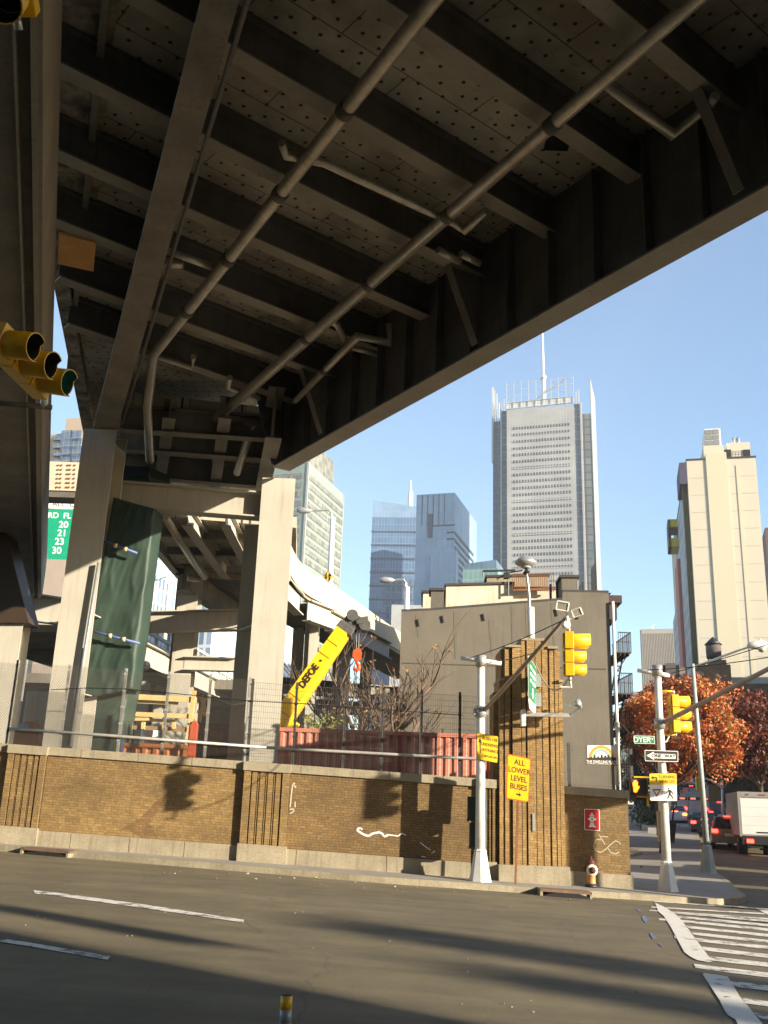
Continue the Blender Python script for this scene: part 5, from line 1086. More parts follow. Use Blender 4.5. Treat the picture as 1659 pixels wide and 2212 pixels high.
tree('street_tree', 'dark green tree with bare curved limbs above the white truck', tp3(1625,72), 8.2, 4.0, GRND, 15, .42, .2, 100, 90, .13, .62)
tree('street_tree', 'green shaded tree above the bus far down the side street', tp3(1530,92), 9.2, 5.2, GRND, 17, .4, .2, 120, 60, .22, .6)
# bare tree right of the crane
def bare(name, label, x, y, Y, H, seed, r0=.12, kids=3, dep=4):
    rnd = random.Random(seed); p = yv(x, y, Y); b = V((p.x, Y, zg(p.x, Y))); t = thing(name, label, 'tree', b); mb = MB(); tips = []
    mb.tube([b, b+V((.05,0,1.4)), b+V((0,.1,2.4))], [r0*1.2, r0, r0*.9], 8)
    for k in range(5): a = k*1.26+.3; limbs(mb, b+V((0,.05,1.6+.2*k)), V((math.cos(a)*.75, math.sin(a)*.75, 1.)).normalized(), H*.30, r0*.62, dep-1, rnd, tips, .55, .22, kids, .72)
    mb.build('trunk_and_branches', TWIG, t); lm = MB()
    for p_, d in tips:
        if rnd.random() < .10: leaves(lm, p_, .12, 4, .07, rnd)
    lm.build('last_leaves', LEAF('brown_leaves_'+str(seed), [(0.,(.20,.10,.03)),(1.,(.32,.18,.06))]), t, recalc=False)
bare('bare_tree', 'bare twiggy tree between the crane boom and the grey stucco building', 800, 1650, 36.5, 8.4, 21, .19, 3, 5)
bare('bare_tree', 'second, thinner bare tree close against the grey stucco building', 842, 1650, 37.5, 6.6, 25, .09)
rnd = random.Random(4); p = yv(690,1565,33.8); lm = MB(); t = thing('shrub', 'small yellow-green shrub above the red container beside the boom', 'shrub', (p.x, p.y, zg(p.x,p.y)))
q = MB(); q.tube([V((p.x,p.y,zg(p.x,p.y))), V((p.x,p.y,p.z))], .04, 6); q.build('stem', TWIG, t)
for k in range(14): leaves(lm, p+V((rnd.uniform(-.55,.75), rnd.uniform(-.3,.3), rnd.uniform(-.35,.3))), .22, 14, .07, rnd)
lm.build('foliage', LEAF('yellow_green_leaves', [(0.,(.12,.13,.02)),(.5,(.25,.25,.04)),(1.,(.05,.07,.02))]), t, recalc=False)
# ---------------------------------------------------------------- grey stucco building
STUC = M('grey_stucco', (.150,.134,.104), (.118,.105,.082), .7, .95, bmp=.35, streak=(.085,.073,.055), streak_amt=.5)
PENT = M('stained_white_render', (.60,.54,.42), (.46,.405,.30), .9, .9, bmp=.2, streak=(.26,.22,.15), streak_amt=.55)
TARC = M('tar_edge', (.05,.043,.04), (.03,.027,.025), 3., .8)
YG = 38.
pg = Plane(862, 1500, YG, R(-3))
def hz(x, y, back=0.): return pg.uz(x, y, back)
t = thing('stucco_building', 'grey stucco party-wall building with sloping parapet, chimneys and rooftop render blocks behind the fence', 'building', (pg.o.x, pg.o.y, zg(pg.o.x, pg.o.y)), pg.yaw)
gz0 = t.location.z
def L2(u, v, z): return V((u, v, z-gz0))
prof = [(864,1321),(931,1318.5),(1144,1302),(1215,1296),(1215,1278.5),(1321,1280.5)]
up_ = [hz(x, y) for x, y in prof]; wr = hz(1326,1600)[0]
poly = [L2(0,0,0)]+[L2(u,0,z) for u, z in up_]+[L2(wr,0,up_[-1][1]),L2(wr,0,0)]; poly[1] = L2(0,0,up_[0][1])
MB().prism(poly, (0,1.2,0)).build('party_wall', STUC, t, local=True)
bk = 24.; MB().hexa([L2(.2,1.2,0),L2(wr-.05,1.2,0),L2(wr+.1,bk,0),L2(.2,bk,0)],[L2(.2,1.2,up_[0][1]-.6),L2(wr-.05,1.2,up_[-1][1]-1.),L2(wr+.1,bk,up_[-1][1]-1.),L2(.2,bk,up_[0][1]-.6)]).build('rear_block', BRKD, t, local=True, uv=boxuv)
def lid(m, a, b, w=.5, h=.09): m.beam(L2(a[0],.25,a[1]+h*.5), L2(b[0],.25,b[1]+h*.5), w, h); return m
m = MB(); lid(m, (0,up_[0][1]), up_[1]); lid(m, up_[1], up_[3]); lid(m, up_[4], (wr,up_[5][1])); m.build('parapet_capping', TARC, t, local=True)
def block(nm, x0, x1, y0, y1, back, dep, mat, y0r=None, cap=True):
    u0, z0 = hz(x0, y0, back); u1, z1 = hz(x1, y0r or y0, back); zb = hz(x0, y1, back)[1]-.6
    o = MB().hexa([L2(u0,back,zb),L2(u1,back,zb),L2(u1,back+dep,zb),L2(u0,back+dep,zb)],[L2(u0,back,z0),L2(u1,back,z1),L2(u1,back+dep,z1),L2(u0,back+dep,z0)]).build(nm, mat, t, local=True)
    if cap: m = MB(); m.hexa([L2(u0-.08,back-.08,z0),L2(u1+.08,back-.08,z1),L2(u1+.08,back+dep,z1),L2(u0-.08,back+dep,z0)],[L2(u0-.08,back-.08,z0+.1),L2(u1+.08,back-.08,z1+.1),L2(u1+.08,back+dep,z1+.1),L2(u0-.08,back+dep,z0+.1)]); m.build('block_capping', TARC, o, local=True)
    return o
block('chimney', 931, 959, 1276, 1320, .05, 1.2, M('dark_render', (.13,.115,.095), (.09,.08,.065), 2., .9, bmp=.4)); block('chimney', 1213, 1247, 1248, 1300, .05, 1.3, STUC)
block('render_block', 914, 932, 1281, 1330, 2., 3., PENT); block('penthouse', 964, 1108, 1266, 1325, 3., 6., PENT, 1262); block('penthouse', 1108, 1205, 1273, 1310, 3.2, 5., PENT); block('lift_house', 1052, 1183, 1247.5, 1275, 6., 4., CONC, 1244)
m = MB(); u0, z0 = hz(1108,1271,2.8); u1, z1 = hz(1196,1269,2.8); n = 22
for i in range(n+1): u = u0+(u1-u0)*i/n; m.box(u-.012,u+.012,2.8,2.83,z0-gz0-.1,z0-gz0+.62)
m.beam(L2(u0,2.8,z0+.62), L2(u1,2.8,z1+.62), .04, .04); m.build('roof_railing', RUST, t, local=True)
m = MB(); m.beam(L2(u0,2.75,z0-.1), L2(u1+.2,2.75,z1-.06), .12, .09); m.build('red_roof_edge', RUST, t, local=True)
for x, y0, y1 in ((1189,1262,1300),(1203,1260,1298)): u, z = hz(x, y0, 1.); zb = hz(x, y1, 1.)[1]; MB().tube([L2(u,1.,zb-.5), L2(u,1.,z)], .05, 8).build('vent_pipe', BLACK, t, local=True)
u, z = hz(1098,1262,2.8); m = MB(); m.tube([L2(u,2.8,z-.5), L2(u,2.8,z+.55)], .03, 6); m.tube([L2(u-.5,2.8,z+.2), L2(u,2.8,z+.5), L2(u+.6,2.8,z+.62)], .03, 6); m.box(u-.2,u+.05,2.7,2.95,z-gz0+.25,z-gz0+.5); m.build('roof_aerial', BLACK, t, local=True)
for x, y in ((1065,1236),): u, z = hz(1085,1246,6.); m = MB(); m.beam(L2(u-.9,6.,z+.25), L2(u+.6,6.,z+.32), .1, .08); m.tube([L2(u-.9,6.,z), L2(u-.9,6.,z+.25)], .03, 6); m.build('roof_aerial', BLACK, t, local=True)
u, z = hz(1316,1300); m = MB(); u1, z1 = hz(1329,1700); m.tube([L2(u+.12,-.08,z), L2(u+.12,-.08,0)], .06, 8); m.build('downpipe', POLEW, t, local=True)
m = MB(); u, z = hz(870,1432); u1, z1 = hz(1318,1440); m.beam(L2(.1,-.012,z), L2(wr-.2,-.012,z1-.1), .02, .035); m.build('render_joint', M('joint_grey', (.09,.08,.063), None, 2., .9), t, local=True)
for x, y, w_, h_ in ((1140,1306,.16,2.8),(1062,1338,.2,1.4),(905,1328,.22,.9),(985,1321,.16,1.9),(1195,1302,.16,1.8),(1108,1309,.12,2.2)):
    u, z = hz(x, y); m = MB(); n = 7; pts_ = [L2(u+(random.uniform(-.06,.06)*w_ if 0 < i < n else 0), -.008, z-h_*i/n) for i in range(n+1)]
    for i in range(n): k = w_*(1-i/n)*.5+.02; k2 = w_*(1-(i+1)/n)*.5+.02; m.add([pts_[i]-V((k,0,0)), pts_[i]+V((k,0,0)), pts_[i+1]+V((k2,0,0)), pts_[i+1]-V((k2,0,0))], [(0,1,2,3)])
    m.build('damp_streak', M('rust_streak' if x in (1140,) else 'damp_grey', (.16,.118,.07) if x == 1140 else (.112,.10,.08), (.135,.115,.085), 3., .95), t, local=True)
for x, y in ((955,1330),(1043,1326),(1200,1316),(902,1338),(1245,1322)): u, z = hz(x, y); m = MB(); m.beam(L2(u,-.04,z), L2(u+.06,-.04,z-.28), .04, .04); m.build('wall_tie', BLACK, t, local=True)
# cornice and street face
m = MB(); a = up_[-1][1]; m.box(wr-.02,wr+.35,.3,bk,a-gz0-1.,a-gz0-.35); m.box(wr-.02,wr+.55,.2,bk,a-gz0-.35,a-gz0-.05); m.build('cornice', M('dark_cornice', (.055,.03,.03), (.035,.02,.02), 2., .7), t, local=True)
for k in range(4):
    for j in range(5):
        q = MB(); q.box(wr+.0,wr+.06+.005*j,3+j*3.6,4.1+j*3.6,1.2+3.1*k-gz0*0,2.9+3.1*k); q.build('window', BLACK, t, local=True)
# fire escape on the street face
fe = thing('fire_escape', 'black iron fire escape with balconies and ladders on the side of the stucco building', 'fire escape', tuple(t.location+V((wr, 6, 0))))
IRON = M('black_iron', (.03,.026,.026), (.018,.016,.016), 4., .6); fx = yv(1334,1500,50.).x
FW = yv(1361,1500,50.).x-fx
lv_ = [yv(1340,y,50.).z for y in (1412,1500,1575,1648)]
fe.location = (fx, 50., zg(fx, 50.))
for i, z in enumerate(lv_):
    m = MB(); y0, y1 = 49.4, 53.4; m.box(fx-.1,fx+FW,y0,y1,z-.06,z+.0)
    for k in range(3): m.box(fx+FW*(k+.3)/3,fx+FW*(k+.5)/3,y0-.02,y1,z-.2,z-.06)
    pl_ = m.build('platform', IRON, fe); m = MB()
    for k in range(7): x = fx+FW*k/6.; m.box(x-.012,x+.012,y0,y0+.025,z,z+1.)
    for k in range(24): y = y0+(y1-y0)*k/23.; m.box(fx+FW-.02,fx+FW+.005,y,y+.02,z,z+1.)
    m.box(fx,fx+FW,y0,y0+.04,z+.98,z+1.03); m.box(fx,fx+FW,y0,y0+.03,z+.5,z+.53); m.box(fx+FW-.03,fx+FW+.01,y0,y1,z+.98,z+1.03); m.build('guard_rail', IRON, pl_)
    m = MB(); m.beam((fx-.1,y0+.2,z-1.0),(fx+FW*.8,y0+.2,z-.1),.05,.05); m.build('bracket', IRON, fe)
    zb = lv_[i+1] if i+1 < len(lv_) else z-3.
    m = MB(); n = 10
    a0, b0_ = V((fx+FW*.25,50.2,z)), V((fx+FW*.45,52.9,zb))
    for sx in (0,FW*.4): m.beam(a0+V((sx,0,0)), b0_+V((sx,0,0)), .05, .14)
    for k in range(n): p = a0+(b0_-a0)*(k+.5)/n; m.box(p.x,p.x+FW*.4,p.y-.1,p.y+.1,p.z-.015,p.z+.015)
    m.build('stair', IRON, fe)
# ---------------------------------------------------------------- towers
def tower(label, x0, x1, ytop, Y, dep, face, side=None, yaw=GRID, cat='tower', name='office_tower', roof=None, zb=None, ytop_r=None):
    P_ = Plane(x0, ytop, Y, yaw); u1, z1 = P_.uz(x1, ytop_r or ytop); g = zb if zb is not None else 0.
    t = thing(name, label, cat, (P_.o.x, P_.o.y, g), yaw); h0 = P_.o.z-g; h1 = h0 if ytop_r is None else z1-g
    b = [V((0,0,0)),V((u1,0,0)),V((u1,dep,0)),V((0,dep,0))]; tp = [V((0,0,h0)),V((u1,0,h1)),V((u1,dep,h1)),V((0,dep,h0))]
    m = MB(); m.add([b[0],b[1],tp[1],tp[0]], [(0,1,2,3)]); m.build('front_face', face, t, local=True, uv=boxuv, recalc=False)
    m = MB(); m.add([b[1],b[2],tp[2],tp[1]], [(0,1,2,3)]); m.add([b[3],b[0],tp[0],tp[3]], [(0,1,2,3)]); m.add([b[2],b[3],tp[3],tp[2]], [(0,1,2,3)]); m.build('side_faces', side or face, t, local=True, uv=boxuv, recalc=False)
    m = MB(); m.add(tp, [(0,1,2,3)]); m.build('roof', roof or CONCG, t, local=True, recalc=False)
    return t, P_, u1, h0
# tall masted tower
NYF = GRIDM('ceramic_rod_screen', (.33,.325,.305), (.30,.295,.28), (.375,.37,.345), 1.5, .9, .16, .6)
NYG = GRIDM('corner_glass', (.035,.055,.08), (.07,.10,.13), (.10,.11,.12), 3.3, 4.2, .35, .2, spec=.6); NYS = GRIDM('dark_blue_glass', (.03,.05,.08), (.045,.07,.10), (.06,.08,.10), 3., 4.2, .3, .2, spec=.6)  # dark blue glazing for the side faces and left wing
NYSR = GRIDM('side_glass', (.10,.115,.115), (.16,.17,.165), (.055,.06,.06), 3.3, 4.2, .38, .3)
YN = 480.
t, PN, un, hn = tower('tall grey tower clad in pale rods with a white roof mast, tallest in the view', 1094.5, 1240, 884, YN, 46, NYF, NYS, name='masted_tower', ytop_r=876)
def N(x, y, back=0.): u, z = PN.uz(x, y, back); return u, z
WINB = GRIDM('window_strip', (.05,.055,.06), (.19,.19,.18), (.33,.325,.305), 1.5, 6, .28, .25, var=-.55)
for i in range(24):
    y = 918+i*14.35-.02*i*i*.0; u0, z = N(1102, y+6); u1, _ = N(1236, y)
    m = MB(); m.add([V((3.,-.15,z-1.35)),V((un-2.2,-.15,z-1.35)),V((un-2.2,-.15,z+.05)),V((3.,-.15,z+.05))], [(0,1,2,3)]); m.build('window_strip', WINB, t, local=True, uv=boxuv, recalc=False)
def vol(nm, xl, xr, yt, back, dep, mat):
    u0, z = N(xl, yt, back); u1, _ = N(xr, yt, back); m = MB(); m.box(u0,u1,back,back+dep,0,z); return m.build(nm, mat, t, local=True, uv=boxuv)
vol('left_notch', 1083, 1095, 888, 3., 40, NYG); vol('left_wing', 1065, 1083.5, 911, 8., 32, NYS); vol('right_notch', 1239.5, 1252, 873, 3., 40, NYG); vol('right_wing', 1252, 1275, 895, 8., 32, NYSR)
vol('corner_fin', 1252, 1256, 868, 2.4, 1.2, NYF); vol('corner_fin', 1080.5, 1083.5, 868, 2.4, 1.2, NYF)
SCRN = M('rod_screen', (.50,.50,.48), (.42,.42,.41), .1, .6)
def fin(xl, xr, yt, yb, back, dep=.6, mat=SCRN): u0, z = N(xl, yt, back); u1, zb = N(xr, yb, back); m = MB(); m.box(u0,u1,back,back+dep,zb,z); m.build('screen_fin', mat, t, local=True)
fin(1062,1065.5,836,1000,7.); fin(1067,1069,842,915,9.); fin(1072,1074,850,915,10.); fin(1077,1079,870,915,11.); fin(1088,1090,862,905,4.); fin(1243,1246,846,880,4.); fin(1249,1252,841,900,4.)
u0, z = N(1273,818,8.); ub, zb = N(1299,1280,8.)
m = MB(); m.hexa([V((N(1275.5,1280,8.)[0]+4.,8.,0)),V((N(1275,895,8.)[0]+1.2,8.,0)),V((N(1275,895,8.)[0]+1.2,36,0)),V((N(1275.5,1280,8.)[0]+4.,36,0))],[V((u0,8.,z)),V((u0+.5,8.,z)),V((u0+.5,36,z)),V((u0,36,z))]); m.build('screen_fin', M('side_rod_screen', (.26,.30,.285), (.20,.235,.225), .3, .6), t, local=True)
m = MB(); zt_ = N(1095,832)[1]; z0_ = N(1095,884)[1]
for i in range(10): u = un*i/9.; m.beam((u,-.2,z0_),(u,-.2,zt_+1.5),.22,.22)
for k in range(5): z = z0_+(zt_-z0_)*k/4.; m.beam((0,-.2,z),(un,-.2,z+.8),.25,.25)
for i in range(10): u = un*i/9.; m.beam((u,44,z0_),(u,44,zt_),.2,.2)
m.build('crown_lattice', SCRN, t, local=True)
m = MB(); m.add([V((0,.1,z0_)),V((un,.1,z0_)),V((un,.1,z0_+4.)),V((0,.1,z0_+4.))], [(0,1,2,3)]); m.build('crown_base', GRIDM('crown_screen', (.55,.55,.53), (.5,.5,.48), (.40,.40,.39), 1.5, 3., .2, .6), t, local=True, uv=boxuv, recalc=False)
uc, zc = N(1175,866,22.); zt2 = N(1165,700,22.)[1]; m = MB(); m.tube([V((uc,22,z0_)), V((uc,22,zc+(zt2-zc)*.3)), V((uc,22,zc+(zt2-zc)*.3+.1)), V((uc-.4,22,zt2))], [1.35,1.1,.75,.5], 10); m.tube([V((uc,22,zc+(zt2-zc)*.28)), V((uc,22,zc+(zt2-zc)*.31))], 1.7, 10); m.build('mast', WHITE, t, local=True)
a_ = N(1158,862,20.); b_ = N(1226,815,20.); m = MB(); m.beam((a_[0],20,a_[1]),(b_[0],20,b_[1]),.7,.7); m.build('roof_crane', GALV, t, local=True)
# blue glass towers
BG1 = GRIDM('blue_curtain_wall', (.065,.125,.225), (.095,.165,.275), (.15,.22,.32), 2.0, 4.2, .18, .25, spec=.5, big=.02); BG2 = GRIDM('pale_blue_curtain_wall', (.22,.33,.46), (.26,.37,.50), (.16,.25,.36), 3.0, 5., .12, .25, big=.03); BG3 = GRIDM('sunlit_blue_wall', (.20,.30,.40), (.24,.34,.44), (.15,.23,.32), 3., 5., .12, .25)  # the sunlit blue carries the sun side's brightness in its colour
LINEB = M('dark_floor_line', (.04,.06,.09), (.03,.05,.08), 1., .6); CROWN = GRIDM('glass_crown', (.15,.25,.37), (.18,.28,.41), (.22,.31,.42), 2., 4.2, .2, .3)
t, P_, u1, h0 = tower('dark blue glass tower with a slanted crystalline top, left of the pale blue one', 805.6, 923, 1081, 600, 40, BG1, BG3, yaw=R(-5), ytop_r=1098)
for i in range(7):
    z = P_.uz(810, 1148+29.4*i)[1]; m = MB(); m.box(-.3,u1*.99,-.4,.1,z-.5,z+.5); m.build('floor_line', LINEB, t, local=True)
m = MB(); zc = P_.uz(806,1118)[1]; m.add([V((0,-.3,zc)),V((u1,-.3,zc)),V((u1,-.3,P_.uz(923,1098)[1])),V((0,-.3,P_.o.z))], [(0,1,2,3)]); m.build('crown_glass', CROWN, t, local=True, uv=boxuv, recalc=False)
um, zm = P_.uz(886,1092,20.); m = MB(); zt_ = P_.uz(886,1037,20.)[1]; m.tube([V((um,20,zm-8)), V((um,20,zm+(zt_-zm)*.55)), V((um,20,zm+(zt_-zm)*.56)), V((um,20,zt_))], [1.9,1.6,.9,.3], 8); m.build('mast', WHITE, t, local=True)
DREF = GRIDM('dark_glazing', (.03,.05,.09), (.10,.15,.22), (.11,.16,.24), 3.4, 4.4, .7, .25, var=-.2)
m = MB(); q = [P_.uz(x, y) for x, y in ((831,1268),(845,1250),(884,1250),(921,1262),(921,1345),(831,1345))]; m.v = [V((u,-.35,z)) for u, z in q]; m.f = [tuple(range(6))]; m.sm = [False]; m.build('lower_glazing', DREF, t, local=True, uv=boxuv, recalc=False)
t, P_, u1, h0 = tower('pale blue faceted glass tower with dark horizontal louvres, left of the masted tower', 900, 982.5, 1069, 520, 60, BG2, BG3, ytop_r=1064)
for i in range(5): u, _ = P_.uz(912+12*i, 1100); z0_ = P_.uz(912+12*i, 1136)[1]; m = MB(); m.box(u-.2,u+.2,-.3,.05,z0_,h0-.5); m.build('vertical_seam', LINEB, t, local=True)
for i, (x0, x1, y) in enumerate([(930,982,1136),(965,982,1150),(965,982,1164),(943,982,1197),(930,982,1208),(943,982,1213),(930,982,1223),(943,982,1228),(930,982,1238),(943,982,1243),(930,982,1253),(943,982,1258)]):
    a, z = P_.uz(x0, y); b_ = u1+.3; m = MB(); m.box(a,b_,-.4,.1,z-.55,z+.2); m.build('louvre_line', LINEB, t, local=True)
for i in range(9): z = P_.uz(983,1150+15.5*i)[1]; m = MB(); m.box(u1-.1,u1+.35,2.,50,z-.8,z+.7); m.build('side_louvre', LINEB, t, local=True)
a, z = P_.uz(931,1190,-6.); b_, _ = P_.uz(982,1190,-6.); MB().box(a,b_+.8,-6.,0,0,z).build('lower_setback', BG2, t, local=True, uv=boxuv)
a, z = P_.uz(924,1110,-1.); b_, zb = P_.uz(933,1160,-1.); MB().box(a,b_,-1.,0,zb,z).build('dark_slot', LINEB, t, local=True)
TEAL = GRIDM('teal_glass', (.10,.20,.19), (.14,.25,.23), (.20,.30,.28), 2.2, 3.8, .3, .3); TBL = GRIDM('slate_blue_glass', (.06,.12,.18), (.08,.15,.21), (.11,.18,.24), 2.2, 3.8, .2, .3)
tower('low teal glass block between the blue tower and the masted tower', 1000, 1075, 1230, 400, 30, TEAL)
tower('slate blue glass block with a slanted roof behind the teal one', 1004, 1072, 1218, 430, 30, TBL, ytop_r=1209)
# green-grey slab tower
GRW = GRIDM('slab_windows', (.10,.105,.095), (.30,.285,.22), (.16,.175,.16), 1.25, 3., .16, .25, var=-.15); GRS = M('blue_green_spandrel', (.20,.26,.235), (.17,.225,.2), .3, .7)
PX = Plane(667, 998, 360, GRID); t = thing('slab_tower', 'green-grey office slab with bands of windows rising behind the curved ramp', 'tower', (PX.o.x, PX.o.y, 0), GRID)
top_ = PX.o.z; Lr = 1.
for _ in range(40):    # depth that puts the far right corner where the photo shows it
    pass
def side_depth(Pl, x):     # distance along the receding side plane seen at image column x
    lo_, hi_ = 1., 400.
    for _ in range(50):
        m_ = (lo_+hi_)/2; p = Pl.o+Pl.n*m_; v = p-EYEP; zz = v.dot(_fw); xx = 829.5+FPX*v.dot(RT)/zz
        if xx < x: lo_ = m_
        else: hi_ = m_
    return lo_
dR = side_depth(PX, 742); m = MB(); m.box(-60,0,0,dR,0,top_); m.build('shaft', GRS, t, local=True)
fh = (top_-30)/27.
for i in range(26):
    z = top_-4.5-i*3.75; m = MB(); m.add([V((.25,.6,z-2.2)),V((.25,dR-.5,z-2.2)),V((.25,dR-.5,z)),V((.25,.6,z))], [(0,1,2,3)]); m.build('window_band', GRW, t, local=True, uv=boxuv, recalc=False)
    m = MB(); m.add([V((-18,-.25,z-2.2)),V((-2.2,-.25,z-2.2)),V((-2.2,-.25,z)),V((-18,-.25,z))], [(0,1,2,3)]); m.build('window_band', GRW, t, local=True, uv=boxuv, recalc=False)
m = MB(); m.box(-.5,.35,-.3,.3,0,top_); m.box(-.3,.35,dR-.4,dR+.1,0,top_); m.build('corner_trim', M('pale_trim', (.36,.38,.35), None, 1., .7), t, local=True)
m = MB(); m.box(-25,-2,6,dR-8,top_,top_+12); m.build('roof_block', GRW, t, local=True, uv=boxuv)
# white residential tower behind the ramp
WRF = GRIDM('white_gridded_facade', (.20,.30,.42), (.42,.50,.58), (.68,.70,.70), 2.4, 3.1, .5, .3, var=.1); WRS = GRIDM('reflective_side', (.10,.15,.22), (.30,.38,.48), (.50,.55,.58), 1.6, 3.1, .32, .25, var=-.1)
tower('white and blue gridded apartment tower seen between the columns, under the curved deck', 270, 342, 1100, 210, 50, WRF, WRS, name='apartment_tower')
tower('second white apartment tower with reflective glass, lower right under the deck', 425, 470, 1230, 190, 46, WRS, WRF, name='apartment_tower')
tower('pale gridded apartment tower low behind the far column', 330, 430, 1180, 240, 30, WRS, WRF, name='apartment_tower')
# tan tower at left
TAN = M('tan_render', (.50,.385,.29), (.44,.34,.25), .4, .85); WBL = GRIDM('bluish_window', (.10,.16,.25), (.14,.20,.30), (.25,.25,.25), 1.2, 1.6, .12, .25)
PT = Plane(60, 940, 190, GRID); uT = PT.uz(200, 915)[0]; t = thing('apartment_tower', 'tan tower with square blue windows peeking out beside the left viaduct', 'tower', (PT.o.x, PT.o.y, 0), GRID); zT = PT.o.z
MB().box(0,uT,0,25,0,zT-.3).build('shaft', TAN, t, local=True); a = PT.uz(145,922)[0]; MB().box(a,uT,-.6,20,0,zT+2.6).build('raised_bay', TAN, t, local=True)
for r_ in range(5):
    for x, w, h in ((124,1.,.9),(133,1.,.9),(148,2.6,2.4),(168,2.6,2.4),(157,.1,2.4)):
        u, z = PT.uz(x, 948+r_*17.2-(4 if x > 140 else 0)); m = MB(); m.box(u-w/2,u+w/2,-.75,-.6 if x > 140 else .02,z-h/2,z+h/2); m.build('window', WBL, t, local=True, uv=boxuv)
# cream tower at right
CRM = M('cream_panels', (.52,.475,.37), (.485,.44,.34), .12, .85); CRY = M('cream_yellow_shaft', (.54,.48,.345), (.51,.455,.325), .12, .85); SEAM = M('panel_seam', (.42,.38,.29), None, 1., .9)
PC = Plane(1483, 995, 150, R(-14.2)); uC, zr_ = PC.uz(1632, 987); t = thing('apartment_tower', 'tall cream concrete tower with a yellow stair shaft and rooftop cooling box, at right', 'tower', (PC.o.x, PC.o.y, 0), R(-14.2)); zC = PC.o.z
dC = 62.; MB().box(0,uC,0,dC,0,zC).build('shaft', CRM, t, local=True)
a, za = PC.uz(1524,977,-.5); b_, _ = PC.uz(1569,976,-.5); MB().box(a,b_,-.16,4.,0,za).build('stair_shaft', CRY, t, local=True)
e0 = PC.uz(1589,1000,-.3)[0]; MB().box(e0,e0+.55,-.07,.1,0,zC-1.2).build('thin_rib', CRY, t, local=True)
for i in range(24):
    z = zC-3.1-2.92*i
    for s0, s1 in ((.4,a-.05),(b_+.05,e0-.05),(e0+.6,uC-.3)): m = MB(); m.box(s0,s1,-.02,.03,z-.04,z+.04); m.build('panel_seam', SEAM, t, local=True)
m = MB(); m.box(-.1,a-.1,-.12,dC,zC,zC+.25); m.box(b_+.1,uC+.1,-.12,dC,zC,zC+.25); m.build('parapet', TARC, t, local=True)
def rb2(nm, x0, x1, y0, y1, back, dep, mat): u0, z1 = PC.uz(x0, y0, back); u1, _ = PC.uz(x1, y0, back); z0 = PC.uz(x0, y1, back)[1]; return MB().box(u0,u1,back,back+dep,z0-1.5,z1).build(nm, mat, t, local=True)
rb2('penthouse', 1519, 1563, 963, 985, 1.5, 8, CRM); rb2('penthouse', 1569, 1620, 957, 988, 2., 8, CRM)
cb = rb2('cooling_box', 1521, 1556, 927, 963, 1.6, 6, WHITE)
u0, z1 = PC.uz(1521,928,1.55); u1, z0 = PC.uz(1556,961,1.55); LOUV = M('grey_louvre', (.22,.22,.215), (.18,.18,.175), .5, .6)
for i in range(2):
    for j in range(3): m = MB(); m.box(u0+(u1-u0)*(i+.07)/2,u0+(u1-u0)*(i+.93)/2,1.5,1.58,z0+(z1-z0)*(j+.08)/3,z0+(z1-z0)*(j+.92)/3); m.build('louvre_panel', LOUV, cb, local=True)
for x in (1584,1594): u, z = PC.uz(x,946,3.); MB().tube([V((u,3,z-2)), V((u,3,z))], .28, 8).build('flue', GALV, t, local=True)
m = MB(); u0, z = PC.uz(1570,983,1.); u1, _ = PC.uz(1620,980,1.)
for i in range(9): u = u0+(u1-u0)*i/8; m.box(u-.03,u+.03,1.,1.06,z-1,z+.6)
for k in (0,.3,.6): m.box(u0,u1,1.,1.05,z+k-.02,z+k+.03)
m.build('roof_railing', BLACK, t, local=True)
for x in (1571,1612): u, z = PC.uz(x,975,1.95); m = MB(); m.box(u-.5,u+.6,1.9,2.,z-1.6,z+.3); m.build('roof_door', DARK, t, local=True)
# balconied left side, in shade
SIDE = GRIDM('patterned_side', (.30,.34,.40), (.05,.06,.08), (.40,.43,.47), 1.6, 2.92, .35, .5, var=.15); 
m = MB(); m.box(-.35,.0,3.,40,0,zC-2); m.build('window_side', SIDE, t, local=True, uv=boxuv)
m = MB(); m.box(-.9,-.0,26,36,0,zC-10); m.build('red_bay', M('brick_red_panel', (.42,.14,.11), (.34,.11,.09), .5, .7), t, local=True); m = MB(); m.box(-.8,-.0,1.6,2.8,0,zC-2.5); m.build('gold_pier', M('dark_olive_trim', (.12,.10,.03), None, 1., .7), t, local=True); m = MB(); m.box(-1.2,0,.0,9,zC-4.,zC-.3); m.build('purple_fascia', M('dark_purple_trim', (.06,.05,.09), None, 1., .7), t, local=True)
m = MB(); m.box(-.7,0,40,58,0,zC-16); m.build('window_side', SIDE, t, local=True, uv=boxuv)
YLW = M('mustard_frame', (.55,.43,.03), (.46,.36,.02), 1., .6); pr = Plane(1442,1122,178,R(-14.2)); f = thing('sky_bridge_frame', 'mustard yellow open box frame jutting from the shaded side of the cream tower', 'balcony frame', (pr.o.x, pr.o.y, pr.o.z-9), R(-14.2))
u1 = pr.uz(1468,1122)[0]; zt_ = pr.o.z; zb_ = pr.uz(1442,1181)[1]; hgt = (zt_-zb_); b0 = f.location.z
for nm, z0_, z1_ in (('upper_box',zt_-hgt*.29,zt_),('lower_box',zb_,zb_+hgt*.31)): MB().box(0,u1,0,6,z0_-b0,z1_-b0).build(nm, YLW, f, local=True)
MB().box(0,.5,0,6,zb_-b0,zt_-b0).build('outer_post', BLACK, f, local=True)
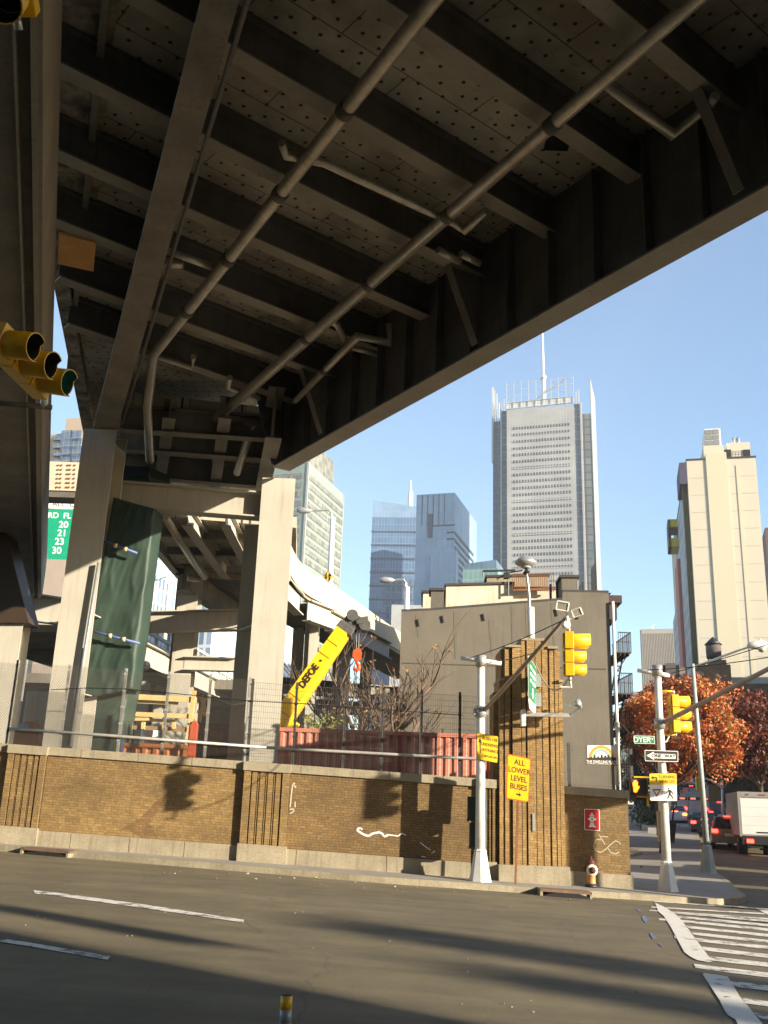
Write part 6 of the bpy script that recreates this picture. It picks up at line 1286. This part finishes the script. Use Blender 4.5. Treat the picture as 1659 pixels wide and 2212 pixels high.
# ribbed tower
RIB = GRIDM('ribbed_bronze', (.085,.06,.045), (.06,.045,.035), (.06,.045,.035), 2., 3.6, .1, .5); RIBW = M('pale_rib', (.40,.36,.31), (.34,.31,.26), .3, .8)
t, P_, u1, h0 = tower('brown tower with closely spaced pale vertical ribs, left of the cream tower', 1386, 1474, 1361, 330, 26, RIB, RIBW, name='ribbed_tower', ytop_r=1358)
n = 26
for i in range(n+1): u = u1*i/n; m = MB(); m.box(u-.16,u+.16,-.45,.05,0,h0); m.build('rib', RIBW, t, local=True)
m = MB(); m.box(-.1,u1+.1,-.5,.1,h0-1.4,h0+.2); m.build('roof_band', RIBW, t, local=True); a, z = P_.uz(1404,1356,2.); m = MB(); m.beam((a,2,z),(a+1.6,2,z+1.),.4,.3); m.tube([V((a+1,2,z-1)),V((a+1,2,z+.5))],.2,6); m.build('roof_dish', WHITE, t, local=True)
m = MB(); m.box(-.6,u1*.0+.05,-.3,26,0,h0); m.build('side_wall', CRM, t, local=True)
# mid-distance low buildings
BRO = BRICK('brown_brick', (.26,.155,.075), (.21,.12,.058), (.17,.11,.06), dirt=(.15,.09,.045)); PNK = M('pinkish_render', (.36,.27,.21), (.30,.22,.17), .8, .9, bmp=.1)
def low(label, x0, x1, y, Y, dep, mat, name='low_building', yaw=GRID): return tower(label, x0, x1, y, Y, dep, mat, name=name, cat='building', yaw=yaw)
t, P_, u1, h0 = low('brown brick loft building carrying the water tank', 1498, 1578, 1436, 108, 12, BRO); MB().box(u1*.4,u1*.9,.5,8,h0,h0+.6).build('roof_house', BRO, t, local=True, uv=boxuv); q = MB(); q.box(u1*.22,u1*.34,-.1,.05,h0-4.4,h0-2.6); q.build('window', BLACK, t, local=True)
bt = P_.o+P_.u*(u1*.6)+P_.n*4; t = thing('water_tank', 'small dark wooden rooftop water tank with a pointed lid', 'water tank', (bt.x, bt.y, bt.z+.6)); W_ = V((bt.x,bt.y,bt.z+.6)); k = 1.0
m = MB(); m.lathe(W_+V((0,0,.7)), [(.82,0),(.86,1.),(.82,1.55)], 20); m.build('barrel', M('tank_wood', (.13,.10,.08), (.09,.07,.06), 3., .9), t); m = MB(); m.lathe(W_+V((0,0,2.25)), [(1.,0),(.5,.5),(.01,.95)], 20); m.build('lid', BLACK, t); m = MB()
for a in range(4): th = a*1.57+.78; m.beam(W_+V((math.cos(th)*.7,math.sin(th)*.7,0)), W_+V((math.cos(th)*.7,math.sin(th)*.7,.7)), .12, .12)
m.build('legs', BLACK, t)
t, P_, u1, h0 = low('pinkish rendered building with dark windows left of the lamp post', 1424, 1480, 1441, 122, 12, PNK)
for x in (1438,1457): u, z = P_.uz(x,1452); m = MB(); m.box(u-.6,u+.6,-.06,.05,z-1.1,z+.9); m.build('window', BLACK, t, local=True)
u, z = P_.uz(1449,1452); MB().box(u-.6,u+.6,-1.,0,0,z+1.).build('chimney', M('dark_flue', (.16,.12,.10), None, 2., .9), t, local=True)
low('pale grey narrow building just right of the lamp post', 1496, 1516, 1450, 100, 6, CONCG); low('pale yellow brick house below the water tank', 1516, 1541, 1479, 96, 6, M('pale_yellow_brick', (.50,.36,.17), (.42,.30,.14), 2., .9)); low('long brown low building with a white cornice right of the water tank', 1541, 1720, 1477, 104, 12, BRO); low('white rendered building behind the dark red tree', 1570, 1720, 1463, 112, 8, PENT)
low('small blue-grey distant building at the foot of the fire escape', 1362, 1392, 1494, 230, 12, M('blue_grey', (.30,.36,.40), (.26,.32,.36), .5, .8)); low('beige shop building behind the bus and far signal pole', 1500, 1640, 1660, 118, 10, M('beige_shop', (.30,.25,.19), (.24,.2,.15), 1., .9)); low('dark brown tower at the right edge beyond the cream one', 1652, 1720, 1140, 260, 20, M('dark_brown_brick', (.14,.07,.05), (.11,.055,.04), 1., .9), name='brown_tower')
low('grey metal plant room behind the parapet left of the stucco building', 846, 916, 1306, 75, 8, M('grey_metal_cladding', (.36,.37,.37), (.31,.32,.32), 1., .5), name='plant_room', yaw=R(-4))
# shop signs
for x0, x1, y0, y1, c, lab in ((1537,1552,1712,1730,(.45,.14,.08),'reddish shop sign far down the street beside the far signal pole'),(1554,1572,1709,1728,(.5,.45,.42),'pale and red shop banner far down the street above the cars')):
    a, b_ = yv(x0, y0, 112), yv(x1, y1, 112); t = thing('shop_sign', lab, 'shop sign', (a.x, 112, b_.z)); MB().box(a.x,b_.x,112,112.3,b_.z,a.z).build('panel', M('shop_sign_'+str(x0), c, None, 3., .5), t)
a, b_ = yv(1382,1746,64), yv(1396,1768,64)
# street bits
t = thing('signal_pole', 'distant silver signal pole with a curved arm over the traffic', 'signal pole', tuple(yv(1560,1760,80))); m = MB(); m.tube([yv(1561,1775,80), yv(1560,1681,80)], .1, 8); m.build('shaft', POLEW, t); m = MB(); m.tube([yv(1562,1704,80), yv(1552,1696,80), yv(1536,1686,80), yv(1518,1681,80)], [.09,.08,.07,.06], 8); m.build('mast_arm', POLEW, t); MB().tube([yv(1520,1682,80), yv(1575,1683,80)], .04, 6).build('crossbar', POLEW, t)
p = yv(1508,1694,80); m = MB(); m.box(p.x-.2,p.x+.2,79.8,80.1,p.z-.55,p.z+.55); m.build('signal_head', SIGNY, t, bevel=.04); a, b_ = yv(1556,1694,79.8), yv(1569,1702,79.8); MB().box(a.x,b_.x,79.8,79.85,b_.z,a.z).build('street_sign', SIGW, t)
t = thing('tree_guard', 'leaning dark tree guard at the kerb just right of the corner pole', 'tree guard', tuple(G(1452,1820,.15))); p = G(1452,1820,.15); m = MB(); m.hexa([p+V((-.12,0,0)),p+V((.14,0,0)),p+V((.14,.3,0)),p+V((-.12,.3,0))],[p+V((-.05,0,1.1)),p+V((.3,0,1.1)),p+V((.3,.3,1.1)),p+V((-.05,.3,1.1))]); m.build('guard', M('dark_brown_guard', (.05,.035,.03), None, 3., .8), t, bevel=.02); m = MB(); m.tube([p+V((.1,.1,1.1)), p+V((.45,.1,3.2))], .05, 6); m.build('stake', BARK, t)
for x, y, lab in ((1404,1794,'rear pale stone edging block around the tree pit'),(1418,1800,'front pale stone edging block around the tree pit')):
    p = G(x, y, .15); m = MB(); m.beam(p-SR*.5+V((0,0,.16)), p+SR*.5+V((0,0,.16)), .35, .34); o = m.build('edging_block', M('pale_stone', (.42,.41,.38), (.32,.31,.28), 4., .9, bmp=.3), None); tag(o, lab, 'stone block')
lm = MB(); rnd = random.Random(8); p0 = G(1384,1792,.15); t = thing('hedge', 'low dark hedge along the pavement left of the corner pole', 'hedge', tuple(p0)); m = MB()
for k in range(26): c = p0+ST*rnd.uniform(-1,9)+SR*rnd.uniform(-.3,1.1)+V((0,0,rnd.uniform(.3,1.6))); leaves(lm, c, .5, 30, .13, rnd)
lm.build('foliage', GRND, t, recalc=False); m.tube([p0+V((0,0,0)), p0+ST*1+V((0,0,1))], .04, 5); m.build('stem', BARK, t)
# ---------------------------------------------------------------- vehicles
TAIL = EM('tail_glow', (1., .035, .02), 4.2, (.2,.01,.01)); AMB = EM('amber_tail_glow', (1., .16, .02), 3.6, (.25,.04,.01)); CGL = M('car_glass', (.018,.02,.022), (.012,.014,.016), 3., .12, spec=.8); TYRE = RUBBER; RIM = M('wheel_rim', (.35,.35,.35), None, 3., .35, metal=.6)
def at_street(x, y, Y): p = yv(x, y, Y); return V((p.x, Y, zg(p.x, Y)))
def wheel(t, x, y, r, w, sx):
    m = MB(); m.lathe(V((x,y,r)), [(r*.62,-w/2),(r*.94,-w/2),(r,-w*.32),(r,w*.32),(r*.94,w/2),(r*.62,w/2)], 20, (1,0,0)); o = m.build('wheel', TYRE, t, local=True); m = MB(); m.lathe(V((x,y,r)), [(r*.63,-w*.46),(r*.6,w*.46)], 16, (1,0,0)); m.build('rim', RIM, o, local=True)
def car(label, pos, yaw, body, L=4.5, W=1.8, H=1.45, suv=False, lamp=TAIL):
    t = thing('parked_car' if False else 'car', label, 'car', pos, yaw, 'cars queueing on the side street')
    # local: x across, y forward (rear at y = 0), z up
    pr = [(0.,.35),(.02,.75),(.10,.95 if not suv else 1.0),(.75 if not suv else .25,1.0),(1.35 if not suv else .65,H),(2.6,H),(3.45,.98),(L-.15,.82),(L,.5),(L-.05,.3)]
    m = MB(); n = len(pr); rows = [(-W/2,.0),(-W/2+.02,1.),(W/2-.02,1.),(W/2,.0)]
    def xs(z): return W/2*(1 if z < .95 else 1-.26*(z-.95)/(H-.95))
    for s_ in (-1, 1):
        for y, z in pr: m.v.append(V((s_*xs(z), y, z)))
    for i in range(n): j = (i+1)%n; m.f.append((i, j, n+j, n+i)); m.sm.append(False)
    m.f.append(tuple(range(n))[::-1]); m.f.append(tuple(range(n, 2*n))); m.sm += [False]*2
    m.build('body', body, t, local=True, bevel=.05)
    a, b_ = pr[3], pr[4]; g = MB(); k0, k1 = .1, .9
    ya, za = a[0]+(b_[0]-a[0])*k0, a[1]+(b_[1]-a[1])*k0; yb, zb = a[0]+(b_[0]-a[0])*k1, a[1]+(b_[1]-a[1])*k1; o_ = V((0,-.02,.02))
    g.prism([V((-xs(za)+.1,ya,za))+o_, V((xs(za)-.1,ya,za))+o_, V((xs(zb)-.08,yb,zb))+o_, V((-xs(zb)+.08,yb,zb))+o_], (0,.01,-.01)); g.build('rear_window', CGL, t, local=True)
    for s_ in (-1,1):
        g = MB(); q = [(1.1 if not suv else .8,1.02),(3.2,1.02),(2.55,H-.1),(1.45 if not suv else .95,H-.1)]; g.prism([V((s_*(xs(z)+.008),y,z)) for y, z in q], (s_*.006,0,0)); g.build('side_window', CGL, t, local=True)
        lz = .8 if not suv else .95; g = MB(); g.box(s_*(W/2-.02)-(.32 if s_ > 0 else 0), s_*(W/2-.02)+(.32 if s_ < 0 else 0), -.02, .08, lz-.09, lz+.09); g.build('tail_light', lamp, t, local=True, bevel=.03)
        g = MB(); g.box(s_*(W/2+.0)-.02+s_*.1-.08, s_*(W/2)+.02+s_*.1+.08, 3.0, 3.12, .95, 1.1); g.build('wing_mirror', body, t, local=True, bevel=.02)
        for y in (.75, L-.8): wheel(t, s_*(W/2-.1), y, .32, .2, s_)
    g = MB(); g.box(-.22,.22,yb-.12 if suv else .72,yb if suv else .78,(H-.02) if suv else .99,(H+.03) if suv else 1.04); g.build('brake_light', lamp, t, local=True)
    g = MB(); g.box(-W/2+.05,W/2-.05,-.06,.1,.34,.55); g.build('bumper', body, t, local=True, bevel=.03); g = MB(); g.box(-.24,.24,-.075,-.06,.56 if not suv else .7,.70 if not suv else .84); g.build('licence_plate', SIGW, t, local=True)
    return t
SY = -math.atan2(ST.x, ST.y)
DG = M('dark_grey_car_paint', (.045,.047,.05), (.035,.036,.04), 2., .25, spec=.7); SIL = M('silver_car_paint', (.34,.36,.38), (.30,.32,.34), 2., .25, metal=.4); WCP = M('white_car_paint', (.62,.66,.70), None, 2., .3); OLV = M('taupe_car_paint', (.20,.19,.15), (.17,.16,.13), 2., .3, spec=.7)
car('dark grey sedan with glowing tail lights, right behind the white bus', at_street(1524,1794,66), SY, DG)
car('olive grey car with its brake lights lit, between the dark sedan and the truck', at_street(1576,1810,54), SY, OLV, suv=True, H=1.7)
car('small dark car ahead, roof and brake light showing over the dark sedan', at_street(1558,1772,80), SY, DG, suv=True, H=1.75)
car('dark van ahead with a high red light strip, right of the bus', at_street(1551,1766,96), SY, DG, suv=True, H=2.1)
car('white parked car left of the bus, half hidden by the corner pole', at_street(1459,1775,78), SY, WCP, lamp=AMB)
# bus
p = at_street(1500,1778,84); t = thing('bus', 'white bus seen from behind with a lettered roof panel and red light bars', 'bus', p, SY); BUSW = M('bus_white', (.46,.47,.46), (.40,.41,.40), 1., .4)
m = MB(); m.box(-1.27,1.27,0,11,.45,2.95); m.build('body', BUSW, t, local=True, bevel=.08); m = MB(); m.box(-1.15,1.15,.1,10.5,2.95,3.2); m.build('roof_pod', BUSW, t, local=True, bevel=.06); m = MB(); m.box(-1.1,.1,-.05,.1,3.15,3.5); m.build('roof_sign', SIGW, t, local=True)
m = MB(); m.box(-1.1,1.1,-.02,.02,2.72,2.98); m.build('upper_dark_band', BLACK, t, local=True); m = MB(); m.box(-1.2,1.2,-.02,.02,1.72,1.98); m.build('lower_dark_band', BLACK, t, local=True)
for x in (-.12,.0,.12): m = MB(); m.box(x-.1-.03,x-.1+.03,-.04,0,2.84,2.9); m.build('marker_light', TAIL, t, local=True)
for x in (-.85,.0,.95): m = MB(); m.box(x-.2,x+.2,-.05,0,1.80,1.9); m.build('light_bar', TAIL, t, local=True, bevel=.02)
for x in (-.92,-.62,.75,1.0): m = MB(); m.tube([V((x,-.05,1.05)),V((x,.02,1.05))], .13, 12); m.build('tail_light', TAIL, t, local=True)
m = MB(); m.box(-1.25,1.25,-.12,.1,.3,.55); m.build('bumper', BLACK, t, local=True, bevel=.03)
for s_ in (-1,1): wheel(t, s_*1.1, 2.2, .48, .28, s_); wheel(t, s_*1.1, 8.8, .48, .28, s_)
text('JERSEY CITY', .34, V((0,-.03,2.52)), V((1,0,0)), V((0,0,1)), BLACK, t, local=True, sx=.95)
for k in (2.28,2.14): m = MB(); m.box(-1.,1.,-.025,0,k-.02,k+.02); m.build('text_line', GALV, t, local=True)
c = yv(1479,1708,72); t = thing('road_sign', 'small orange-red lit sign on a post in front of the bus', 'road sign', (c.x,72,zg(c.x,72))); a, b_ = yv(1471,1702,72), yv(1486,1715,72); MB().box(a.x,b_.x,72,72.05,b_.z,a.z).build('panel', M('faded_red_sign', (.75,.22,.13), (.8,.45,.35), 9., .5), t); MB().tube([V((b_.x,72.1,zg(c.x,72))), V((b_.x,72.1,a.z))], .04, 6).build('post', GALV, t)
# box truck
p = yv(1655,1838,50.5); p = V((p.x, 50.5, zg(p.x, 50.5))); t = thing('box_truck', 'white box truck with a lit tail light at the right edge of the street', 'truck', p, -R(13.)); TW = M('truck_white', (.72,.71,.67), (.64,.63,.59), .8, .5, bmp=.03); TS = M('truck_side_shaded_white', (.46,.45,.42), (.42,.41,.38), .8, .5)  # side white is a darker copy, its shade put into the colour
xl = -1.17; m = MB(); m.box(xl,1.2,0,5.2,.95,3.05); m.build('cargo_box', TS, t, local=True, bevel=.03); m = MB(); m.box(xl+.12,1.1,-.03,.02,1.02,2.72); m.build('roller_door', TW, t, local=True)
m = MB(); m.box(xl-.01,1.21,-.04,.05,2.80,3.06); m.box(xl-.01,xl+.1,-.04,.05,.9,3.0); m.box(1.1,1.21,-.04,.05,.9,3.); m.build('rear_frame', M('truck_frame', (.30,.29,.27), None, 2., .5), t, local=True)
m = MB(); m.box(xl+.1,1.1,-.1,.4,.55,.93); m.build('rear_sill', BLACK, t, local=True); m = MB(); m.box(-.6,.6,.2,6.6,.45,.8); m.build('chassis', BLACK, t, local=True); m = MB(); m.box(-1.,1.,5.3,7.2,.5,2.35); m.build('cab', TW, t, local=True, bevel=.1)
for s_ in (-1,1): 
    wheel(t, s_*.95, 1.2, .42, .42, s_); wheel(t, s_*.95, 6.3, .42, .28, s_)
    m = MB(); m.box(s_*.72-.16,s_*.72+.16,-.14,-.09,.62,.80); m.build('tail_light', TAIL, t, local=True)
m = MB(); m.box(-.3,.3,-.2,.0,.3,.38); m.build('step', BLACK, t, local=True)
for k in range(9): m = MB(); m.box(xl-.015,xl+.01,.3+k*.56,.33+k*.56,1.0,3.0); m.build('side_rib', TS, t, local=True)
m = MB(); m.box(-.35,.3,-.05,-.03,1.1,1.16); m.build('door_latch', BLACK, t, local=True)
for k in range(3): m = MB(); m.box(xl+.13,1.09,-.036,-.03,1.45+.43*k,1.46+.43*k); m.build('door_seam', TS, t, local=True)
for x in (-.7,-.1,.0,.1,.75): m = MB(); m.box(x-.05,x+.05,-.06,-.03,2.9,2.95); m.build('marker_light', M('dim_marker', (.25,.04,.03), None, 2., .4), t, local=True)
# roadside lamps on the ramps
def ramp_lamp(label, xb, yb, xt, yt, hx, hy, Y):
    b = yv(xb, yb, Y); t = thing('ramp_lamp', label, 'street lamp', b); m = MB(); m.tube([b-V((0,0,1.5)), yv(xt, yt, Y)], [.16,.12], 8); m.build('shaft', WHITE, t)
    top = yv(xt, yt, Y); h = yv(hx, hy, Y); m = MB(); m.tube([yv(xt-3,yt+10,Y), yv(xt-3,yt-8,Y), yv(xt-8,yt-16,Y), V(((top.x+h.x)/2,Y,h.z+.03)), h], .045, 6); m.build('arm', GALV, t); m = MB(); m.lathe(h+V((.25,0,0)), [(.04,0),(.14,.2),(.17,.5),(.1,.75),(.03,.8)], 10, (-1,0,0)); m.build('lamp_head', GALV, t)
ramp_lamp('tall white lamp post on the curved ramp in front of the green-grey slab', 711,1285,719,1118,664,1103,46); ramp_lamp('white curved-arm lamp left of the stucco building roof', 877,1335,880,1268,842,1253,47); ramp_lamp('white lamp post seen under the deck before the white apartment tower', 360,1330,366,1262,318,1253,60)
s = Sign([(709,1234.0),(720.5,1245.5),(709,1257),(697.5,1245)], 45.8); t = thing('road_sign', 'yellow diamond sign with two opposite arrows on the curved ramp lamp post', 'road sign', s.c[2])
s.panel('panel', BLACK, t, 0, .03, 0, .02); s.panel('face', SIGY, t, .02, .03, .004)
c = bil(s.c, .5, .5)-V((0,.03,0)); k = .25
for sx, up in ((-.09,-1),(.09,1)): m = MB(); m.prism([c+V((sx+dx*k,0,up*dz*k)) for dx, dz in ((-.1,-.8),(.1,-.8),(.1,.1),(.3,.1),(0,.8),(-.3,.1),(-.1,.1))], (0,-.01,0)); m.build('arrow', BLACK, t)
c = yv(306,1432,44); t = thing('street_lamp', 'round pale lamp head hanging under the far viaduct beside the tarp', 'street lamp', c); m = MB(); m.lathe(c-V((0,0,.2)), [(.05,-.2),(.3,-.1),(.42,.1),(.35,.25),(.1,.32)], 16); m.build('lamp_head', WHITE, t); m = MB(); m.tube([c, c+V((-.6,0,.3))], .06, 6); m.build('arm', GALV, t)
# ---------------------------------------------------------------- unseen things right of and behind the view, placed to throw shade
OFFB = BRICK('red_brick_building', (.25,.12,.08), (.2,.09,.06), (.2,.17,.14))
c0 = V((30.5,-8.8,0)); m = MB(); m.box(0,45,-40,0,0,42); t = thing('brick_building', 'brick building across the road, outside the picture to the right', 'building', c0, -math.atan2(.53,.848)); m.build('block', OFFB, t, local=True, uv=boxuv)

t = thing('shadow_board', 'unseen sign board on a thick post, added to shade the corner wall', 'sign board', (14.0, 23.05, zg(14, 23)))  # unseen board added to shade the top of the corner wall
MB().box(14.02,14.5,22.95,23.15,zg(14,23)-.1,5.6).build('post', GALV, t); m = MB(); m.prism([V((13.7,22.9,4.78)),V((15.0,22.9,4.95)),V((16.6,22.9,5.35)),V((16.6,22.9,5.75)),V((13.7,22.9,5.6))], (0,.06,0)); m.build('board', SIGW, t)
for i, (x, y, w_, d_, h, lab) in enumerate(((-62,-30,34,30,44,'unseen brick building added behind the camera to block sky light, far left'),(-26,-26,40,30,40,'unseen flat-roofed brick building added behind the camera to block sky light'))):  # unseen blocks added to cut the sky light from behind
    t = thing('brick_building', lab, 'building', (x, y-d_, zg(x, y))); m = MB(); m.box(0,w_,0,d_,0,h); m.build('block', OFFB, t, local=True, uv=boxuv)
    for k in range(int(w_/4)):
        for j in range(int(h/4)-1): q = MB(); q.box(1.2+4*k,3.2+4*k,d_-.02,d_+.05,3+4*j,5.2+4*j); q.build('window', CGL, t, local=True)

sb = V((-3.3,14.0,.3))+V((.848,-.53,.283))*39.5; t = thing('shadow_panel', 'unseen blank panel added by the building corner to shade the road', 'sign', sb); m = MB(); m.box(sb.x-.5,sb.x+.5,sb.y-.08,sb.y+.08,sb.z-.75,sb.z+.75); m.build('panel', SIGW, t); m = MB(); m.beam(sb+V((0,0,.8)), sb+V((-.3,-2.6,.8)), .08, .08); m.build('bracket', BLACK, t)  # unseen panel added to drop a short shadow on the road
for x, y, w_, h, lab in ((76.8,-31.9,1.5,25.6,'taller unseen brick chimney added far off to the right to shade the road'),(75.6,-33.8,1.2,24.6,'shorter unseen brick chimney added before the taller one to shade the road')):  # unseen stacks added for the soft shadow bands on the road
    t = thing('shadow_chimney', lab, 'chimney', (x, y, zg(x, y))); m = MB(); m.lathe((x,y,zg(x,y)), [(w_*.62,0),(w_*.5,h*.9),(w_*.56,h*.92),(w_*.56,h)], 16); m.build('stack', OFFB, t, uv=boxuv)
rb0 = V((36,54,0)); t = thing('brick_building', 'loft building lining the right side of the side street, outside the picture', 'building', (36,54,zg(36,54)), GRID); m = MB(); m.box(0,30,0,90,0,24); m.build('block', OFFB, t, local=True, uv=boxuv)
tr = [o for o in bpy.data.objects if o.get('category') == 'truck'][0]
for i, (x, y, lab) in enumerate(((20.9,41.,'unseen white box truck added to shade the pavement, nearest the visible one'),(18.3,32.3,'unseen white box truck added to shade the pavement, in the middle of the three'),(15.6,23.4,'unseen white box truck added to shade the pavement, at the stop line'))):  # unseen trucks added so their gaps band the pavement with light
    c = copy_tree(tr); c.location = (x, y, zg(x, y)); c.rotation_euler = (0,0,SY); c['label'] = lab
# ---------------------------------------------------------------- light, sky, camera
sc = bpy.context.scene
hz_ = MB().box(-330, 150, -78, 900, -1.3, 290).build('haze', None, None); tag(hz_, kind='stuff')
hm = bpy.data.materials.new('haze'); hm.use_nodes = True; hn = hm.node_tree; hn.nodes.remove(hn.nodes['Principled BSDF']); pv = hn.nodes.new('ShaderNodeVolumePrincipled')
pv.inputs['Color'].default_value = (.80,.88,1,1); pv.inputs['Density'].default_value = .00028; pv.inputs['Anisotropy'].default_value = .2; hn.links.new(pv.outputs[0], hn.nodes['Material Output'].inputs['Volume']); hz_.data.materials.append(hm)
AZ = V((.848, -.53, 0)).normalized(); EL = R(15.5)
sund = V((AZ.x*math.cos(EL), AZ.y*math.cos(EL), math.sin(EL)))
li = bpy.data.lights.new('sun', 'SUN'); li.energy = 5.; li.angle = R(.53); li.color = (1., .88, .70)
lo = bpy.data.objects.new('sun', li); C.objects.link(lo); lo.rotation_euler = (-sund).to_track_quat('-Z', 'Y').to_euler(); lo.location = (60, -40, 40)
w = bpy.data.worlds.new('World'); sc.world = w; w.use_nodes = True; nt = w.node_tree
sky = nt.nodes.new('ShaderNodeTexSky'); sky.sky_type = 'NISHITA'; sky.sun_disc = False; sky.sun_elevation = EL; sky.sun_rotation = math.atan2(AZ.x, AZ.y)
sky.altitude = 20; sky.air_density = 1.; sky.dust_density = .35; sky.ozone_density = 1.8
nt.links.new(sky.outputs[0], nt.nodes['Background'].inputs[0]); nt.nodes['Background'].inputs[1].default_value = .112
cam = bpy.data.cameras.new('camera'); co = bpy.data.objects.new('camera', cam); C.objects.link(co)
cam.sensor_fit = 'HORIZONTAL'; cam.sensor_width = 36; cam.lens = FPX/1659*36; cam.clip_start = .1; cam.clip_end = 6000
co.matrix_world = Matrix(((RT.x, UP.x, -_fw.x, 0), (RT.y, UP.y, -_fw.y, 0), (RT.z, UP.z, -_fw.z, EYE), (0, 0, 0, 1)))
sc.camera = co
sc.render.engine = 'CYCLES'; sc.cycles.max_bounces = 8; sc.cycles.diffuse_bounces = 4
sc.render.resolution_x, sc.render.resolution_y = 768, 1024
sc.view_settings.view_transform = 'Standard'; sc.view_settings.look = 'None'; sc.view_settings.exposure = 1.48; sc.view_settings.gamma = 1
